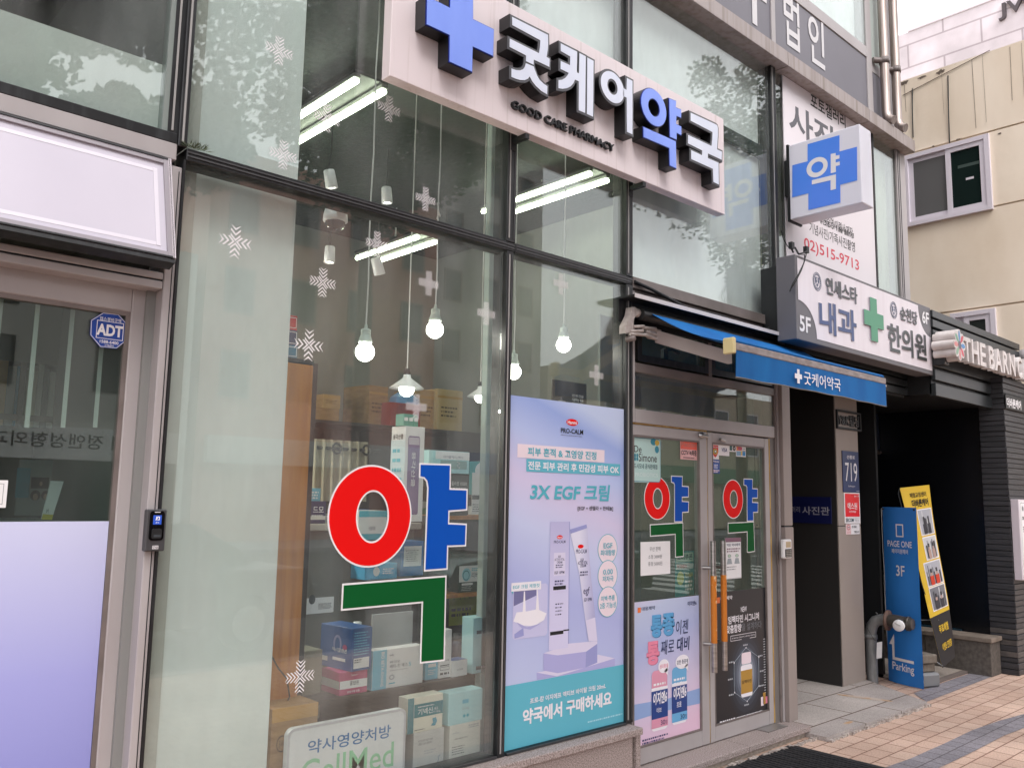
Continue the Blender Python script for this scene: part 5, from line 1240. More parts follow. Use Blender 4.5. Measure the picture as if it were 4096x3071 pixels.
# ---- things on the neighbouring shop's door
fl = FY(0.083); lq = K(0, 900, 700, 1934)
oc = [fl.uv(lq(*p)) for p in ((1137, 965), (1310, 985), (1425, 1115), (1420, 1265), (1287, 1368), (1105, 1350), (992, 1215), (1000, 1050))]
ad_ = thing('security_sticker', 'blue octagonal alarm company sticker on the glass of the left door', 'sticker', (sum(p[0] for p in oc) / 8, 0.083, min(p[1] for p in oc)))
ADB = mat('alarm sticker blue', (14, 62, 150), 0.4)
mb = MB(); mb.prism(fl, oc, 0, 0.0012, ADB); mb.build('sheet', ad_)
cu = sum(p[0] for p in oc) / 8; cv = sum(p[1] for p in oc) / 8
sc = lambda k: [(cu + (u_ - cu) * k, cv + (v_ - cv) * k) for u_, v_ in oc]
mb = MB(); mb.ring(fl, sc(.97), sc(.94), 0.002, WHITE)
mb.text(fl, '캡스경비구역', fbx(fl, lq, (1102, 1030), (1338, 1045), (1110, 1010), (1110, 1052)), WHITE, 0.002, 0.014)
fb_ = fbx(fl, lq, (1064, 1150), (1362, 1180), (1072, 1047), (1060, 1245)); mb.frame(fl, fb_, 0.0025, 0.0016, 0.0024, WHITE)
mb.text(fl, 'ADT', fbx(fl, lq, (1066, 1160), (1356, 1180), (1140, 1092), (1070, 1212)), WHITE, 0.0028, 0.04); mb.text(fl, '1588-6400', fbx(fl, lq, (1100, 1285), (1308, 1300), (1105, 1265), (1105, 1300)), WHITE, 0.002, 0.02); mb.text(fl, '고객센터', fbx(fl, lq, (1150, 1325), (1252, 1332), (1150, 1314), (1150, 1338)), WHITE, 0.002, 0.01); mb.build('print', ad_)
# finger reader on the jamb
r0 = K(0, 2000, 1200, 1858)
fj = FY(-0.022)
b = fbx(fj, r0, (884, 190), (1006, 190), (905, 55), (890, 314))
rd = thing('fingerprint_reader', 'slim dark fingerprint reader with a lit blue screen on the jamb of the left door', 'keypad', ((b[0] + b[2]) / 2, -0.022, b[1]))
W_, H_ = b[2] - b[0], b[3] - b[1]
mb = MB(); mb.fbox(fj, b, 0, 0.035, mat('reader shell', (62, 62, 64), 0.4), 0.004); mb.build('shell', rd)
mb = MB(); mb.prism(fj, rrect(b[0] + W_ * .14, b[1] + H_ * .26, b[2] - W_ * .12, b[3] - H_ * .04, .012), 0.035, 0.038, mat('reader gloss black', (10, 10, 12), 0.12)); mb.build('front_plate', rd)
mb = MB(); mb.rect(fj, (b[0] + W_ * .3, b[1] + H_ * .64, b[2] - W_ * .28, b[1] + H_ * .86), 0.039, emit_mat('reader screen', (44, 70, 150), 0.8))
mb.text(fj, '출입', (b[0] + W_ * .42, b[1] + H_ * .67, b[0] + W_ * .60, b[1] + H_ * .705), WHITE, 0.0396); mb.frame(fj, (b[0] + W_ * .44, b[1] + H_ * .74, b[0] + W_ * .62, b[1] + H_ * .83), .003, .0392, .0398, WHITE); mb.tube([fj.P(b[0] + W_ * .42, b[1] + H_ * .745, .04), fj.P(b[0] + W_ * .5, b[1] + H_ * .785, .04), fj.P(b[0] + W_ * .47, b[1] + H_ * .81, .04)], .002, WHITE, 5); mb.build('screen', rd)
mb = MB(); mb.rect(fj, (b[0] + W_ * .36, b[3] - H_ * .075, b[2] - W_ * .36, b[3] - H_ * .06), 0.039, WHITE); mb.prism(fj, rrect(b[0] + W_ * .26, b[1] + H_ * .30, b[2] - W_ * .24, b[1] + H_ * .54, .008), 0.037, 0.043, DARKM); mb.prism(fj, rrect(b[0] + W_ * .34, b[1] + H_ * .34, b[2] - W_ * .3, b[1] + H_ * .40, .004), 0.043, 0.046, mat('reader glass', (70, 74, 78), 0.1)); mb.build('finger_bay', rd)
mb = MB(); mb.text(fj, 'ADT', (b[0] + W_ * .40, b[1] + H_ * .07, b[0] + W_ * .64, b[1] + H_ * .12), WHITE, 0.0356, 0.03); mb.frame(fj, (b[0] + W_ * .37, b[1] + H_ * .055, b[0] + W_ * .67, b[1] + H_ * .135), .0015, .0352, .0356, WHITE); mb.build('lettering', rd)
# white tag at the very left of that door
b = (fl.uv((-60, 1930))[0], fl.uv((10, 2030))[1], fl.uv((27, 1980))[0], fl.uv((10, 1920))[1])
o = thing('door_notice', 'small white notice with a ruled border at the far left of the left door', 'notice', ((b[0] + b[2]) / 2, 0.083, b[1])); mb = MB(); mb.fbox(fl, b, 0, 0.0015, WPLAS); mb.frame(fl, (b[0] + .012, b[1] + .012, b[2] - .012, b[3] - .012), .0015, .0016, .002, mat('grey ink', (92, 96, 104), 0.7)); mb.build('sheet', o)
# keypad on the right jamb of the pharmacy
kq = K(3050, 1550, 1046, 2040); fk = FY(-0.052)
b = fbx(fk, kq, (138, 1255), (202, 1255), (150, 1182), (150, 1332))
kp = thing('keypad', 'small white keypad with a square screen on the pilaster right of the doors', 'keypad', ((b[0] + b[2]) / 2, -0.052, b[1])); W_, H_ = b[2] - b[0], b[3] - b[1]
mb = MB(); mb.fbox(fk, b, 0, 0.03, WPLAS, 0.008); mb.build('shell', kp)
mb = MB(); mb.prism(fk, rrect(b[0] + W_ * .16, b[1] + H_ * .08, b[2] - W_ * .1, b[1] + H_ * .50, .006), 0.03, 0.033, BLACKI)
for i in range(3):
    for j in range(4): mb.fbox(fk, (b[0] + W_ * (.23 + i * .22), b[1] + H_ * (.12 + j * .09), b[0] + W_ * (.38 + i * .22), b[1] + H_ * (.175 + j * .09)), .033, .036, mat('keypad key', (150, 146, 138), 0.4))
mb.build('keys', kp)
mb = MB(); mb.rect(fk, (b[0] + W_ * .25, b[1] + H_ * .58, b[2] - W_ * .15, b[1] + H_ * .88), .0315, mat('keypad screen', (190, 172, 140), 0.2)); mb.build('screen', kp)

# ================================================================== inside the pharmacy
LAMP = emit_mat('lit bulb', (255, 248, 236), 14.0)
TUBE = emit_mat('lit fluorescent tube', (246, 255, 222), 14.0)
SOCK = mat('mint socket', (196, 208, 200), 0.4)
CORD = mat('white cord', (216, 214, 212), 0.5)
ZC = 4.445
def bulb_lamp(px, py, y, r, label, knot=False):
    p = at(*D(px, py), y)
    t = thing('pendant_lamp', label, 'lamp', (p.x, p.y, p.z - r), 'bare bulbs hanging in the window')
    mb = MB(); c0 = (p.x, p.y, p.z + r * 2.95)
    pts = [(p.x + 0.004 * math.sin(k * 1.9), p.y, c0[2] + (ZC - c0[2]) * k / 8) for k in range(9)]
    mb.tube(pts, 0.0042, CORD, 6)
    if knot:
        kz = c0[2] + 0.55; mb.tube([(p.x + 0.016 * math.sin(a), p.y + 0.01 * math.cos(a * .5), kz + 0.035 * math.sin(a * 2) * .6 + .05 * (a - 3) / 3) for a in [i * .5 for i in range(13)]], 0.004, CORD, 6)
    mb.build('cord', t)
    k = r / 0.05
    mb = MB(); mb.lathe((p.x, p.y, p.z), [(0.0, 0.150 * k), (0.007 * k, 0.148 * k), (0.009 * k, 0.128 * k), (0.024 * k, 0.122 * k), (0.027 * k, 0.116 * k), (0.027 * k, 0.108 * k), (0.025 * k, 0.106 * k), (0.027 * k, 0.102 * k), (0.027 * k, 0.094 * k), (0.025 * k, 0.092 * k), (0.028 * k, 0.088 * k), (0.030 * k, 0.078 * k), (0.036 * k, 0.066 * k), (0.037 * k, 0.052 * k), (0.033 * k, 0.048 * k), (0.0, 0.047 * k)], SOCK, 20); mb.build('socket', t)
    mb = MB(); mb.lathe((p.x, p.y, p.z), [(0.024 * k, 0.046 * k)] + [(r * math.cos(a), r * math.sin(a)) for a in [math.radians(x) for x in range(56, -91, -12)]] + [(0, -r)], LAMP, 20); mb.build('bulb', t)
bulb_lamp(788, 760, 0.28, 0.049, 'hanging bulb with a mint socket, lowest on the left in the wide window')
bulb_lamp(939, 712, 0.28, 0.048, 'hanging bulb with a knotted cord right of the lower left bulb', True)
bulb_lamp(1217, 745, 0.30, 0.047, 'hanging bulb in the narrow window above the cream poster')
bulb_lamp(1109, 803, 0.45, 0.047, 'hanging bulb half hidden by the frame left of the cream poster')
def cone_lamp(px, py, y, w, label):
    p = at(*D(px, py), y)
    t = thing('cone_lamp', label, 'lamp', (p.x, p.y, p.z - 0.03), 'white cone lamps over the counter')
    mb = MB(); mb.tube([(p.x, p.y, p.z + 0.09), (p.x, p.y, ZC)], 0.004, CORD, 6); mb.build('cord', t)
    k = w / 0.2
    mb = MB(); mb.lathe(p, [(0.0, 0.085 * k), (0.022 * k, 0.08 * k), (0.024 * k, 0.062 * k), (0.105 * k, 0.0), (0.103 * k, -0.004), (0.02 * k, 0.055 * k)], WPLAS, 24); mb.build('lamp_shade', t)
    mb = MB(); mb.lathe(p, [(0.0, 0.118 * k), (0.02 * k, 0.116 * k), (0.02 * k, 0.084 * k)], DARKM, 12); mb.build('socket', t)
    mb = MB(); mb.lathe((p.x, p.y, p.z - 0.006), [(0.035 * k, 0.02 * k)] + [(0.045 * k * math.cos(math.radians(a)), 0.045 * k * math.sin(math.radians(a))) for a in range(10, -91, -20)], LAMP, 18); mb.build('bulb', t)
cone_lamp(878, 838, 0.7, 0.20, 'white cone lamp with a black socket over the display stand')
cone_lamp(1037, 856, 0.9, 0.17, 'white cone lamp partly hidden behind the grey column')
TGR = mat('grey fitting', (120, 122, 120), 0.6)
# fluorescent fittings
def tubes(x, y0, y1, z, label):
    t = thing('fluorescent_fitting', label, 'ceiling lamp', (x, (y0 + y1) / 2, z), 'twin tube fittings under the ceiling')
    mb = MB(); mb.box(x - 0.13, x - 0.08, y0, y1, z + 0.042, z + 0.07, TGR, 0.004); mb.box(x + 0.08, x + 0.13, y0, y1, z + 0.042, z + 0.07, TGR, 0.004); mb.box(x - 0.13, x + 0.13, y0 + .001, y1 - .001, z + 0.071, z + 0.09, DARKM); mb.tube([(x, (y0 + y1) / 2, z + 0.09), (x, (y0 + y1) / 2, ZC)], 0.008, WPLAS, 6); mb.build('housing', t)
    for dx in (-0.105, 0.105): mb = MB(); mb.tube([(x + dx, y0 + 0.005, z + 0.02), (x + dx, y1 - 0.005, z + 0.02)], 0.017, TUBE, 10); mb.build('tube', t)
tubes(2.82, 1.0, 2.5, 4.27, 'lit twin tube fitting seen beside the top of the pale board')
tubes(5.03, 1.0, 2.35, 4.27, 'lit twin tube fitting in the narrow upper pane')
a_, b_ = atz(*D(780, 565), 4.0), atz(*D(932, 524), 4.0)
tubes((a_.x + b_.x) / 2, b_.y, a_.y, 4.0, 'lit twin tube fitting seen below the transom, smallest of the three')
# spotlights and dome camera
def spot(px, py, y, label, tilt=0.3):
    p = at(*D(px, py), y); t = thing('spotlight', label, 'spotlight', (p.x, p.y, p.z), 'white spotlights near the ceiling')
    ax = Vector((math.sin(tilt), 0, -math.cos(tilt)))
    mb = MB(); mb.lathe(p, [(0.0, -0.045), (0.026, -0.045), (0.03, -0.04), (0.034, 0.055), (0.029, 0.057), (0.024, 0.04)], WPLAS, 18, ax); mb.build('lamp_head', t)
    mb = MB(); mb.tube([p - ax * 0.05, (p.x, p.y, p.z + 0.14), (p.x, p.y, min(ZC, p.z + 0.3))], 0.004, DARKM, 8); mb.build('stem', t)
    mb = MB(); mb.lathe(p, [(0.0, 0.045), (0.026, 0.045)], LAMP, 14, ax); mb.build('bulb', t)
spot(713, 385, 0.55, 'white spotlight just above the transom beside the pale board', 0.25); spot(835, 420, 0.8, 'white spotlight above the transom under the sign corner', 0.1); spot(815, 573, 0.7, 'white spotlight in front of the small tube fitting', 0.35); spot(712, 548, 1.0, 'shaded spotlight beside the dome camera', 0.0)
p = at(*D(724, 478), 0.22)
t = thing('dome_camera', 'black and white dome camera hanging inside under the long transom', 'camera', (p.x, p.y, p.z - .05))
mb = MB(); mb.lathe(p, [(0.0, 0.075), (0.05, 0.075), (0.06, 0.03), (0.062, 0.0), (0.052, -0.004), (0.0, -0.004)], WPLAS, 20); mb.box(p.x - .03, p.x + .03, .06, p.y, p.z + .03, p.z + .07, WPLAS); mb.build('housing', t)
mb = MB(); mb.lathe(p, [(0.05, -0.004)] + [(0.05 * math.cos(math.radians(a)), -0.004 + 0.05 * math.sin(math.radians(a))) for a in range(-15, -91, -15)], mat('smoked dome', (12, 13, 16), 0.05), 18); mb.build('dome', t)

# grey pilaster behind the frame between the two windows
GRC = mat('grey green column', (164, 176, 170), 0.6)
t = thing('column', 'pale grey green column standing inside behind the frame left of the poster', 'column', (3.5, 0.35, 0.07))
mb = MB(); a_ = at(1955, 1200, 0.3).x; mb.box(a_, a_ + 0.16, 0.30, 0.35, 0.07, ZC, GRC, 0.004); mb.build('shaft', t)
mb = MB(); mb.box(a_ + 1.35, a_ + 1.43, 0.3, 0.36, 0.07, 3.2, mat('steel post', (150, 160, 158), 0.3, 0.7)); tag(mb.build('steel_post'), 'thin shiny steel post behind the upper right corner of the cream poster', 'post')

# wooden cabinet end beside the pale board
p0 = at(1245, 1450, 0.25)
t = thing('wooden_cabinet', 'tall orange brown wooden cabinet end beside the pale board', 'cabinet', (2.0, 0.35, 0.07))
c0, c1 = 1.99, at(1228, 2000, 0.3).x
mb = MB(); mb.box(1.90, c1, 0.30, 0.62, 0.07, at(1240, 1460, 0.3).z, WOOD, 0.003); mb.build('carcass', t)
mb = MB(); mb.box(c1, c1 + 0.03, 0.31, 0.62, 0.07, at(1240, 1450, 0.3).z, DARKM); mb.box(1.90, c1, 0.30, 0.62, at(1240, 1455, 0.3).z, at(1240, 1440, 0.3).z, DARKM); mb.build('dark_edge', t)
def carton(name, label, pl, pr, y, d, cols, group=None, rot=0.0, extra=None, cat='box'):
    """box whose front face is seen between the photo points pl (lower left) and pr (upper right), at depth y"""
    a_ = at(*pl, y); b_ = at(*pr, y); w_, h_ = b_.x - a_.x, b_.z - a_.z
    if w_ < 0 or h_ < 0: w_, h_ = abs(w_), abs(h_)
    t = thing(name, label, cat, (a_.x + w_ / 2, y + d / 2, a_.z), group)
    mb = MB(); c, s_ = math.cos(rot), math.sin(rot)
    o = Vector((a_.x, y, a_.z)); U = Vector((c, s_, 0)); Nn = Vector((-s_, c, 0))
    mb.obox(o, U * w_, Nn * d, Vector((0, 0, h_)), cols[0], 0.002); mb.build('carton', t)
    fr = Fr(o, U); fl = Fr(o + Nn * d, -Nn)
    mb = MB()
    if extra: extra(mb, fr, w_, h_, fl, d); mb.build('print', t)
    return t
k3 = K(1050, 2400, 1000, 2212); k2 = K(1050, 1800, 1000, 2212); k1 = K(1100, 1000, 1000, 1842)
def C(n, c, r=0.5): return mat(n, c, r)
INK = C('carton grey ink', (84, 90, 96), 0.7)
# stepped display shelves by the glass
SHB = C('display shelf black', (40, 41, 42), 0.5)
zA = at(*k3(1000, 850), 0.18).z; zB = at(*k3(1600, 1470), 0.18).z
t = thing('display_shelf', 'dark stepped display shelf carrying the medicine boxes behind the window', 'shelf', (2.6, 0.4, 0.3))
s0 = (at(*k3(800, 832), 0.30).z + at(*k3(1190, 758), 0.30).z) / 2
mb = MB(); mb.box(2.10, 3.05, 0.28, 0.62, s0 - 0.02, s0, SHB); mb.build('upper_board', t)
mb = MB(); mb.box(2.10, 3.05, 0.05, 0.62, 0.30, 0.335, SHB); mb.box(2.1, 3.05, 0.60, 0.62, 0.335, s0, SHB); mb.build('lower_board', t)
def sz(q, x, y, yy): return q(x, y)
# row on the upper board (stand at y .28)
Y1 = 0.30
def on(zb, pl, pr, y):
    a_ = at(*pl, y); b_ = at(*pr, y); return a_.x, b_.x, zb, zb + (b_.z - a_.z)
def carton2(name, label, x0, x1, z0, z1, y, d, m, rot=0.0, extra=None, group='medicine boxes on the window shelf'):
    if x1 - x0 < .01 or z1 - z0 < .01: print('BOX?', label, x0, x1, z0, z1)
    x0, x1, z0, z1 = min(x0, x1), max(x0, x1), min(z0, z1), max(z0, z1)
    t = thing(name, label, 'box', ((x0 + x1) / 2, y + d / 2, z0), group)
    c, s_ = math.cos(rot), math.sin(rot); o = Vector((x0, y, z0)); U = Vector((c, s_, 0)); Nn = Vector((-s_, c, 0))
    mb = MB(); mb.obox(o, U * (x1 - x0), Nn * d, Vector((0, 0, z1 - z0)), m, 0.0015); mb.build('carton', t)
    if extra:
        mb = MB(); extra(mb, Fr(o, U), x1 - x0, z1 - z0, Fr(o + Nn * d, -Nn), d); mb.build('print', t)
    return t
PINK = C('carton pink', (178, 66, 112)); NB = C('carton deep blue', (42, 84, 142)); SKY = C('carton sky blue', (112, 184, 208)); PALE = C('carton white', (226, 224, 224)); MINT = C('carton pale mint', (176, 216, 220)); IVO = C('carton ivory', (222, 216, 200)); TEA = C('carton teal', (48, 124, 134)); GRYC = C('carton pale grey', (200, 196, 192))
def X0(q, x, y, yy): return at(*q(x, y), yy).x
def Zc(q, x, y, yy): return at(*q(x, y), yy).z
def e_pink(mb, fr, w, h, fl, d):
    mb.rect(fr, (0.001, h * .27, w - .001, h * .62), 0.001, PALE); mb.text(fr, '콜댑원', (w * .36, h * .40, w * .68, h * .58), INK, 0.002, 0.01); mb.text(fr, '발열·두통·두통', (w * .28, h * .07, w * .72, h * .17), PALE, 0.002, 0.006); mb.rect(fl, (0.001, h * .27, d - .001, h * .62), 0.001, GRYC)
    mb.text(fr, 'CoolDown', (w * .4, h * .8, w * .62, h * .87), PALE, 0.002)
xa = X0(k3, 680, 780, Y1); xb = X0(k3, 925, 760, Y1); zp1 = Zc(k3, 800, 625, Y1)
zb0 = Zc(k3, 680, 843, Y1)
s0s = zb0 - 0.001
carton2('medicine_box', 'pink and white medicine box under the large blue box', xa, xb, s0, zp1, Y1, 0.17, PINK, 0.0, e_pink)
def e_blue(mb, fr, w, h, fl, d):
    mb.ring(fl, ell(d * .42, h * .38, d * .68, h * .80, 24), ell(d * .47, h * .38, d * .63, h * .74, 24), 0.001, C('arch lilac', (150, 150, 190))); mb.text(fl, '덱시알렌콘', (d * .4, h * .40, d * .86, h * .50), PALE, 0.002, 0.012); mb.poly(fl, ell(d * .72, h * .48, d * .86, h * .60, 16), 0.0024, PINK); mb.rect(fl, (d * .42, h * .2, d * .82, h * .27), 0.002, PALE); mb.rect(fl, (d * .02, h * .14, d * .26, h * .25), 0.002, GRYC)
    fine(mb, fr, (w * .1, h * .35, w * .9, h * .92), 9, SKY, 0.001, 0.4, 5); mb.rect(fr, (w * .1, h * .06, w * .88, h * .30), 0.001, PALE); fine(mb, fr, (w * .14, h * .18, w * .5, h * .28), 2, INK, 0.0016)
xa2 = X0(k3, 782, 480, Y1); xb2 = X0(k3, 942, 400, Y1)
carton2('medicine_box', 'large deep blue medicine box lying on the pink box', xa + .05, xb + .015, zp1 + 0.001, Zc(k3, 850, 240, Y1), Y1 - 0.02, 0.26, NB, 0.10, e_blue)
def e_bio(mb, fr, w, h, fl, d):
    mb.rect(fr, (0.0005, 0, w * .27, h), 0.001, SKY); vfr = Fr(fr.P(w * .19, h * .95, 0), -fr.V, fr.U); mb.text(vfr, 'BIO BETA-KHANS', (0, -w * .03, h * .88, w * .03), PALE, 0.002, 0.012); mb.rect(fl, (0, 0, d, h), 0.001, SKY)
    mb.text(fr, '바이오', (w * .33, h * .62, w * .53, h * .70), INK, 0.002, 0.006); mb.text(fr, '베타-칸 에스', (w * .33, h * .50, w * .68, h * .60), INK, 0.002, 0.006); mb.text(fr, 'S', (w * .70, h * .50, w * .75, h * .60), SKY, 0.002, 0.01); mb.ring(fr, ell(w * .32, h * .2, w * .43, h * .34, 18), ell(w * .345, h * .235, w * .405, h * .305, 18), 0.002, C('carton soft grey', (170, 172, 176))); mb.rect(fr, (w * .32, h * .1, w * .44, h * .13), 0.002, TEALT); fine(mb, fr, (w * .34, h * .42, w * .7, h * .46), 1, C('carton soft grey', (170, 172, 176)), 0.002); mb.rect(fr, (w * .32, h * .82, w * .4, h * .86), 0.002, C('carton soft grey', (170, 172, 176)))
xa3 = X0(k3, 968, 700, Y1); xb3 = X0(k3, 1420, 600, Y1)
carton2('medicine_box', 'white and sky blue medicine box with a vertical side title beside the pink box', xa3, xb3, s0, Zc(k3, 1250, 415, Y1) , Y1, 0.07, PALE, 0.0, e_bio)
carton2('medicine_box', 'small sky blue box right of the white box, under the green hook', X0(k3, 1440, 650, Y1 + .03), X0(k3, 1555, 650, Y1 + .03), s0, Zc(k3, 1500, 500, Y1 + .03), Y1 + .03, 0.06, SKY, 0.0, lambda mb, fr, w, h, fl, d: (mb.rect(fr, (w * .2, h * .55, w * .8, h * .7), .001, PALE), fine(mb, fr, (w * .2, h * .2, w * .8, h * .45), 3, PALE, .001, .4)))
carton2('medicine_box', 'white carton with rounded top flap and care symbols, behind the green hook', X0(k3, 1560, 600, Y1 + .02), X0(k3, 1668, 600, Y1 + .02), s0, Zc(k3, 1620, 260, Y1 + .02), Y1 + .02, 0.08, PALE, 0.0, lambda mb, fr, w, h, fl, d: (mb.text(fr, 'O-큐브겔', (w * .15, h * .34, w * .8, h * .38), INK, .001), mb.rect(fr, (w * .1, h * .25, w * .85, h * .27), .001, INK), fine(mb, fr, (w * .1, h * .05, w * .85, h * .13), 1, INK, .001), mb.frame(fr, (w * .1, h * .16, w * .85, h * .23), .002, .001, .0014, INK)))
carton2('medicine_box', 'small white box with a blue top standing before the dark bottles', X0(k3, 1680, 620, Y1), X0(k3, 1818, 620, Y1), s0, Zc(k3, 1750, 530, Y1), Y1, 0.08, PALE, 0.05, lambda mb, fr, w, h, fl, d: (mb.text(fr, '뉴트라', (w * .3, h * .35, w * .7, h * .5), INK, .001), mb.rect(Fr(fr.P(0, h, 0), fr.U, -fr.N), (.001, .001, w - .001, d - .001), .001, NB)))
carton2('medicine_box', 'tall pale mint carton with two barcodes and an open flap by the frame', X0(k3, 1858, 560, Y1), X0(k3, 2005, 540, Y1), s0, Zc(k3, 1935, 150, Y1), Y1, 0.10, MINT, 0.0, lambda mb, fr, w, h, fl, d: [fine(mb, fr, (w * .2, h * y0, w * .86, h * y1), 1, INK, .001, .9) for y0, y1 in ((.06, .13), (.70, .77))])
# row on the lower board
Y2 = 0.10; s1 = 0.336
def e_ki(mb, fr, w, h, fl, d):
    mb.rect(fr, (0, 0, w * .17, h), 0.001, TEA); mb.rect(fr, (w * .18, h * .42, w, h * .80), 0.001, TEA); mb.text(fr, '기넥신', (w * .28, h * .48, w * .70, h * .66), PALE, 0.002, 0.014); mb.text(fr, '-에프', (w * .72, h * .55, w * .86, h * .63), PALE, 0.002); mb.text(fr, '정 120mg', (w * .72, h * .47, w * .92, h * .53), PALE, 0.002); fine(mb, fr, (w * .28, h * .69, w * .75, h * .74), 1, PALE, 0.002)
    mb.poly(fr, [(w * .66, h * .12), (w * .78, h * .1), (w * .84, h * .22), (w * .80, h * .34), (w * .70, h * .32), (w * .72, h * .2)], 0.002, C('leaf teal', (72, 150, 170))); fine(mb, fr, (w * .2, h * .05, w * .5, h * .09), 1, INK, 0.002)
zm = at(*k3(1460, 1150), Y2).z
carton2('medicine_box', 'plain grey box with a runner logo under the teal and ivory box', X0(k3, 1335, 1300, Y2), X0(k3, 1605, 1250, Y2), s1, zm, Y2, 0.07, GRYC, 0.0, lambda mb, fr, w, h, fl, d: (mb.text(fr, '서프린스정 유럽의 처방', (w * .14, h * .74, w * .62, h * .80), INK, .001), mb.text(fr, '고함량 기능의 출발이다', (w * .14, h * .66, w * .60, h * .72), INK, .001), fine(mb, fr, (w * .35, h * .4, w * .75, h * .52), 2, C('carton soft grey', (170, 172, 176)), .001), mb.tube([fr.P(w * .78, h * .1, .001), fr.P(w * .83, h * .2, .001), fr.P(w * .81, h * .28, .001), fr.P(w * .88, h * .3, .001)], .003, C('carton soft grey', (170, 172, 176)), 5)))
carton2('medicine_box', 'teal and ivory medicine box standing on the grey box with the runner', X0(k3, 1282, 1050, Y2), X0(k3, 1594, 980, Y2), zm + .001, Zc(k3, 1440, 845, Y2), Y2, 0.08, IVO, 0.0, e_ki)
zm2 = at(*k3(1790, 1085), Y2).z
carton2('medicine_box', 'white printed box under the pale mint box at the window corner', X0(k3, 1655, 1250, Y2), X0(k3, 1926, 1200, Y2), s1, zm2, Y2, 0.08, C('carton warm white', (220, 216, 206)), 0.0, lambda mb, fr, w, h, fl, d: (mb.text(fr, 'SABIWELL', (w * .08, h * .76, w * .32, h * .81), C('carton soft grey', (170, 172, 176)), .001), mb.text(fr, '이포텔 세포영양비타민', (w * .15, h * .60, w * .58, h * .65), INK, .001), fine(mb, fr, (w * .08, h * .2, w * .5, h * .45), 4, INK, .001, .35), fine(mb, fr, (w * .6, h * .84, w * .95, h * .95), 2, C('carton soft grey', (170, 172, 176)), .001)))
carton2('medicine_box', 'pale mint medicine box on the white printed box at the window corner', X0(k3, 1645, 1000, Y2), X0(k3, 1945, 900, Y2), zm2 + .001, Zc(k3, 1800, 800, Y2), Y2, 0.09, MINT, 0.0, lambda mb, fr, w, h, fl, d: (mb.rect(fr, (w * .40, h * .62, w * .58, h * .74), .001, SKY), mb.text(fr, '밀크씨슬', (w * .40, h * .42, w * .60, h * .50), C('carton soft grey', (170, 172, 176)), .001), mb.poly(fr, ell(w * .42, h * .18, w * .50, h * .28, 14), .001, TEALT), mb.poly(fr, ell(w * .52, h * .18, w * .60, h * .28, 14), .001, TEALT)))
# lit board at the bottom, leaning by the glass
c_ = [FY(0.05).uv(k3(*p)) for p in ((228, 1160), (1280, 970), (1250, 1475), (400, 1330))]
u0 = FY(0.05).uv(k3(222, 1200))[0]; u1 = FY(0.05).uv(k3(1268, 1060))[0]; v1 = FY(0.05).uv(k3(800, 1035))[1]
t = thing('counter_board', 'white rounded board with blue and mint lettering standing low behind the glass', 'sign', ((u0 + u1) / 2, 0.05, v1 - .30))
f5 = FY(0.05)
mb = MB(); mb.prism(f5, rrect(u0, v1 - 0.42, u1, v1, 0.035), 0.0, -0.03, WPLAS); mb.ring(f5, rrect(u0, v1 - 0.42, u1, v1, 0.035), rrect(u0 + .012, v1 - 0.41, u1 - .012, v1 - .012, 0.026), 0.002, mat('board rim', (196, 194, 198), 0.3)); mb.build('board', t)
mb = MB(); bx_ = fbx(f5, k3, (400, 1290), (1135, 1150), (480, 1225), (490, 1345)); mb.text(f5, '약사영양처방', (bx_[0], bx_[1] + .0, bx_[2], bx_[3]), mat('board blue lettering', (62, 118, 172), 0.5), 0.001, 0.012)
mb.text(f5, 'CellMed', (bx_[0] - .03, bx_[1] - .135, bx_[2] + .02, bx_[1] - .02), mat('board mint lettering', (150, 206, 166), 0.5), 0.002, 0.006); mb.build('lettering', t)
# brown carton at the lower left
a0 = k3(60, 1480); 
def e_card(mb, fr, w, h, fl, d):
    ink = C('carton stamp ink', (70, 54, 36), 0.8)
    for cxx, m in ((.2, 1), (.72, 1)):
        pass
    mb.ring(fr, ell(w * .12, h * .55, w * .34, h * .72, 24), ell(w * .135, h * .562, w * .325, h * .708, 24), .001, ink); mb.text(fr, '5W', (w * .17, h * .60, w * .28, h * .67), ink, .001)
    for a in range(3):
        a0_ = math.radians(90 + 120 * a); cx_, cy_ = w * .74, h * .66; r_ = w * .11
        mb.poly(fr, [(cx_ + r_ * math.cos(a0_ + x) * k, cy_ + r_ * math.sin(a0_ + x) * k) for x, k in ((-.3, 1), (.3, 1), (.35, .6), (-.35, .6))], .001, ink)
    mb.text(fr, 'RESY', (w * .65, h * .62, w * .83, h * .67), ink, .0014, 0.01); mb.rect(fr, (0, h * .86, w, h), .0008, C('carton tape', (186, 140, 72), 0.4))
xc0 = 1.90; xc1 = X0(k3, 490, 1000, 0.14); zc1 = Zc(k3, 300, 930, 0.14)
carton2('cardboard_box', 'brown cardboard box with black recycling marks low at the left of the window', xc0, xc1, zc1 - 0.42, zc1, 0.14, 0.2, CARD, 0.0, e_card, None)
mb = MB(); mb.tube([at(*k3(80, 490), 0.27), at(*k3(140, 600), 0.26), at(*k3(215, 690), 0.26), at(*k3(240, 850), 0.25), at(*k3(205, 935), 0.25), at(*k3(120, 960), 0.25)], 0.0035, DARKM, 6)
tag(mb.build('power_cord'), 'thin black cord hanging down the wooden cabinet end', 'cord')
carton2('storage_box', 'dull olive box with an open lid behind the chevron sticker', X0(k3, 290, 700, 0.42), X0(k3, 520, 700, 0.42), s0 - .12, Zc(k3, 400, 450, 0.42), 0.42, 0.15, C('carton dull olive', (120, 116, 100)), 0.0, None, None)
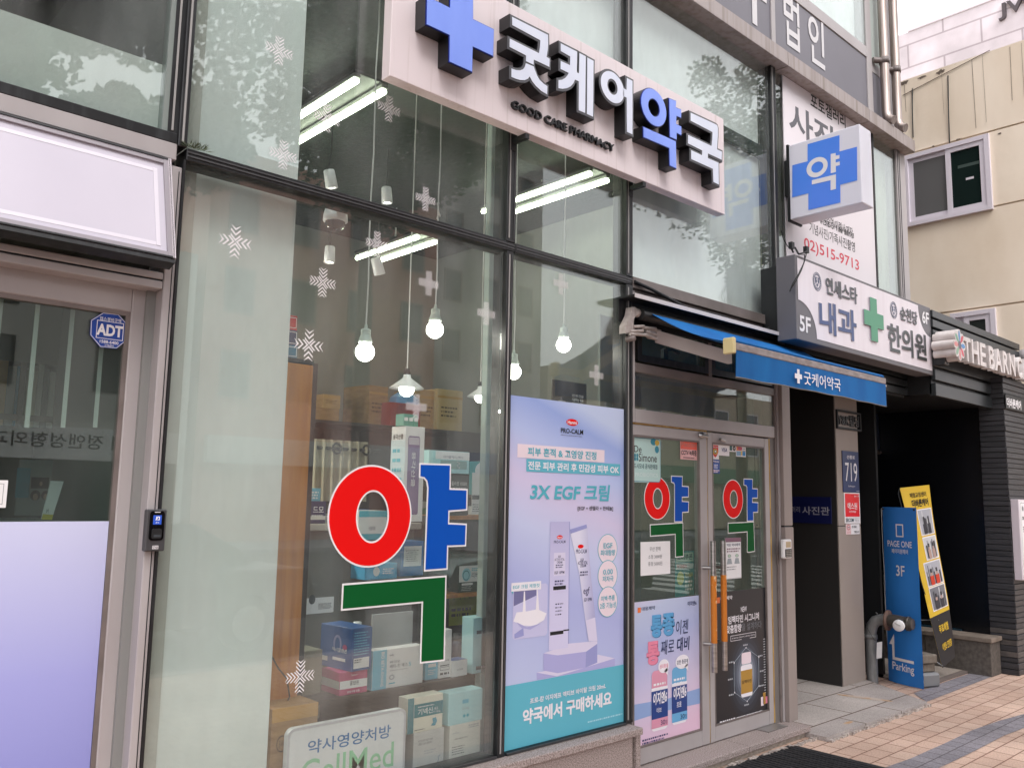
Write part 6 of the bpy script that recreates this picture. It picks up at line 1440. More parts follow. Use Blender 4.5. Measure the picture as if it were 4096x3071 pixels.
mb = MB(); mb.box(X0(k3, 965, 400, 0.5), X0(k3, 1325, 400, 0.5), 0.5, 0.512, s0, Zc(k3, 1150, 110, 0.5), C('display card grey', (176, 176, 174)), 0.002); tag(mb.build('display_card'), 'plain grey display card standing behind the white and sky blue box', 'card')
# bottles and darker boxes behind
for i, (x, ht, lab) in enumerate(((840, 190, 'pale capped bottle behind the large blue box'), (1720, 290, 'dark blue bottle behind the small white box'), (1800, 300, 'dark slim bottle beside the tall mint carton'))):
    p = at(*k3(x, ht), 0.48); t = thing('bottle', lab, 'bottle', (p.x, 0.48, s0), 'bottles at the back of the window shelf')
    mb = MB(); r_ = 0.035; H = p.z - s0; mb.lathe((p.x, 0.48, s0), [(0, 0), (r_, 0), (r_, H * .7), (r_ * .6, H * .8), (0, H * .8)], (C('bottle glass navy', (24, 44, 70), 0.15), C('bottle pale', (190, 192, 190), 0.3))[i == 0], 16); mb.build('body', t)
    mb = MB(); mb.lathe((p.x, 0.48, s0), [(r_ * .62, H * .8), (r_ * .62, H), (0, H)], WPLAS if i == 0 else DARKM, 14); mb.build('cap', t)

# ---- deeper in the room: shelves with stock
SHW = WOOD
def shelf(name, label, x0, x1, y0, y1, zs, m, back=True, z0=0.07):
    t = thing(name, label, 'shelf', ((x0 + x1) / 2, (y0 + y1) / 2, z0))
    for z in zs: mb = MB(); mb.box(x0, x1, y0, y1, z - 0.025, z, m); mb.build('board', t)
    mb = MB(); mb.box(x0 - 0.02, x0 - .001, y0 + .002, y1, z0, max(zs) + .002, SHB); mb.box(x1 + .001, x1 + 0.02, y0 + .002, y1, z0, max(zs) + .002, SHB); mb.build('upright', t)
    if back: mb = MB(); mb.box(x0, x1, y1 + .001, y1 + 0.012, z0, max(zs), SHB); mb.build('back_panel', t)
    return t
YS = 1.0
zs = [at(*k2(1850, 1260), YS).z, at(*k2(1900, 580), YS).z]
shelf('wooden_shelf', 'wooden shelf with dark medicine boxes seen right of the pharmacy character', 3.42, 4.1, YS, YS + 0.3, zs, WOOD)
z_lo, z_hi = zs
GREENB = C('carton dark green', (24, 52, 50), 0.4); BLKC = C('carton black', (26, 30, 32), 0.4)
def e_liver(mb, fr, w, h, fl, d):
    mb.rect(fr, (0, h * .28, w, h * .72), .001, PALE); mb.text(fr, '리버킹', (w * .36, h * .38, w * .66, h * .54), TL, .002, .006); mb.poly(fr, ell(w * .08, h * .3, w * .34, h * .66, 18), .0016, C('splash blue', (150, 206, 220))); mb.ring(fr, ell(w * .1, h * .32, w * .30, h * .6, 18), ell(w * .12, h * .35, w * .28, h * .57, 18), .002, TEA); fine(mb, fr, (w * .36, h * .56, w * .8, h * .66), 2, TEALT, .002); fine(mb, fr, (w * .08, h * .04, w * .4, h * .22), 4, PALE, .001, .35); mb.rect(fr, (w * .08, h * .2, w * .4, h * .25), .0012, PALE); fine(mb, fr, (w * .68, h * .14, w * .95, h * .24), 2, PALE, .001)
carton2('medicine_box', 'dark green and white liver tonic box on the lower wooden shelf', X0(k2, 1765, 1100, YS), X0(k2, 2062, 1100, YS), z_lo + .001, Zc(k2, 1900, 930, YS), YS + .03, .1, GREENB, 0, e_liver, 'boxes on the wooden shelf')
carton2('medicine_box', 'grey box numbered 15000 on the upper wooden shelf', X0(k2, 1660, 270, YS), X0(k2, 1846, 270, YS), z_hi + .001, Zc(k2, 1750, 210, YS), YS + .03, .1, C('carton slate', (88, 92, 94)), 0, lambda mb, fr, w, h, fl, d: (mb.text(fr, '노플라겐 15000', (w * .08, h * .72, w * .92, h * .82), PALE, .001), fine(mb, fr, (w * .1, h * .6, w * .9, h * .68), 1, PALE, .001)), 'boxes on the wooden shelf')
carton2('medicine_box', 'pale mint box with a helix print on the grey numbered box', X0(k1, 1145, 1600, YS), X0(k1, 1445, 1560, YS), Zc(k2, 1750, 208, YS), Zc(k1, 1300, 1480, YS), YS + .02, .12, MINT, 0, lambda mb, fr, w, h, fl, d: (mb.rect(fr, (w * .16, h * .62, w, h * .98), .001, PALE), mb.text(fr, '시이플렉스-엑스', (w * .34, h * .68, w * .84, h * .80), INK, .002), mb.rect(fr, (w * .28, h * .2, w * .94, h * .58), .001, C('carton sage', (148, 172, 166))), mb.tube([fr.P(w * (.72 + .04 * math.sin(i)), h * (.22 + .03 * i), .002) for i in range(12)], .002, PALE, 4)), 'boxes on the wooden shelf')
t = carton2('price_card', 'white shelf talker with a round head and red dot on the upper wooden shelf', X0(k2, 1845, 400, YS), X0(k2, 1980, 400, YS), z_hi + .01, Zc(k2, 1900, 200, YS), YS - .01, .003, PAPER, 0, lambda mb, fr, w, h, fl, d: (mb.poly(fr, ell(w * .15, h * .8, w * .98, h * 1.25, 20), .001, PAPER), mb.poly(fr, ell(w * .5, h * .3, w * .78, h * .5, 14), .002, C('dot crimson', (186, 44, 64))), mb.rect(fr, (0, h * .36, w * .55, h * .46), .0016, INK), fine(mb, fr, (w * .05, h * .05, w * .7, h * .26), 4, INK, .001, .4)), None); t['category'] = 'card'
mb = MB(); b0 = fbx(FY(1.2), k2, (1650, 1400), (1905, 1400), (1700, 1300), (1700, 1548)); f35 = FY(1.2); mb.fbox(f35, b0, 0, .002, C('notice acid yellow', (176, 186, 44), 0.6)); mb.text(f35, '주의하세요', (b0[0] + .02, b0[1] + .17, b0[2] - .03, b0[1] + .25), BLACKI, .003, .012); mb.text(f35, '특히 매우 더운', (b0[0] + .02, b0[1] + .29, b0[2] - .03, b0[1] + .34), BLACKI, .003, .006); fine(mb, f35, (b0[0] + .02, b0[1] + .05, b0[0] + .2, b0[1] + .12), 2, BLACKI, .003); tag(mb.build('caution_poster'), 'yellow green caution poster behind the shelf right of the green hook', 'poster')
# display stand with the powder stick
YD = 0.55
u0, u1 = X0(k1, 958, 1500, YD), X0(k1, 1100, 1500, YD); zt_ = Zc(k1, 1030, 1300, YD); zd = Zc(k1, 1030, 2000, YD)
t = thing('display_stand', 'tall white display stand printed with a purple powder stick, green boxes on top', 'display stand', ((u0 + u1) / 2, YD, zd))
mb = MB(); mb.box(u0, u1, YD, YD + .14, zd, zt_, PALE, .002); mb.box(u0 - .001, u0, YD - .0, YD + .14, zd, zt_ - .08, C('stand side blue', (196, 212, 218))); mb.build('stand', t)
fD = FY(YD); w_ = u1 - u0
mb = MB(); su0, su1 = X0(k1, 978, 1500, YD), X0(k1, 1065, 1500, YD); sz_ = Zc(k1, 1020, 1370, YD); mb.poly(fD, rrect(su0, zd + .04, su1, sz_, .012), .001, C('stick lilac', (126, 108, 148), 0.3)); mb.rect(fD, (su0 + .004, sz_ - .05, su1 - .004, sz_ - .008), .002, C('stick crimp', (190, 184, 196)))
vf = Fr(fD.P((su0 + su1) / 2, sz_ - .09, 0), (0, 0, -1), (1, 0, 0)); mb.text(vf, '용각산쿨', (0, -.014, .2, .014), PALE, .002, .01)
fS = Fr((u0 - .001, YD + .14, zd), (0, -1, 0)); mb.text(fS, '용각산쿨', (.02, zt_ - zd - .075, .12, zt_ - zd - .045), BLACKI, .002, .02)
for i in range(7):
    fine(mb, fS, (.02, .06 + i * .055, .12, .085 + i * .055), 1, TEALT, .002, .8, i)
mb.build('print', t)
for i in range(3):
    x = u0 - .02 + i * .035 + .01; tt = thing('small_green_box', ('leftmost', 'middle', 'rightmost')[i] + ' of the three green boxes on top of the white display stand', 'box', (x + .015, YD + .05, zt_), 'green boxes on the display stand')
    mb = MB(); mb.box(x, x + .033, YD + .01, YD + .09, zt_ + .001, zt_ + .07, C('carton jade', (70, 150, 130)), .001); mb.box(x + .004, x + .029, YD + .0085, YD + .0099, zt_ + .03, zt_ + .05, PALE); mb.build('carton', tt)
# high shelf at the back with cartons on it
YB2 = 2.6
zsb = [at(*k1(700, 1280), YB2).z, at(*k1(700, 2100), YB2).z, .75]
xbl = X0(k1, 230, 1300, YB2)
shelf('stock_shelf', 'long black stock shelf at the back of the pharmacy with cartons on top', xbl, 6.0 - .1, YB2, YB2 + .45, zsb, SHB)
zt_ = zsb[0]
CART2 = mat('light cardboard', (186, 152, 104), 0.8, c2=(168, 134, 88), nscale=(8, 8, 30))
def e_mark(mb, fr, w, h, fl, d): mb.rect(fr, (0, h * .78, w, h * .84), .001, C('carton tape', (186, 140, 72), 0.4)); fine(mb, fr, (w * .15, h * .3, w * .8, h * .6), 3, C('carton stamp ink', (70, 54, 36), 0.8), .001, .4)
for (l, r, tp, y, m, lab) in ((350, 478, 1065, YB2, CART2, 'light brown carton with printed rows at the left end of the stock shelf'), (690, 840, 1000, YB2 + .1, CARD, 'worn brown carton beside the red box on the stock shelf'), (1040, 1190, 1030, YB2 + .05, CART2, 'brown carton right of the red box on the stock shelf'), (1195, 1380, 1030, YB2, mat('buff cardboard', (196, 168, 122), 0.8), 'large buff carton at the right of the stock shelf')):
    h0 = zt_ + .001 if l != 350 else Zc(k1, 400, 1165, YB2) + .001
    carton2('cardboard_box', lab, X0(k1, l, 1200, y), X0(k1, r, 1200, y), h0, Zc(k1, (l + r) / 2, tp, y), y, .35, m, 0.12 if l == 690 else 0.0, e_mark, 'cartons on the stock shelf')
carton2('cardboard_box', 'darker brown carton under the light printed carton at the left', X0(k1, 290, 1280, YB2), X0(k1, 470, 1280, YB2), zt_ + .001, Zc(k1, 400, 1165, YB2), YB2, .35, CARD, 0, None, 'cartons on the stock shelf')
carton2('red_box', 'deep red box with a blue bag on it in the middle of the stock shelf', X0(k1, 840, 1230, YB2), X0(k1, 1060, 1230, YB2), zt_ + .001, Zc(k1, 950, 1130, YB2), YB2 - .02, .3, C('deep red box', (150, 22, 30), 0.35), 0, None, None)
p = at(*k1(960, 1100), YB2 + .1); mb = MB(); mb.lathe((p.x, YB2 + .12, Zc(k1, 950, 1130, YB2) + .003), [(0, 0), (.14, 0), (.13, .06), (.07, .10), (.02, .13), (0, .13)], C('blue plastic bag', (90, 150, 210), 0.3), 9, smooth=False); tag(mb.build('plastic_bag'), 'crumpled light blue plastic bag on the red box', 'bag')
# stock on the lower boards: rows of small medicine boxes
rs = random.Random(11)
cols = [C('stock white', (214, 214, 212)), C('stock blue', (60, 110, 170)), C('stock teal', (70, 150, 156)), C('stock navy', (40, 52, 92)), C('stock grey', (150, 152, 150)), C('stock cream', (206, 196, 170)), C('stock green', (64, 120, 90))]
cn = ['white', 'blue', 'teal', 'navy', 'grey', 'cream', 'green']
for lv, zb_ in enumerate(zsb[1:]):
    x = xbl + .05
    while x < 4.9:
        w_ = rs.uniform(.12, .26); h_ = rs.uniform(.14, .30); ci = rs.randrange(7)
        t = thing('stock_box', 'stock box in the crowded row on the ' + ('middle' if lv == 0 else 'lower') + ' board of the stock shelf', 'box', (x + w_ / 2, YB2 + .15, zb_), 'stock boxes in the row on the ' + ('middle' if lv == 0 else 'lower') + ' board')
        mb = MB(); y_ = YB2 + rs.uniform(0.02, .12); mb.box(x, x + w_, y_, y_ + .2, zb_ + .001, zb_ + h_, cols[ci], .002); mb.build('carton', t)
        f_ = FY(y_); mb = MB(); mb.rect(f_, (x + w_ * .1, zb_ + h_ * .55, x + w_ * .9, zb_ + h_ * .8), .001, cols[(ci + 2) % 7]); fine(mb, f_, (x + w_ * .12, zb_ + h_ * .15, x + w_ * .7, zb_ + h_ * .4), 2, INK, .001, .4, ci); mb.build('print', t)
        x += w_ + rs.uniform(.01, .05)
# curtain with rings
YC = 1.9
cu0, cu1 = X0(k1, 235, 1600, YC), X0(k1, 692, 1500, YC); cz1 = Zc(k1, 450, 1400, YC); cz0 = Zc(k2, 500, 450, YC)
t = thing('curtain', 'beige half curtain hung on a rail by eyelets behind the pharmacy character', 'curtain', ((cu0 + cu1) / 2, YC, cz0))
vs = []; n = 60
for j in range(2):
    for i in range(n + 1): vs.append((cu0 + (cu1 - cu0) * i / n, YC + .03 * math.sin(i * .75) * (1.0 if j else .6), cz0 if j else cz1))
mb = MB(); mb.add(vs, [(i, i + n + 1, i + n + 2, i + 1) for i in range(n)], mat('beige linen', (168, 162, 144), 0.9, c2=(150, 144, 126), nscale=(20, 20, 4)), True); mb.build('cloth', t)
mb = MB(); mb.tube([(cu0 - .1, YC, cz1 - .06), (cu1 + .1, YC, cz1 - .06)], .012, DARKM); mb.build('rail', t)
for f in (.42, .92):
    x = cu0 + (cu1 - cu0) * f; mb = MB(); mb.tube([(x + .035 * math.cos(a), YC - .035, cz1 - .06 + .035 * math.sin(a)) for a in [i * math.pi / 6 for i in range(13)]], .009, DARKM, 6); mb.build('eyelet', t)
# counter with papers left of the character
t = thing('counter', 'grey counter with piled papers behind the wooden cabinet', 'counter', (2.6, 1.4, .07))
zct = Zc(k2, 450, 650, 1.12)
mb = MB(); mb.box(2.2, 3.35, 1.1, 1.6, .07, zct - .041, C('counter grey', (120, 120, 116)), .004); mb.build('body', t); mb = MB(); mb.box(2.16, 3.38, 1.06, 1.62, zct - .04, zct, C('counter top', (170, 166, 158)), .004); mb.build('counter_top', t)
for i, (x, w_, h_, c_, lab) in enumerate(((2.22, .22, .05, PAPER, 'pile of white papers at the left end of the counter'), (2.5, .2, .09, GRYC, 'pile of grey folders in the middle of the counter'), (2.78, .24, .04, PAPER, 'low pile of white papers behind the red ring'))):
    mb = MB()
    for k in range(4): mb.box(x + rs.uniform(-.01, .01), x + w_, 1.12 + rs.uniform(-.01, .01), 1.3, zct + .001 + h_ * k / 4, zct + .001 + h_ * (k + 1) / 4 - .001, c_)
    tag(mb.build('paper_pile'), lab, 'papers', 'paper piles on the counter')
carton2('medicine_box', 'blue and white box seen through the red ring', X0(k2, 850, 650, .9), X0(k2, 1100, 650, .9), Zc(k2, 970, 790, .9), Zc(k2, 970, 535, .9), .9, .15, PALE, 0, lambda mb, fr, w, h, fl, d: (mb.rect(fr, (0, h * .78, w, h), .001, TEALT), mb.rect(fr, (0, 0, w, h * .2), .001, TEALT), mb.text(fr, '쏘팔메토', (w * .35, h * .32, w * .6, h * .46), NAVY, .001)), 'boxes behind the large character')
carton2('medicine_box', 'bright blue box with a white panel right below the red ring', X0(k2, 1225, 950, .8), X0(k2, 1425, 950, .8), Zc(k2, 1320, 1110, .8), Zc(k2, 1320, 805, .8), .8, .15, C('carton bright blue', (26, 104, 170)), 0, lambda mb, fr, w, h, fl, d: (mb.rect(fr, (w * .12, h * .28, w * .9, h * .86), .001, PALE), fine(mb, fr, (w * .2, h * .4, w * .8, h * .76), 6, INK, .002, .35)), 'boxes behind the large character')
carton2('medicine_box', 'sky blue box with a white patch under the red ring', X0(k2, 905, 1090, .8), X0(k2, 1190, 1090, .8), Zc(k2, 1050, 1140, .8), Zc(k2, 1050, 1000, .8), .8, .15, C('carton vivid sky', (72, 164, 206)), 0, lambda mb, fr, w, h, fl, d: (mb.poly(fr, ell(w * .25, h * .2, w * .45, h * .8, 14), .001, PALE), fine(mb, fr, (w * .55, h * .3, w * .9, h * .7), 3, PALE, .001)), 'boxes behind the large character')
carton2('medicine_box', 'navy box with white lettering left of the red ring', X0(k2, 350, 550, 1.12), X0(k2, 560, 550, 1.12), zct + .001, Zc(k2, 480, 450, 1.12), 1.12, .15, NAVY, 0, lambda mb, fr, w, h, fl, d: (mb.text(fr, '드모', (w * .45, h * .5, w * .9, h * .75), PALE, .001, .01), fine(mb, fr, (w * .4, h * .2, w * .9, h * .4), 2, PALE, .001)), 'boxes behind the large character')
carton2('leaflet_holder', 'turquoise printed card left of the red ring above the navy box', X0(k2, 360, 400, 1.12), X0(k2, 528, 400, 1.12), Zc(k2, 440, 460, 1.12), Zc(k2, 440, 335, 1.12), 1.14, .01, C('card turquoise', (104, 170, 190)), 0, lambda mb, fr, w, h, fl, d: (mb.text(fr, '고양', (w * .08, h * .35, w * .42, h * .65), PALE, .001, .02), fine(mb, fr, (w * .5, h * .2, w * .9, h * .8), 3, PALE, .001)), None)
mb = MB(); b0 = fbx(FY(.7), k2, (390, 1370), (628, 1370), (400, 1310), (400, 1450)); mb.fbox(FY(.7), b0, 0, .002, PAPER); fine(mb, FY(.7), (b0[0] + .07, b0[1] + .02, b0[2] - .01, b0[3] - .03), 5, INK, .003, .5); mb.poly(FY(.7), ell(b0[0] + .01, b0[1] + .05, b0[0] + .05, b0[1] + .1, 12), .003, INK); tag(mb.build('notice_sheet'), 'small printed notice sheet under the counter left of the green hook', 'notice')
# dark portrait card over the cream poster
b0 = fbx(FY(.25), K(1950, 1550, 650, 1437), (565, 60), (872, 60), (570, -75), (570, 150)); f25 = FY(.25)
t = thing('portrait_card', 'black advertising card with white lettering rising behind the cream poster', 'card', ((b0[0] + b0[2]) / 2, .25, b0[1])); mb = MB(); mb.fbox(f25, b0, 0, .004, C('card black', (18, 20, 24), 0.3)); mb.build('card', t)
W_, H_ = b0[2] - b0[0], b0[3] - b0[1]; mb = MB()
for i, st in enumerate(('귀한 분의 건강을', '기원하는 마음', '귀한 약효에 담다')): mb.text(f25, st, (b0[0] + W_ * .56, b0[1] + H_ * (.40 - i * .16), b0[0] + W_ * .9, b0[1] + H_ * (.52 - i * .16)), PALE, .006, .01)
mb.poly(f25, ell(b0[0] + W_ * .18, b0[1] + H_ * .0, b0[0] + W_ * .38, b0[1] + H_ * .34, 20), .0055, C('portrait pale', (176, 172, 168))); mb.poly(f25, [(b0[0] + W_ * .16, b0[1] + H_ * .2), (b0[0] + W_ * .40, b0[1] + H_ * .2), (b0[0] + W_ * .38, b0[1] + H_ * .38), (b0[0] + W_ * .28, b0[1] + H_ * .44), (b0[0] + W_ * .18, b0[1] + H_ * .38)], .006, C('card black', (18, 20, 24), 0.3)); mb.build('print', t)
# files at the cabinet top
for i, (y0_, y1_, c_, nm) in enumerate(((485, 585, (206, 64, 62), 'red'), (590, 700, (40, 66, 104), 'navy'), (700, 795, (28, 120, 150), 'teal'))):
    a_, b_ = at(*k1(100, y1_), .32), at(*k1(168, y0_), .32)
    t = thing('file_box', nm + ' file box in the stack on the wooden cabinet', 'box', (a_.x, .4, a_.z)); mb = MB(); mb.box(1.90, b_.x, .32, .6, a_.z, b_.z - .002, C('file ' + nm, c_), .003); mb.build('case', t); mb = MB(); mb.frame(FY(.319), (1.92, a_.z + .01, b_.x - .005, b_.z - .012), .003, 0, .001, PALE); mb.build('label', t)

# ---- inside the door: dark goods and a rack
t = thing('drinks_rack', 'dark rack of drinks and packets behind the door glass', 'shelf', (5.0, 1.5, .07))
for z in (.5, .9, 1.3, 1.7): mb = MB(); mb.box(4.25, 5.9, 1.5, 1.9, z - .02, z, SHB); mb.build('board', t)
mb = MB(); mb.box(4.25, 5.9, 1.9, 1.92, .07, 2.2, SHB); mb.build('back_panel', t)
x = 4.3; i = 0
for z in (.5, .9, 1.3, 1.7):
    x = 4.3
    while x < 5.75:
        w_ = rs.uniform(.08, .2); h_ = rs.uniform(.15, .32); ci = rs.randrange(7)
        t = thing('packet', 'packet in the crowded rack behind the door glass', 'packet', (x, 1.55, z), 'packets on the rack behind the doors'); mb = MB(); mb.box(x, x + w_, 1.53, 1.7, z + .001, z + h_, cols[ci], .003); mb.build('pack', t); mb = MB(); mb.rect(FY(1.53), (x + w_ * .1, z + h_ * .4, x + w_ * .9, z + h_ * .8), .001, cols[(ci + 3) % 7]); mb.build('print', t)
        x += w_ + rs.uniform(.02, .1)
t = thing('umbrella_rail', 'hanging black and clear umbrellas behind the door glass', 'rail', (4.8, .9, 1.6)); mb = MB(); mb.tube([(4.2, .9, 1.86), (5.9, .9, 1.86)], .01, CHROME); mb.build('rail', t)
for i, x in enumerate((4.62, 4.75, 4.9, 5.25, 5.36)):
    mb = MB(); mb.lathe((x, .9, 1.2), [(0, 0), (.012, .01), (.045, .25), (.05, .5), (.02, .6), (.006, .62)], (DARKM, C('clear film', (170, 180, 180), 0.15), C('sky film', (60, 150, 180), 0.3))[i % 3], 10); u_ = tag(mb.build('umbrella'), ('black', 'clear', 'sky blue', 'black', 'clear')[i] + ' folded umbrella hanging behind the ' + ('left' if i < 3 else 'right') + ' door leaf' + (' nearer the hinge' if i == 0 else ''), 'umbrella', 'umbrellas hanging behind the doors')

# ================================================================== inside the neighbouring shop
lq2 = K(0, 1500, 550, 1471)
YK = 1.25
def lx(x, y): return at(*lq2(x, y), YK).x
def lz(x, y): return at(*lq2(x, y), YK).z
zb_ = lz(400, 560)
t = thing('bookcase', 'light wooden bookcase full of folders inside the left shop', 'bookcase', (.6, YK + .15, .06))
BKW = mat('bookcase wood', (120, 112, 104), 0.6)
for z in (zb_, lz(600, 1560), 2.05): mb = MB(); mb.box(-.8, lx(985, 500), YK, YK + .32, z - .03, z, BKW); mb.build('board', t)
mb = MB(); mb.box(lx(985, 500), lx(1035, 500), YK - .01, YK + .32, .06, 2.7, mat('oak post', (150, 120, 76), 0.5)); mb.box(lx(190, 300), lx(250, 300), YK, YK + .32, zb_, 2.7, BKW); mb.build('upright', t)
mb = MB(); mb.box(-.8, lx(985, 500), YK + .32, YK + .34, .06, 2.7, BKW); mb.build('back_panel', t)
mb = MB(); mb.box(-.8, lx(985, 500), YK - .002, YK + .30, lz(400, -120), 2.7, mat('bookcase bulkhead', (128, 126, 122), 0.7)); mb.build('bulkhead', t)
x = lx(255, 300) + .01; bc = [(170, 172, 168), (196, 196, 190), (150, 152, 148), (40, 110, 150), (186, 180, 160), (120, 124, 122)]
while x < lx(965, 300):
    w_ = rs.uniform(.012, .03); h_ = rs.uniform(.27, .34); c_ = bc[3] if 560 < lq2(0, 0)[0] + (x - lx(0, 0)) / (lx(1471, 0) - lx(0, 0)) * 1471 < 660 else bc[rs.choice((0, 1, 2, 4, 5))]
    mb = MB(); mb.box(x, x + w_ - .002, YK + .01, YK + .25, zb_ + .001, zb_ + h_, mat('folder %d' % sum(c_), c_, 0.7)); tag(mb.build('folder'), ('blue' if c_ == bc[3] else 'pale') + ' folder standing in the bookcase of the left shop', 'folder', ('blue' if c_ == bc[3] else 'pale') + ' folders in the bookcase'); x += w_
x = -.5
while x < lx(185, 300):
    w_ = rs.uniform(.03, .05); c_ = rs.choice(((196, 160, 110), (40, 120, 150), (30, 100, 140), (150, 150, 150))); mb = MB(); mb.box(x, x + w_ - .002, YK + .01, YK + .25, zb_ + .001, zb_ + rs.uniform(.28, .33), mat('binder %d' % sum(c_), c_, 0.6)); cnm = {466: 'tan', 310: 'teal', 270: 'blue', 450: 'grey'}[sum(c_)]; tag(mb.build('binder'), cnm + ' binder at the left end of the bookcase', 'binder', cnm + ' binders in the bookcase'); x += w_
# vertical blind strings by the door glass
for i, (xa_, xb_) in enumerate(((18, -90), (430, 275), (822, 660), (1170, 1010))):
    p0 = at(*K(0, 900, 700, 1934)(xa_, 780), .16); p1 = at(*lq2(xb_ if i else 10, 560), .16); 
    mb = MB(); mb.box(p0.x - .008, p0.x + .008, .16, .164, p1.z, p0.z + .06, mat('blind tape', (206, 206, 206), 0.5)); tag(mb.build('blind_tape'), 'white vertical tape hanging inside the left door glass, ' + ('leftmost', 'second from the left', 'third from the left', 'behind the alarm sticker')[i], 'tape', 'white tapes inside the left door')
t = thing('desk_calendar', 'white and yellow desk calendar on the sill inside the left door', 'calendar', (lx(530, 1500), .6, lz(500, 1540)))
cp_ = [FY(.6).uv(lq2(*p)) for p in ((435, 1540), (545, 1545), (675, 1135), (540, 1130))]; mb = MB(); mb.prism(FY(.6), cp_, 0, .01, PAPER); mb.build('sheets', t); mb = MB(); mb.prism(FY(.6), [FY(.6).uv(lq2(*p)) for p in ((435, 1542), (545, 1546), (560, 1490), (452, 1484))], .011, .014, C('calendar yellow', (190, 176, 40))); mb.text(FY(.6), 'M', [*FY(.6).uv(lq2(488, 1475)), *FY(.6).uv(lq2(512, 1430))], BLACKI, .0115); mb.build('foot', t)
yy = at(*lq2(500, 1552), .6).z
mb = MB(); mb.box(-.8, 1.1, .45, 1.0, yy - .6, yy - .001, C('shop desk', (150, 148, 144))); tag(mb.build('desk'), 'grey desk behind the left door glass under the calendar', 'desk')
t = thing('photo_wall', 'board of framed portrait photographs behind the desk in the left shop', 'board', (.6, 1.2, 1.2)); fpw = FY(1.2)
mb = MB(); b0 = fbx(fpw, lq2, (180, 1200), (860, 1200), (200, 900), (200, 1500)); mb.fbox(fpw, b0, 0, .01, C('photo board', (142, 146, 144))); mb.build('board', t)
mb = MB()
for l, r, tp, bt, c_ in ((180, 325, 990, 1310, (90, 140, 156)), (330, 520, 1090, 1210, (50, 48, 48)), (690, 840, 1150, 1320, (150, 146, 140))): mb.rect(fpw, fbx(fpw, lq2, (l, tp), (r, tp), (l, tp), (l, bt)), .012, mat('photo %d' % sum(c_), c_, 0.4))
for cx_, cy_, r_ in ((370, 1285, 55), (480, 1285, 50), (765, 1230, 80), (430, 1150, 35)):
    b1 = fbx(fpw, lq2, (cx_ - r_, cy_), (cx_ + r_, cy_), (cx_, cy_ - r_), (cx_, cy_ + r_)); mb.poly(fpw, ell(*b1, 18), .014, C('photo hair', (44, 36, 34))); w_, h_ = b1[2] - b1[0], b1[3] - b1[1]; mb.poly(fpw, ell(b1[0] + w_ * .25, b1[1], b1[2] - w_ * .25, b1[1] + h_ * .7, 16), .016, C('photo skin', (170, 140, 124)))
mb.build('photos', t)
p = at(*K(0, 900, 700, 1934)(1335, 1620), 1.6); mb = MB(); mb.lathe(p, [(0, 0), (.05, 0), (.055, .02), (0, .02)], emit_mat('lit downlight', (255, 250, 240), 500.0), 16); tag(mb.build('downlight'), 'small lit downlight seen through the left door beside the frame', 'lamp')

# ================================================================== right of the doors: plates, banners, pipe
kq = K(3050, 1550, 1046, 2040); bq = K(3050, 2200, 1046, 1991)
fpl = FY(0.384); fdk = FX(7.689)
INDP = mat('plate navy', (22, 42, 92), 0.35)
def plate(name, label, cat, b, fr, m, th=0.008):
    t = thing(name, label, cat, tuple(fr.P((b[0] + b[2]) / 2, b[1], 0))); mb = MB(); mb.fbox(fr, b, 0.0, th, m, 0.001); mb.build('plate', t); return t
# engraved frame
b = fbx(fpl, kq, (570, 255), (755, 270), (660, 185), (660, 330))
t = thing('name_plaque', 'black metal name plaque with raised letters high on the beige pier', 'plaque', ((b[0] + b[2]) / 2, .384, b[1])); W_, H_ = b[2] - b[0], b[3] - b[1]
mb = MB(); mb.frame(fpl, b, .018, 0, .02, DARKM); mb.build('rim', t)
mb = MB(); mb.text(fpl, 'Y&K빌딩', (b[0] + .03, b[1] + .035, b[2] - .03, b[3] - .035), mat('plaque black letters', (26, 25, 25), 0.4), 0.0, .02, .012); mb.build('lettering', t)
b = fbx(fpl, kq, (621, 650), (746, 660), (680, 497), (690, 815))
t = plate('house_number_plate', 'dark blue house number plate reading 719 on the beige pier', 'plate', b, fpl, INDP); W_, H_ = b[2] - b[0], b[3] - b[1]; mb = MB()
f2 = fpl.sh(.008); mb.text(f2, '선릉로', (b[0] + W_ * .26, b[1] + H_ * .81, b[0] + W_ * .76, b[1] + H_ * .90), WHITE, .001, .01); mb.text(f2, '719', (b[0] + W_ * .14, b[1] + H_ * .26, b[0] + W_ * .88, b[1] + H_ * .72), WHITE, .001, .0); mb.text(f2, 'Seolleung-ro', (b[0] + W_ * .30, b[1] + H_ * .12, b[0] + W_ * .72, b[1] + H_ * .165), WHITE, .001); fine(mb, f2, (b[0] + W_ * .78, b[1] + H_ * .02, b[0] + W_ * .98, b[1] + H_ * .035), 1, WHITE, .001); mb.build('lettering', t)
b = fbx(fpl, kq, (635, 930), (756, 930), (690, 820), (700, 1058))
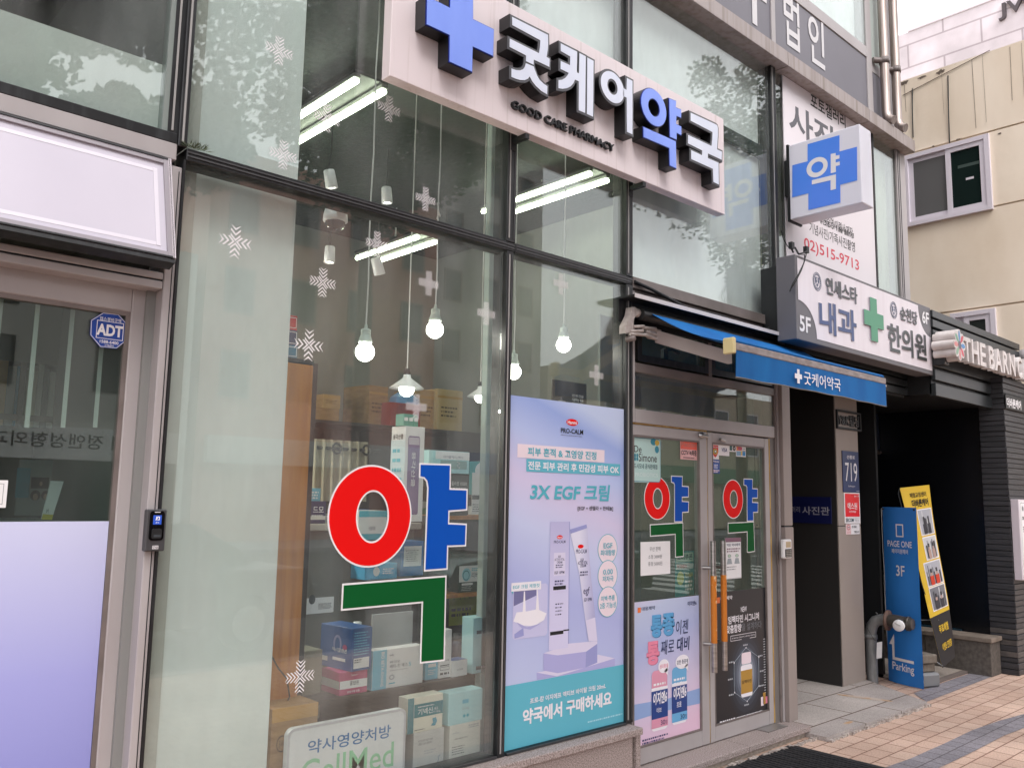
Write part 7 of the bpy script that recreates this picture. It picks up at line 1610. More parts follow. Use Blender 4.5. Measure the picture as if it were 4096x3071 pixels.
t = plate('guard_plate', 'red and white guard company plate under the house number', 'plate', b, fpl, WHITE, .006); W_, H_ = b[2] - b[0], b[3] - b[1]; f2 = fpl.sh(.006); mb = MB(); mb.rect(f2, (b[0] + W_ * .04, b[1] + H_ * .22, b[2] - W_ * .05, b[3] - H_ * .03), .001, mat('guard red', (222, 34, 40), 0.4)); mb.text(f2, '에스원', (b[0] + W_ * .18, b[1] + H_ * .46, b[0] + W_ * .80, b[1] + H_ * .68), WHITE, .002, .014); mb.text(f2, 'CCTV작동중', (b[0] + W_ * .28, b[1] + H_ * .35, b[0] + W_ * .72, b[1] + H_ * .42), WHITE, .002, .006); mb.text(f2, '경비구역', (b[0] + W_ * .62, b[1] + H_ * .86, b[0] + W_ * .93, b[1] + H_ * .92), WHITE, .002); mb.text(f2, 'SECOM', (b[0] + W_ * .05, b[1] + H_ * .05, b[0] + W_ * .55, b[1] + H_ * .17), mat('guard teal', (20, 70, 84), 0.4), .002, .02); fine(mb, f2, (b[0] + W_ * .6, b[1] + H_ * .04, b[2] - W_ * .06, b[1] + H_ * .18), 3, INK, .002, .3); mb.build('lettering', t)
b = fbx(fpl, kq, (650, 1105), (756, 1105), (700, 1063), (700, 1143)); t = plate('no_smoking_sticker', 'small white no smoking sticker lowest on the beige pier', 'sticker', b, fpl, WHITE, .002); W_, H_ = b[2] - b[0], b[3] - b[1]; f2 = fpl.sh(.002); mb = MB(); PKR = mat('sticker pink red', (196, 90, 100), 0.5); mb.rect(f2, (b[0], b[1], b[0] + W_ * .36, b[3]), .0008, mat('sticker pale rose', (222, 196, 198), 0.5)); mb.ring(f2, ell(b[0] + W_ * .05, b[1] + H_ * .42, b[0] + W_ * .31, b[1] + H_ * .95, 18), ell(b[0] + W_ * .08, b[1] + H_ * .5, b[0] + W_ * .28, b[1] + H_ * .88, 18), .0014, PKR); mb.rect(f2, (b[0] + W_ * .1, b[1] + H_ * .66, b[0] + W_ * .26, b[1] + H_ * .72), .0016, INK); mb.text(f2, '금연구역', (b[0] + W_ * .05, b[1] + H_ * .1, b[0] + W_ * .32, b[1] + H_ * .28), PKR, .0014); mb.text(f2, '본 건물은', (b[0] + W_ * .42, b[1] + H_ * .62, b[0] + W_ * .78, b[1] + H_ * .84), BLACKI, .0014, .02); mb.text(f2, '건물입니다', (b[0] + W_ * .56, b[1] + H_ * .12, b[2] - W_ * .04, b[1] + H_ * .34), BLACKI, .0014, .02); mb.build('lettering', t)
b = fbx(fdk, kq, (222, 950), (540, 960), (400, 852), (420, 1058))
b = (b[0] - .5, b[1], b[2], b[3]); t = plate('studio_sign', 'navy photo studio sign on the dark side wall of the stair entrance', 'sign', b, fdk, mat('studio navy', (22, 28, 78), 0.35), .012); f2 = fdk.sh(.012); mb = MB()
b1 = fbx(f2, kq, (310, 955), (523, 965), (330, 925), (500, 995)); SLV = mat('silver lettering', (172, 172, 182), 0.35)
mb.text(f2, '사진관', b1, SLV, .001, .012); b2 = fbx(f2, kq, (222, 945), (292, 950), (240, 925), (260, 972)); w2 = b2[2] - b2[0]; mb.text(f2, '포토갤러리', (b2[0] - w2 * 1.55, b2[1], b2[2], b2[3]), SLV, .001, .0); mb.build('lettering', t)
# fire department connection
GALV = mat('galvanised pipe', (132, 134, 134), 0.5, 0.3, c2=(104, 106, 106), nscale=(20, 20, 6)); BRNZ = mat('dark brass body', (78, 74, 70), 0.4, 0.4)
px, py = 8.23, 0.36
fpx = FX(px)
t = thing('fire_inlet', 'grey standing pipe with a twin fire hose inlet and white cap before the blue banner', 'pipe', (px, py, 0))
zb1 = atx(*bq(835, 560), px).z; e0 = fpx.uv(bq(930, 515)); e1 = fpx.uv(bq(1060, 525))
zc_ = 0.60
mb = MB(); mb.tube([(px, py, 0.0), (px, py, zc_ - .13), (px, py - .015, zc_ - .07), (px, py - .05, zc_ - .02), (px, py - .11, zc_), (px, py - .17, zc_)], .052, GALV, 16); mb.lathe((px, py, zc_ - .17), [(.053, -.02), (.058, -.02), (.058, .02), (.053, .02)], GALV, 16); mb.build('pipe', t)
mb = MB(); mb.lathe((px, py - .17, zc_), [(.03, -.008), (.095, -.008), (.095, .008), (.03, .008)], mat('rusty flange', (98, 76, 66), 0.7), 20, (0, -1, 0)); mb.build('flange', t)
mb = MB(); mb.tube([(px, py - .17, zc_), (px, py - .22, zc_), (px, py - .36, zc_ - .01), (px, py - .40, zc_ - .01)], [.056, .062, .058, .05], BRNZ, 16); mb.lathe((px, py - .36, zc_ - .01), [(.06, -.012), (.066, -.012), (.066, .012), (.06, .012)], BRNZ, 16, (0, -1, 0)); mb.tube([(px + .01, py - .29, zc_ - .01), (px - .12, py - .32, zc_ - .02)], .05, BRNZ, 14); mb.build('inlet_body', t)
mb = MB(); mb.lathe((px - .12, py - .32, zc_ - .02), [(0, .018), (.045, .018), (.052, .01), (.052, -.012), (0, -.012)], WPLAS, 18, (-.97, -.24, -.08)); mb.obox(Vector((px - .14, py - .345, zc_ - .025)), Vector((-.004, -.001, 0)), Vector((-.004, .05, .02)), Vector((0, .002, .012)), mat('cap rib', (186, 184, 182), 0.4)); mb.build('cap', t)
mb = MB(); mb.tube([(px, py + .05, zc_ - .05), (px - .06, py, zc_ - .10), (px - .06, py - .06, zc_ - .19), (px - .03, py - .09, zc_ - .2)], .0025, DARKM, 5); mb.build('wire', t)
mb = MB(); mb.obox(Vector((px - .055, py - .07, zc_ - .36)), Vector((.004, 0, 0)), Vector((0, -.05, .015)), Vector((0, -.01, .15)), PAPER); mb.build('hang_tag', t)
# PAGE ONE banner, parallel to the facade
pL = at(*kq(935, 930), .30); pR = atx(*kq(1193, 935), 8.30)
dU = Vector((pR.x - pL.x, pR.y - pL.y, 0)); bw_ = dU.length
fbn = Fr((pL.x, pL.y, 0), dU); bz1 = (pL.z + pR.z) / 2; bz0 = 0.008
t = thing('blue_banner', 'blue standing banner of a hair salon with a parking arrow beside the granite platform', 'banner', tuple(fbn.P(bw_ / 2, 0, 0)))
BB = mat('banner blue', (48, 124, 202), 0.5, 0, 0.3, c2=(42, 114, 190), nscale=(3, 3, 1.5))
n = 12; vs = []
for j in range(9):
    for i in range(n + 1): vs.append(fbn.P(bw_ * i / n, bz0 + (bz1 - bz0) * j / 8, .008 * math.sin(i / n * 5) + .012 * math.sin(math.pi * i / n)))
fc_ = [(j * (n + 1) + i, j * (n + 1) + i + 1, (j + 1) * (n + 1) + i + 1, (j + 1) * (n + 1) + i) for j in range(8) for i in range(n)]
mb = MB(); mb.add(vs, fc_, BB, True); mb.add([v_ - fbn.N * .002 for v_ in vs], [f[::-1] for f in fc_], BB, True); mb.build('banner_cloth', t)
f2 = fbn.sh(.024); mb = MB()
mb.frame(f2, fbx(f2, kq, (1040, 1115), (1098, 1115), (1050, 1063), (1050, 1163)), .012, 0, .0008, WHITE); mb.text(f2, 'PAGE ONE', fbx(f2, kq, (976, 1210), (1164, 1210), (1000, 1190), (1000, 1238)), WHITE, 0, .012); mb.text(f2, '페이지원헤어', fbx(f2, kq, (1008, 1270), (1133, 1270), (1020, 1254), (1020, 1290)), WHITE, 0, .012); mb.text(f2, '3F', fbx(f2, kq, (1042, 1425), (1108, 1425), (1060, 1385), (1060, 1468)), WHITE, 0, .01)
A_ = [f2.uv(bq(*p)) for p in ((970, 680), (990, 633), (992, 660), (1000, 812), (1150, 785), (1150, 795), (990, 825), (985, 678))]
u_, v_ = A_[3][0], (A_[6][1] + A_[3][1]) / 2; top_ = A_[1][1]; r_ = A_[4][0]
mb.poly(f2, [(u_ - .016, v_ - .014), (r_, v_ - .014), (r_, v_ + .012), (u_ + .012, v_ + .012), (u_ + .012, top_), (u_ - .05, top_ - .10), (u_ - .016, top_ - .10)], 0, WHITE)
pk = fbx(f2, bq, (990, 880), (1153, 880), (1100, 845), (1000, 922)); mb.text(f2, 'Parking', (pk[0], v_ - .125, pk[2], v_ - .03), WHITE, 0, .012); mb.build('lettering', t)
B_ = lambda u, v, n: fbn.P(u, v, -n)
mb = MB(); mb.tube([B_(.05, .1, .22), B_(.06, .9, .1), B_(-.02, bz1 - .01, .01)], .008, GALV, 6); mb.tube([B_(.15, .1, .2), B_(.15, 1.5, .06), B_(bw_ - .02, bz1 - .02, .01)], .009, GALV, 6); mb.tube([B_(-.02, bz1 - .02, .005), B_(-.045, 1.25, .03), B_(-.02, .85, .02)], .004, mat('fibre rod', (150, 150, 148), 0.4), 6); mb.tube([B_(-.04, 1.0, .03), B_(-.06, .5, .05), B_(.0, .03, .03)], .005, mat('fibre rod', (150, 150, 148), 0.4), 6); mb.tube([B_(.1, .75, .1), B_(bw_ - .01, .06, .02)], .006, GALV, 6); mb.build('stand', t)
for u in (.012, bw_ - .012): mb = MB(); mb.lathe(fbn.P(u, bz1 - .02, .006), [(0, .006), (.009, .006), (.011, 0)], DARKM, 10, fbn.N); mb.build('eyelet', t)
mb = MB(); mb.obox(fbn.P(-.04, .004, -.27), fbn.U * (bw_ + .0), fbn.N * .23, Vector((0, 0, .13)), mat('grey water base', (118, 120, 122), 0.5), .02); mb.build('base', t)
for k, (z0_, lab) in enumerate(((.136, 'lower flat stone weighing down the foot of the blue banner'), (.218, 'upper flat stone weighing down the foot of the blue banner'))): mb = MB(); mb.obox(fbn.P(-.06 + k * .03, z0_, -.25), fbn.U * (bw_ - .02), fbn.N * .19, Vector((0, 0, .08)), mat('weighing stone', (122, 114, 104), 0.9, c2=(96, 88, 78), nscale=(14, 14, 14)), .01); tag(mb.build('stone_slab'), lab, 'stone', 'stones on the banner foot')
# yellow banner leaning behind it
TL_ = atx(*kq(1070, 782), 8.62); TR_ = atx(*kq(1303, 757), 9.02); BR_ = atx(*bq(1468, 810), 9.10); BL_ = atx(*bq(1370, 895), 8.86)
def yq(s_, t_, off=0.0):
    a_ = BL_ + (BR_ - BL_) * s_; b_ = TL_ + (TR_ - TL_) * s_; p_ = a_ + (b_ - a_) * t_
    nn = (TR_ - TL_).cross(TL_ - BL_).normalized()
    return p_ + nn * (off + .02 * math.sin(t_ * 6) * (s_ - .3))
nn = (TR_ - TL_).cross(TL_ - BL_).normalized()
sg = 1.0 if nn.dot(CAMP - TL_) > 0 else -1.0
t = thing('yellow_banner', 'leaning yellow and black banner with four gym photographs behind the blue banner', 'banner', tuple((BL_ + BR_) / 2))
YW = mat('banner yellow', (214, 180, 52), 0.5); YK_ = mat('banner black', (36, 36, 38), 0.5)
def patch(mb, s0_, t0_, s1_, t1_, m, off, ns=6, nt=10):
    vs = [yq(s0_ + (s1_ - s0_) * i / ns, t0_ + (t1_ - t0_) * j / nt, off * sg) for j in range(nt + 1) for i in range(ns + 1)]
    fs_ = [(j * (ns + 1) + i, j * (ns + 1) + i + 1, (j + 1) * (ns + 1) + i + 1, (j + 1) * (ns + 1) + i) for j in range(nt) for i in range(ns)]
    mb.add(vs, fs_ if sg > 0 else [f[::-1] for f in fs_], m, True)
mb = MB(); patch(mb, 0, .27, 1, 1, YW, 0, 6, 26); patch(mb, 0, 0, 1, .27, YK_, 0, 6, 10); patch(mb, 1, 0, 0, 1, YW, -.002, 6, 30); mb.build('banner_cloth', t)
def ytext(mb, st, s0_, t0_, s1_, t1_, m, bold):
    vs, fs_ = glyphs(st, bold); x0 = min(v[0] for v in vs); x1 = max(v[0] for v in vs); y0 = min(v[1] for v in vs); y1 = max(v[1] for v in vs)
    mb.add([yq(s0_ + (s1_ - s0_) * (v[0] - x0) / (x1 - x0), t0_ + (t1_ - t0_) * (v[1] - y0) / (y1 - y0), .004 * sg) for v in vs], fs_, m)
mb = MB(); ytext(mb, '체형교정센터', .26, .935, .84, .965, BLACKI, .014); ytext(mb, '더바른케어', .28, .88, .88, .925, BLACKI, .03); ytext(mb, '무료체험', .30, .17, .80, .215, YW, .03); ytext(mb, '이벤트 진행중', .28, .075, .86, .115, YW, .024); mb.build('lettering', t)
mb = MB(); rr = random.Random(3)
gy = [mat('gym grey %d' % i, c, 0.5) for i, c in enumerate(((170, 172, 180), (120, 122, 128), (60, 60, 66), (196, 198, 202), (140, 110, 100), (198, 64, 40), (176, 150, 140)))]
for k, (t0_, t1_) in enumerate(((.72, .86), (.58, .70), (.435, .56), (.30, .42))):
    patch(mb, .40 if k < 2 else .22, t0_ - .006, .96, t1_ + .006, WHITE, .002, 4, 6); a0, a1 = (.43 if k < 2 else .25), .93
    patch(mb, a0, t0_, a1, t1_, gy[(0, 3, 0, 1)[k]], .003, 4, 6); ww = a1 - a0
    for i in range(9):
        s_ = a0 + ww * rr.uniform(.02, .9); patch(mb, s_, t0_ + .004, min(a1, s_ + rr.uniform(.02, .06)), t0_ + (t1_ - t0_) * rr.uniform(.4, .98), gy[rr.choice((1, 2, 2, 3))], .0035 + .0003 * i, 1, 2)
    for i in range(2):   # people in the pictures: back, head
        c_ = a0 + ww * (.32 + .36 * i); m_ = gy[(2, 6, 5, 2)[k]]; H_ = t1_ - t0_
        patch(mb, c_ - ww * .12, t0_, c_ + ww * .12, t0_ + H_ * .42, m_, .0066, 2, 3); patch(mb, c_ - ww * .06, t0_ + H_ * .40, c_ + ww * .06, t0_ + H_ * .62, gy[6] if k else gy[2], .0068, 2, 3); patch(mb, c_ - ww * .06, t0_ + H_ * .55, c_ + ww * .06, t0_ + H_ * .72, gy[2], .007, 2, 2)
mb.build('photographs', t)
mb = MB(); mb.tube([yq(0, 1), yq(-.1, .97), yq(-.08, .55), yq(0.02, .4)], .005, DARKM, 6); mb.tube([yq(.02, .01), Vector((8.72, .35, .42)), Vector((8.55, .45, .62))], .007, GALV, 6); mb.tube([yq(.4, .24), Vector((8.66, .35, .55))], .006, GALV, 6); mb.tube([Vector((8.78, .33, 0)), Vector((8.78, .33, 1.1))], .016, DARKM, 6); mb.build('stand', t)

# ================================================================== dark café front between the buildings
BRK = brick_mat('black slab bricks', (48, 49, 52), (36, 37, 40), (10, 10, 11), 0.62, 0.058, 0.006, 0.5, 0.5, 0.8, 'XZ', 0.3)
BRKY = brick_mat('black slab bricks side', (48, 49, 52), (36, 37, 40), (10, 10, 11), 0.62, 0.058, 0.006, 0.5, 0.5, 0.8, 'YZ', 0.3)
BPAN = mat('black gloss panel', (12, 14, 18), 0.25, 0, 0.5)
caf = thing('cafe_building', 'black clad café front with a slatted canopy between the glass building and the cream house', 'building', (9.8, .5, 0))
SLATB = mat('black stone slats', (40, 41, 44), 0.5, c2=(58, 58, 62), nscale=(3, 3, 40), bump=.3, bscale=40)
mb = MB(); z = 0.0; i = 0
rb = random.Random(5)
while z < 3.0:
    h_ = .052 + rb.uniform(-.006, .008); o_ = rb.uniform(0, .008); wear = z < .42 and rb.random() < .5
    mb.box(9.76 - o_, 10.9, -.43 - o_, -.185, z + .003, z + h_, mat('worn slat', (92, 86, 82), 0.7, c2=(60, 58, 58), nscale=(8, 8, 30)) if wear else SLATB, .003); z += h_ + .004
mb.box(9.765, 10.9, -.42, -.19, 0, 3.0, DARKM); mb.build('brick_pillar', caf)
mb = MB(); mb.box(9.80, 9.9, -.18, 3.2, 0, 3.2, BPAN); mb.box(8.6, 9.8, 3.2, 3.3, 0, 3.2, BPAN); mb.box(8.56, 8.6, .4, 3.2, 0, 3.3, DARKM); mb.box(8.15, 8.6, 1.6, 1.7, 0, 3.0, DARKM); mb.build('dark_wall', caf)
yw = .9; fst = FY(yw)
s0_ = fst.uv(kq(795, 515)); s1_ = fst.uv(kq(1690, 430))
mb = MB(); mb.box(8.4, 9.79, yw, yw + .02, 2.30, 3.05, mat('dark blue plastic sheet', (22, 34, 56), 0.3)); mb.build('plastic_sheet', caf)
pts = [fst.P(*fst.uv(kq(x, y)), -.01) for x, y in ((795, 515), (870, 500), (950, 508), (1100, 505), (1250, 500), (1400, 492), (1500, 475), (1600, 450), (1690, 428))]
mb = MB(); mb.tube(pts, [.02, .03, .018, .014, .014, .02, .024, .03, .045], mat('crumpled sheet edge', (92, 84, 80), 0.6, c2=(50, 46, 44), nscale=(9, 9, 20)), 8); mb.build('sheet_edge', caf)
mb = MB(); z = 2.72
CANB = mat('black canopy slats', (40, 44, 46), 0.4)
for z0_, z1_ in ((2.70, 2.82), (2.85, 2.95), (2.98, 3.10), (3.13, 3.23), (3.255, 3.33), (3.355, 3.43), (3.45, 3.52)): mb.box(8.28, 10.76, -.32, -.26, z0_, z1_, CANB, .004)
mb.box(8.28, 10.72, -.28, 3.0, 2.72, 3.5, DARKM); mb.box(6.03, 8.28, -.02, .1, 2.70, 3.0, DARKM)
for z0_ in (2.72, 2.80, 2.88): mb.box(6.04, 8.5, -.06, -.02, z0_, z0_ + .06, CANB)
mb.build('slatted_canopy', caf)
mb = MB(); mb.box(8.25, 8.36, -.42, -.325, 2.98, 3.22, DARKM, .004)
for x in (8.27, 8.34):
    for z in (3.0, 3.2): mb.lathe((x, -.42, z), [(0, .006), (.006, .004), (.007, 0)], CHROME, 8, (0, -1, 0))
mb.build('junction_box', caf)
mb = MB(); mb.tube([(10.74, -.36, 3.40), (11.2, -.36, 3.40)], .03, CHROME, 12); mb.tube([(10.74, -.36, 3.32), (11.2, -.36, 3.32)], .04, CHROME, 12); mb.lathe((10.75, -.36, 3.38), [(0, .02), (.075, .02), (.075, -.02), (0, -.02)], ALU, 16, (1, 0, 0)); tag(mb.build('steel_rail'), 'stubs of two steel rails at the far end of the canopy', 'rail')
mq = K(3696, 1200, 400, 2211)
YL_ = -.53; fB = FY(YL_)
bs_ = thing('cafe_sign', 'raised white café letters with a coloured flower in front of the black canopy', 'sign', (8.8, YL_, 3.0))
CW = mat('white letter acrylic', (214, 208, 206), 0.4, c2=(196, 188, 184), nscale=(10, 10, 10))
fl_ = fbx(fB, mq, (655, 900), (918, 1100), (780, 650), (800, 1345)); cu, cv = (fl_[0] + fl_[2]) / 2, (fl_[1] + fl_[3]) / 2; ru, rv = (fl_[2] - fl_[0]) / 2, (fl_[3] - fl_[1]) / 2
mb = MB(); out = []
for i in range(96):
    a = 2 * math.pi * i / 96; k = .72 + .28 * abs(math.cos(4 * a + 0.0)) ** .7; out.append((cu + ru * k * math.cos(a), cv + rv * k * math.sin(a)))
mb.prism(fB, out, -.20, 0, CW); mb.build('flower_body', bs_)
mb = MB(); pc = [(206, 60, 80), (60, 130, 190), (190, 40, 60), (60, 130, 190), (110, 160, 130), (214, 130, 128), (130, 170, 140), (214, 130, 128)]
for i, c_ in enumerate(pc):
    a = math.pi / 4 * i - math.pi / 4; pts = [(cu + ru * r * math.cos(a + d), cv + rv * r * math.sin(a + d)) for r, d in ((.12, 0), (.35, -.26), (.62, -.26), (.85, -.12), (.93, 0), (.85, .12), (.62, .26), (.35, .26))]
    mb.poly(fB, pts, .0015, mat('petal %d%d' % (c_[0], c_[1]), c_, 0.4))
mb.poly(fB, ell(cu - ru * .26, cv - rv * .26, cu + ru * .26, cv + rv * .26, 18), .0025, mat('flower heart', (84, 76, 92), 0.4)); mb.build('flower_face', bs_)
u0 = fB.uv(mq(895, 1100))[0]; u1 = fB.uv(mq(2250, 1450))[0]; v1 = (fB.uv(mq(1000, 850))[1] + fB.uv(mq(2180, 1275))[1]) / 2 ; v0 = (fB.uv(mq(1020, 1370))[1] + fB.uv(mq(1720, 1590))[1]) / 2
ul = u1 - u0
fB2 = FY(YL_ + .08)
for st, a, b_ in (('T', 0, .095), ('H', .11, .215), ('E', .235, .32), ('B', .37, .46), ('A', .47, .58), ('R', .60, .69), ('N', .71, .805), ('C', .85, .93), ('A', .94, 1.05), ('R', 1.07, 1.15), ('E', 1.17, 1.25)):
    mb = MB(); mb.text(fB2, st, (u0 + ul * a, v0, u0 + ul * b_, v1), CW, 0, .02, .08); mb.build('letter', bs_)
mb = MB(); mb.box(u0, u0 + ul * 1.25, YL_ + .08, YL_ + .10, v0 + .05, v0 + .09, DARKM); mb.box(u0, u0 + ul * 1.25, YL_ + .1, -.322, v0 + .06, v0 + .08, DARKM); mb.build('rail', bs_)
fpb = FY(-.444)
b = fbx(fpb, kq, (1890, 110), (2030, 130), (1930, 60), (1930, 170)); t = plate('black_plaque', 'black plaque with white lettering at the top of the brick pillar', 'plaque', (b[0], b[1], b[0] + (b[2] - b[0]) * 1.1, b[3]), fpb, DARKM, .01)
mb = MB(); mb.text(fpb.sh(.01), '더바른케어', fbx(fpb, kq, (1897, 115), (2008, 135), (1920, 82), (1990, 172)), WHITE, .001, .03); mb.build('lettering', t)
fsb = FY(-.51)
t = thing('light_box', 'white light box sign fixed on the black brick pillar at the right edge', 'sign', (10.1, -.51, .94)); mb = MB(); mb.box(9.775, 10.5, -.51, -.435, .945, 1.757, mat('light box shell', (206, 198, 206), 0.4), .004); mb.build('shell', t)
mb = MB(); mb.prism(fsb, rrect(9.80, .965, 10.47, 1.74, .03), 0, .003, mat('light box face', (236, 236, 238), 0.3)); mb.ring(fsb, rrect(9.815, .98, 10.455, 1.725, .03), rrect(9.819, .984, 10.451, 1.721, .028), .004, INK)
wq = K(3750, 1950, 346, 1434)
mb.text(fsb, '체형교정', (9.845, fsb.uv(wq(1420, 550))[1], 10.3, fsb.uv(wq(1420, 470))[1]), BLACKI, .004, .01); mb.text(fsb, '전문센터', (9.855, fsb.uv(wq(1425, 740))[1], 10.3, fsb.uv(wq(1420, 635))[1]), BLACKI, .004, .01); cu, cv = fsb.uv(wq(1405, 345))
for i in range(8): a = i * math.pi / 4; mb.poly(fsb, [(cu + .01 * math.cos(a + .9), cv + .01 * math.sin(a + .9)), (cu + .035 * math.cos(a), cv + .035 * math.sin(a)), (cu + .01 * math.cos(a - .9), cv + .01 * math.sin(a - .9))][::-1], .004 + i * .0001, INK)
mb.build('face', t)
STN = mat('grey stone slabs', (98, 92, 86), 0.8, c2=(76, 71, 66), nscale=(30, 30, 30), bump=.2, bscale=80)
t = thing('low_wall', 'low stone wall with a coping slab beside the black brick pillar', 'wall', (9.6, .3, 0)); mb = MB(); mb.box(9.475, 9.745, -.275, .36, 0, .33, STN, .004); mb.box(9.477, 9.745, .363, 1.4, 0, .33, STN, .004); mb.build('wall_block', t); mb = MB(); mb.box(9.455, 9.755, -.295, .36, .331, .375, mat('coping slab', (136, 124, 112), 0.7, c2=(112, 102, 92), nscale=(9, 9, 9)), .004); mb.box(9.457, 9.755, .363, 1.4, .331, .374, mat('coping slab', (136, 124, 112), 0.7), .004); mb.build('coping', t)
mb = MB(); mb.box(8.56, 9.47, .0, .9, .003, .03, mat('cafe step stone', (168, 158, 148), 0.8, c2=(150, 140, 130), nscale=(40, 40, 40))); mb.box(8.5, 9.47, -.05, -.002, .003, .028, mat('cafe step edge', (110, 100, 94), 0.8)); tag(mb.build('step_slab'), 'pale stone step before the dark café entrance', 'step')
mb = MB(); mb.box(9.2, 9.44, .6, 1.0, .38, .39, mat('dark teal board', (24, 52, 66), 0.4)); mb.box(9.756, 9.79, .1, 1.4, .2, .39, mat('dark teal board', (24, 52, 66), 0.4)); tag(mb.build('teal_board'), 'dark teal board lying behind the low stone wall', 'board')
# door mat
a_ = [atz(*p, .0) for p in ((2690, 3100), (3067, 2994), (3240, 3045), (3235, 3071))]
t = thing('door_mat', 'black ribbed rubber mat on the pavement before the doors', 'mat', (5.0, -.45, 0)); RUB = mat('black rubber', (26, 27, 30), 0.6, c2=(40, 41, 44), nscale=(14, 14, 14))
mz = FY(0); fm_ = Fr((0, 0, .003), (1, 0, 0), (0, 1, 0))
mb = MB(); mb.prism(fm_, rrect(4.45, -1.05, 5.70, -.215, .05), 0, .008, RUB); mb.build('backing', t)
mb = MB()
for i in range(27): x = 4.50 + i * .0435; mb.box(x, x + .024, -1.02, -.245, .011, .016 + .0012 * (i % 2), RUB, .002)
mb.build('ribs', t)
# ================================================================== cream house and the white house behind
fcr = FX(12.0)
CRM = mat('cream render', (238, 226, 208), 0.85, 0, 0.3, c2=(220, 204, 182), nscale=(1.6, 1.6, .7), ncon=(0.3, 0.75), bump=.35, bscale=5)
ho = thing('cream_house', 'cream rendered house with peeling paint and white sliding windows', 'house', (12.5, 3, 0))
q3 = K(2700, 0, 1396, 2204); qb = K(3000, 400, 1096, 1514)
zr = (fcr.uv(q3(1425, 515))[1] + fcr.uv(q3(2200, 243))[1]) / 2
zj = [(fcr.uv(q3(1980, 835))[1] + fcr.uv(q3(2204, 770))[1]) / 2, (fcr.uv(q3(2010, 1300))[1] + fcr.uv(q3(2204, 1270))[1]) / 2, fcr.uv(qb(1400, 1130))[1]]
mb = MB(); zs_ = sorted([0.0] + zj + [zr])
for z0_, z1_ in zip(zs_, zs_[1:]): mb.box(12.0, 20.0, -1.2, 9.0, z0_ + .012, z1_ - .012, CRM)
mb.box(12.02, 19.9, -1.18, 8.9, 0, zr - .03, mat('cream joint', (186, 168, 148), 0.9)); mb.build('wall', ho)
mb = MB(); rr = random.Random(9); DK = mat('flaked dark patch', (92, 82, 74), 0.95, c2=(120, 108, 96), nscale=(18, 18, 18)); PEEL = mat('peeling flake', (224, 212, 196), 0.9)
for (x, y, w_, h_) in ((1450, 520, 70, 50), (1560, 490, 80, 26), (1680, 455, 70, 40), (1770, 400, 20, 20), (1990, 318, 16, 10), (2050, 845, 30, 16), (1790, 880, 50, 14), (1630, 925, 20, 14)):
    c_ = fcr.uv(q3(x, y)); s_ = fcr.uv(q3(x + w_, y)); r1 = abs(s_[0] - c_[0]) / 2; r2 = h_ / w_ * r1 * .8
    pts = [(c_[0] + r1 * math.cos(a) * rr.uniform(.5, 1.1), min(c_[1] + r2 * math.sin(a) * rr.uniform(.4, 1.2), zr - .03)) for a in [i * math.pi / 8 for i in range(16)]]
    mb.poly(fcr, pts, .004, DK); mb.prism(fcr, [(u_ * .96 + c_[0] * .04, v_ - r2 * .7) for u_, v_ in pts[8:]], .006, .02, PEEL) if False else None
mb.build('paint_loss', ho)
mb = MB()
for i in range(8):
    y_ = rr.uniform(-.8, 1.4); z1_ = zr - rr.uniform(0, .1); L_ = rr.uniform(.2, 1.1); mb.tube([(11.998, y_, z1_), (11.998, y_ + rr.uniform(-.02, .02), z1_ - L_)], rr.uniform(.001, .003), DK, 4)
for x0_, y0_, x1_, y1_ in ((1725, 480, 1735, 905), (1500, 560, 1505, 870)): a_, b_ = fcr.uv(q3(x0_, y0_)), fcr.uv(q3(x1_, y1_)); mb.tube([fcr.P(*a_, .006), fcr.P((a_[0] + b_[0]) / 2, (a_[1] + b_[1]) / 2, .02), fcr.P(*b_, .006)], .008, DARKM, 5)
a_, b_ = fcr.uv(q3(1440, 605)), fcr.uv(q3(1990, 320)); mb.tube([fcr.P(*a_, .01), fcr.P(*b_, .01)], .005, DK, 5); mb.build('drip_stains', ho)
WFR = mat('white window frame', (214, 208, 216), 0.4)
def sash(l, r, tp, bt, q, split, cut=None):
    u0 = fcr.uv(q(*l))[0]; u1 = fcr.uv(q(*r))[0]; z1_ = fcr.uv(q(*tp))[1]; z0_ = fcr.uv(q(*bt))[1]
    mb = MB(); mb.frame(fcr, (u0, z0_, u1, z1_), .06, -.02, .05, WFR); um = u0 + (u1 - u0) * split; w_ = mb.build('window', ho)
    mb = MB(); mb.frame(fcr, (um - .03, z0_ + .06, u1 - .06, z1_ - .06), .065, .0, .035, WFR); mb.build('sash', w_); mb = MB(); mb.frame(fcr, (u0 + .06, z0_ + .06, um + .03, z1_ - .06), .065, -.02, .01, WFR); mb.build('sash', w_)
    mb = MB(); mb.rect(fcr, (u0 + .12, z0_ + .12, um - .03, z1_ - .12), .005, mat('screened pane', (96, 96, 96), 0.4)); mb.build('pane', w_)
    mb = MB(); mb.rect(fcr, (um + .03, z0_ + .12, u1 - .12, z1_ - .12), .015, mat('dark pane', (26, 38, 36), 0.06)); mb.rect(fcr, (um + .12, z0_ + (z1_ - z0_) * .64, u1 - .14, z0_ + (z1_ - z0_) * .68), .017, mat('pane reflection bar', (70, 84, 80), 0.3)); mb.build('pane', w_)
    mb = MB(); mb.rect(fcr, ((um + u1) / 2 - .05, z0_ + (z1_ - z0_) * .46, (um + u1) / 2 + .05, z0_ + (z1_ - z0_) * .49), .018, WFR); mb.build('latch', w_)
sash((1455, 1200), (2000, 1100), (1720, 920), (1720, 1385), q3, .53)
sash((1115, 1250), (1365, 1250), (1330, 1155), (1330, 1600), qb, .0 + .35)
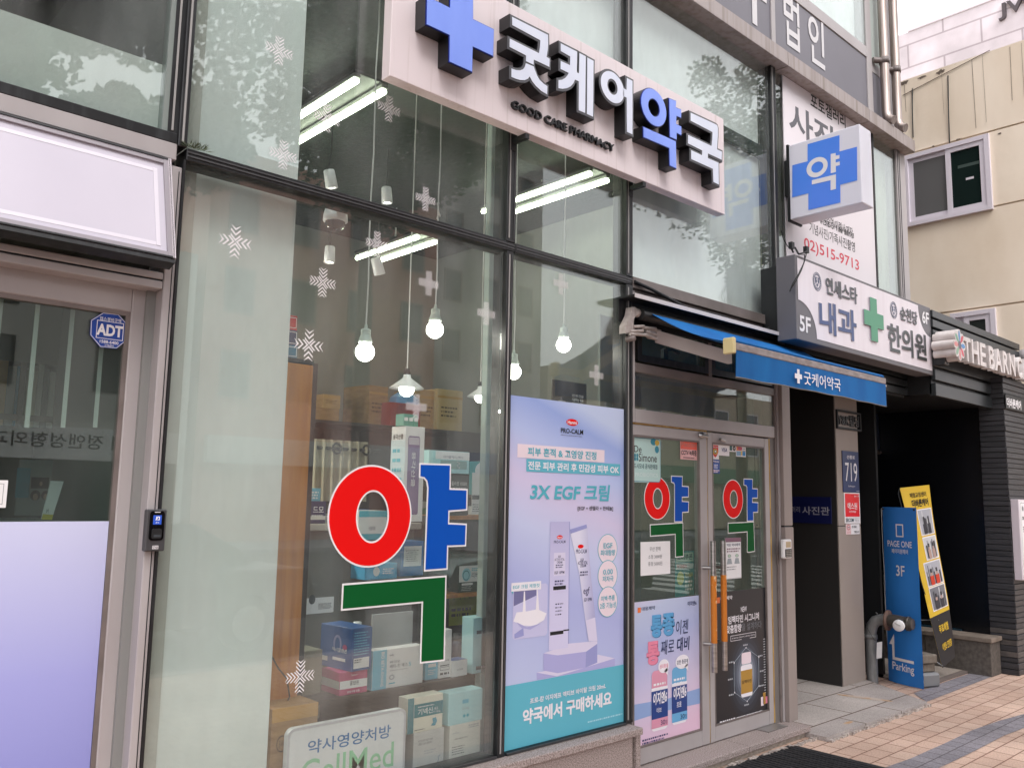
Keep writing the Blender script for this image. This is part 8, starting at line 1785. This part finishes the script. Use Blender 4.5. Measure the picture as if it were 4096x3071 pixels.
fwh = FX(19.0)
WBR = brick_mat('white cladding blocks', (222, 214, 220), (216, 208, 214), (182, 172, 178), 1.55, .55, .02, 0.6, .5, .2, 'YZ', .06)
zw = fwh.uv(q3(1750, 100))[1]
wh = thing('white_house', 'white block clad building with dark lettering rising behind the cream house', 'building', (20, 4, 0)); mb = MB(); mb.box(19.0, 30, -3, 14, 0, zw, WBR); mb.build('wall', wh)
for a, b_ in ((-3.0, -.5), (-.5, 1.2), (1.2, 4)): mb = MB(); mb.box(18.98, 19.3, a, b_ - .02, zw, zw + .04 + .05 * (a < 0), WFR); mb.build('coping', wh)
jb = fbx(fwh, q3, (2045, 70), (2120, 70), (2100, 18), (2080, 130)); w_ = jb[2] - jb[0]
mb = MB(); mb.text(fwh, 'JW', (jb[0], jb[1], jb[0] + w_ * 3.3, jb[3]), mat('dark wall letters', (74, 66, 70), 0.5), 0, .02, .06); mb.build('lettering', wh)

# ================================================================== across the street (mirrored in the glass)
def lines(mb, x0, x1, y0, y1, m): mb.add([(x0, y0, -.124), (x1, y0, -.124), (x1, y1, -.124), (x0, y1, -.124)], [(0, 1, 2, 3)], m)
mb = MB(); mb.add([(-120, -20, -.127), (120, -20, -.127), (120, -4.77, -.127), (-120, -4.77, -.127)], [(0, 1, 2, 3)], ASPH); tag(mb.build('road', origin=(0, -12, 0)), kind='structure')
RW = mat('road paint', (200, 198, 194), 0.7)
mb = MB()
for i in range(-6, 12): lines(mb, i * 6, i * 6 + 3, -12.1, -11.95, RW)
for i in range(9): lines(mb, 14 + i * .9, 14.45 + i * .9, -19, -6, RW)
tag(mb.build('road_markings', origin=(0, -12, 0)), kind='structure')
mb = MB(); mb.box(-60, 80, -24, -20.1, -.125, .0, PAVE_G); tag(mb.build('pavement', origin=(0, -22, 0)), kind='structure')
LEAF = mat('street tree leaves', (62, 92, 50), 0.55, c2=(40, 66, 36), nscale=(1.2, 1.2, 1.2)); BARK = mat('street tree bark', (96, 84, 72), 0.9, c2=(70, 62, 54), nscale=(9, 9, 3))
def tree(x, y, h, rc, zc, label, seed, nl=4200):
    r = random.Random(seed); t = thing('street_tree', label, 'tree', (x, y, 0), 'street trees along the kerb')
    mb = MB(); mb.tube([(x, y, -.12), (x + .04, y, 1.5), (x - .05, y + .05, 3.2), (x, y, zc)], [.17, .13, .11, .06], BARK, 9)
    cl = []
    for i in range(46):
        while True:
            d = Vector((r.uniform(-1, 1), r.uniform(-1, 1), r.uniform(-1, 1)))
            if d.length < 1: break
        c = Vector((x + d.x * rc, y + d.y * rc * .9, zc + d.z * rc * 1.05)); cl.append((c, r.uniform(.35, .8)))
        if i < 10: mb.tube([(x, y, zc - rc * .7 + i * .05), tuple(Vector((x, y, zc)) * .5 + c * .5 + Vector((0, 0, -.3))), tuple(c)], [.05, .03, .012], BARK, 5)
    mb.build('trunk', t)
    vs = []; fs_ = []
    for i in range(nl):
        c, rad = cl[r.randrange(len(cl))]
        d = Vector((r.gauss(0, 1), r.gauss(0, 1), r.gauss(0, 1))).normalized() * rad * r.random() ** .4
        p = c + d; a = Vector((r.gauss(0, 1), r.gauss(0, 1), r.gauss(0, .6))).normalized(); b_ = a.orthogonal().normalized(); s_ = r.uniform(.04, .075)
        k = len(vs); vs += [p - a * s_, p + b_ * s_ * .6, p + a * s_, p - b_ * s_ * .6]; fs_.append((k, k + 1, k + 2, k + 3))
    mb = MB(); mb.add(vs, fs_, LEAF); mb.build('crown', t)
tree(1.7, -6.0, 9, 2.5, 7.2, 'leafy street tree at the kerb opposite the left shop', 1, 60000)
tree(6.1, -6.1, 9, 1.9, 7.5, 'leafy street tree at the kerb opposite the wide pharmacy window', 2, 34000)
tree(15.0, -6.0, 11, 2.1, 8.7, 'tall leafy street tree at the kerb beyond the café', 3, 15000)
tree(-4.5, -6.0, 10, 2.3, 7.0, 'leafy street tree at the kerb far to the left', 4, 9000)
def block(name, label, x0, x1, y0, y1, h, m, nx, nz, sill, wm, z0=3.8, base=None, bandz=None):
    t = thing(name, label, 'building', ((x0 + x1) / 2, (y0 + y1) / 2, 0)); mb = MB(); mb.box(x0, x1, y0, y1, 0, h, m); mb.build('wall', t)
    f = Fr((x1, y1, 0), (-1, 0, 0)); L_ = x1 - x0
    for j in range(nz):
        for i in range(nx):
            u = L_ * (i + .5) / nx; z = z0 + (h - z0 - 1) * (j + .35) / nz; w_ = L_ / nx * .45; hh = (h - z0) / nz * .5
            mb = MB(); mb.frame(f, (u - w_ / 2, z, u + w_ / 2, z + hh), .08, 0, .05, sill); wd = mb.build('window', t); mb = MB(); mb.fbox(f, (u - w_ / 2 + .08, z + .08, u + w_ / 2 - .08, z + hh - .08), 0, .02, wm); mb.build('pane', wd)
    if base:
        b0, b1 = (bandz[0], bandz[1]) if bandz else (2.6, 3.5)
        mb = MB(); mb.fbox(f, (.3, b0, L_ - .3, b1), 0, .3, base[0]); sb_ = mb.build('sign_band', t)
        if bandz: mb = MB(); mb.text(f.sh(.3), bandz[2], (1.4, b0 + (b1 - b0) * .34, 5.6, b0 + (b1 - b0) * .8), DARKM, .004, .01); mb.build('lettering', sb_); mb = MB(); mb.fbox(f, (.3, .1, L_ - .3, min(b0, 2.6) - .01), 0, .03, base[1]); mb.build('shop_glass', t)
    return t
FRD = mat('far window frame', (112, 98, 92), 0.6)
PANE = mat('far window pane', (40, 46, 50), 0.1)
block('brick_block', 'pinkish brown brick block across the street mirrored in the wide window', 11.3, 21, -34, -24.1, 13.5, mat('pink brown brick', (186, 138, 122), 0.85, c2=(168, 122, 108), nscale=(2, 2, 2)), 4, 3, FRD, PANE, base=(mat('pale shop band', (200, 198, 192), 0.5), PANE))
block('office_block', 'plain grey office block across the street mirrored high in the wide window', 21.5, 28, -36, -25, 18.0, mat('grey render far', (168, 164, 160), 0.85), 3, 5, FRD, PANE, base=(mat('far blue band', (60, 90, 140), 0.5), PANE))
block('shop_row', 'white fronted shop building across the street mirrored in the left door', -9, 11.0, -33, -24.1, 9.5, mat('white render far', (196, 192, 186), 0.85), 5, 2, DARKM, PANE, base=(mat('white shop band', (240, 239, 236), 0.5), PANE), bandz=(at(200, 1836, 24.4).z, at(200, 1706, 24.4).z, '메디 정앤성형외과'))
block('low_block', 'low beige building across the street beyond the grey office block', 29, 52, -36, -25.5, 8.0, mat('beige render far', (186, 172, 150), 0.85), 7, 2, WFR, PANE, base=(mat('far green band', (70, 120, 90), 0.5), PANE))
def car(x, y, body, label, s=1):
    t = thing('parked_car', label, 'car', (x, y, -.12)); P = mat('car paint %d%d' % (body[0], body[2]), body, .25, .2, .5, coat=1.0); GL = mat('car glass', (16, 20, 22), .05)
    f = Fr((x, y - .85, -.12), (1, 0, 0)); pr = [(-2.2, .32), (-2.25, .62), (-2.1, .86), (-1.35, .96), (-.7, 1.42), (.75, 1.44), (1.5, 1.0), (2.15, .9), (2.25, .6), (2.2, .32)]
    mb = MB(); n = len(pr)
    def sec(w, k): return [(x + u * s, y + w * (1 if v < 1.0 else k), -.12 + v) for u, v in pr]
    A, B, C_, D_ = sec(-.86, .78), sec(-.80, .8), sec(.80, .8), sec(.86, .78)
    vs = A + D_; mb.add(vs, [(i, (i + 1) % n, (i + 1) % n + n, i + n)[::-1] for i in range(n)], P, True); mb.add(A, [tuple(t_) for t_ in tess([pr])], P); mb.add(D_, [tuple(t_)[::-1] for t_ in tess([pr])], P); mb.build('body', t)
    mb = MB()
    for w in (-.80, .80): mb.add([(x + u * s, y + w * 1.0, -.12 + v) for u, v in ((-1.2, 1.0), (1.3, 1.02), (.7, 1.36), (-.65, 1.35))], [(0, 1, 2, 3), (3, 2, 1, 0)], GL)
    mb.add([(x + u * s, y + w, -.12 + v) for u, v, w in ((-1.33, 1.0, -.7), (-1.33, 1.0, .7), (-.76, 1.40, .6), (-.76, 1.40, -.6))], [(0, 1, 2, 3), (3, 2, 1, 0)], GL); mb.add([(x + u * s, y + w, -.12 + v) for u, v, w in ((1.52, 1.03, -.7), (1.52, 1.03, .7), (.82, 1.43, .6), (.82, 1.43, -.6))], [(0, 1, 2, 3), (3, 2, 1, 0)], GL); mb.build('window', t)
    for dx in (-1.35, 1.4):
        for w in (-.8, .8):
            mb = MB(); mb.lathe((x + dx, y + w, .2), [(0, -.1), (.29, -.1), (.32, -.06), (.32, .06), (.29, .1), (0, .1)], mat('tyre rubber', (22, 22, 22), .8), 20, (0, 1, 0)); wl = mb.build('wheel', t); mb = MB(); mb.lathe((x + dx, y + w, .2), [(0, -.112), (.19, -.108), (.2, -.1), (.2, .1), (.19, .108), (0, .112)], CHROME, 14, (0, 1, 0)); mb.build('rim', wl)
    for w in (-.6, .6):
        mb = MB(); mb.box(x + 2.16, x + 2.24, y + w - .16, y + w + .16, .50, .64, mat('tail lamp', (160, 30, 26), .2)); mb.build('tail_light', t); mb = MB(); mb.box(x - 2.24, x - 2.14, y + w - .18, y + w + .18, .50, .62, mat('head lamp', (220, 220, 216), .1)); mb.build('headlight', t)
car(9.6, -6.6, (30, 84, 70), 'dark green parked car mirrored behind the wooden shelf')
car(3.2, -6.8, (26, 26, 30), 'black parked car mirrored in the left door')

# little weed rooted on the transom where two frames meet
p = at(770, 598, -.035); t = MB(); rw = random.Random(4); GW = mat('dusty weed', (96, 104, 78), 0.8, c2=(66, 76, 56), nscale=(60, 60, 60))
for i in range(46):
    a = rw.uniform(0, 6.28); b_ = rw.uniform(.1, 1.3); d = Vector((math.cos(a) * math.cos(b_), -abs(math.sin(a)) * math.cos(b_) * .5, math.sin(b_))); L_ = rw.uniform(.015, .05); o = Vector((p.x + rw.uniform(-.03, .05), -.032, ZT1 + .002)); s_ = d.orthogonal().normalized() * .004
    t.add([o - s_ * .4, o + d * L_ * .6 - s_, o + d * L_, o + d * L_ * .6 + s_], [(0, 1, 2, 3)], GW)
tag(t.build('weed'), 'small dusty weed growing on the transom at the corner of the wide window', 'plant')
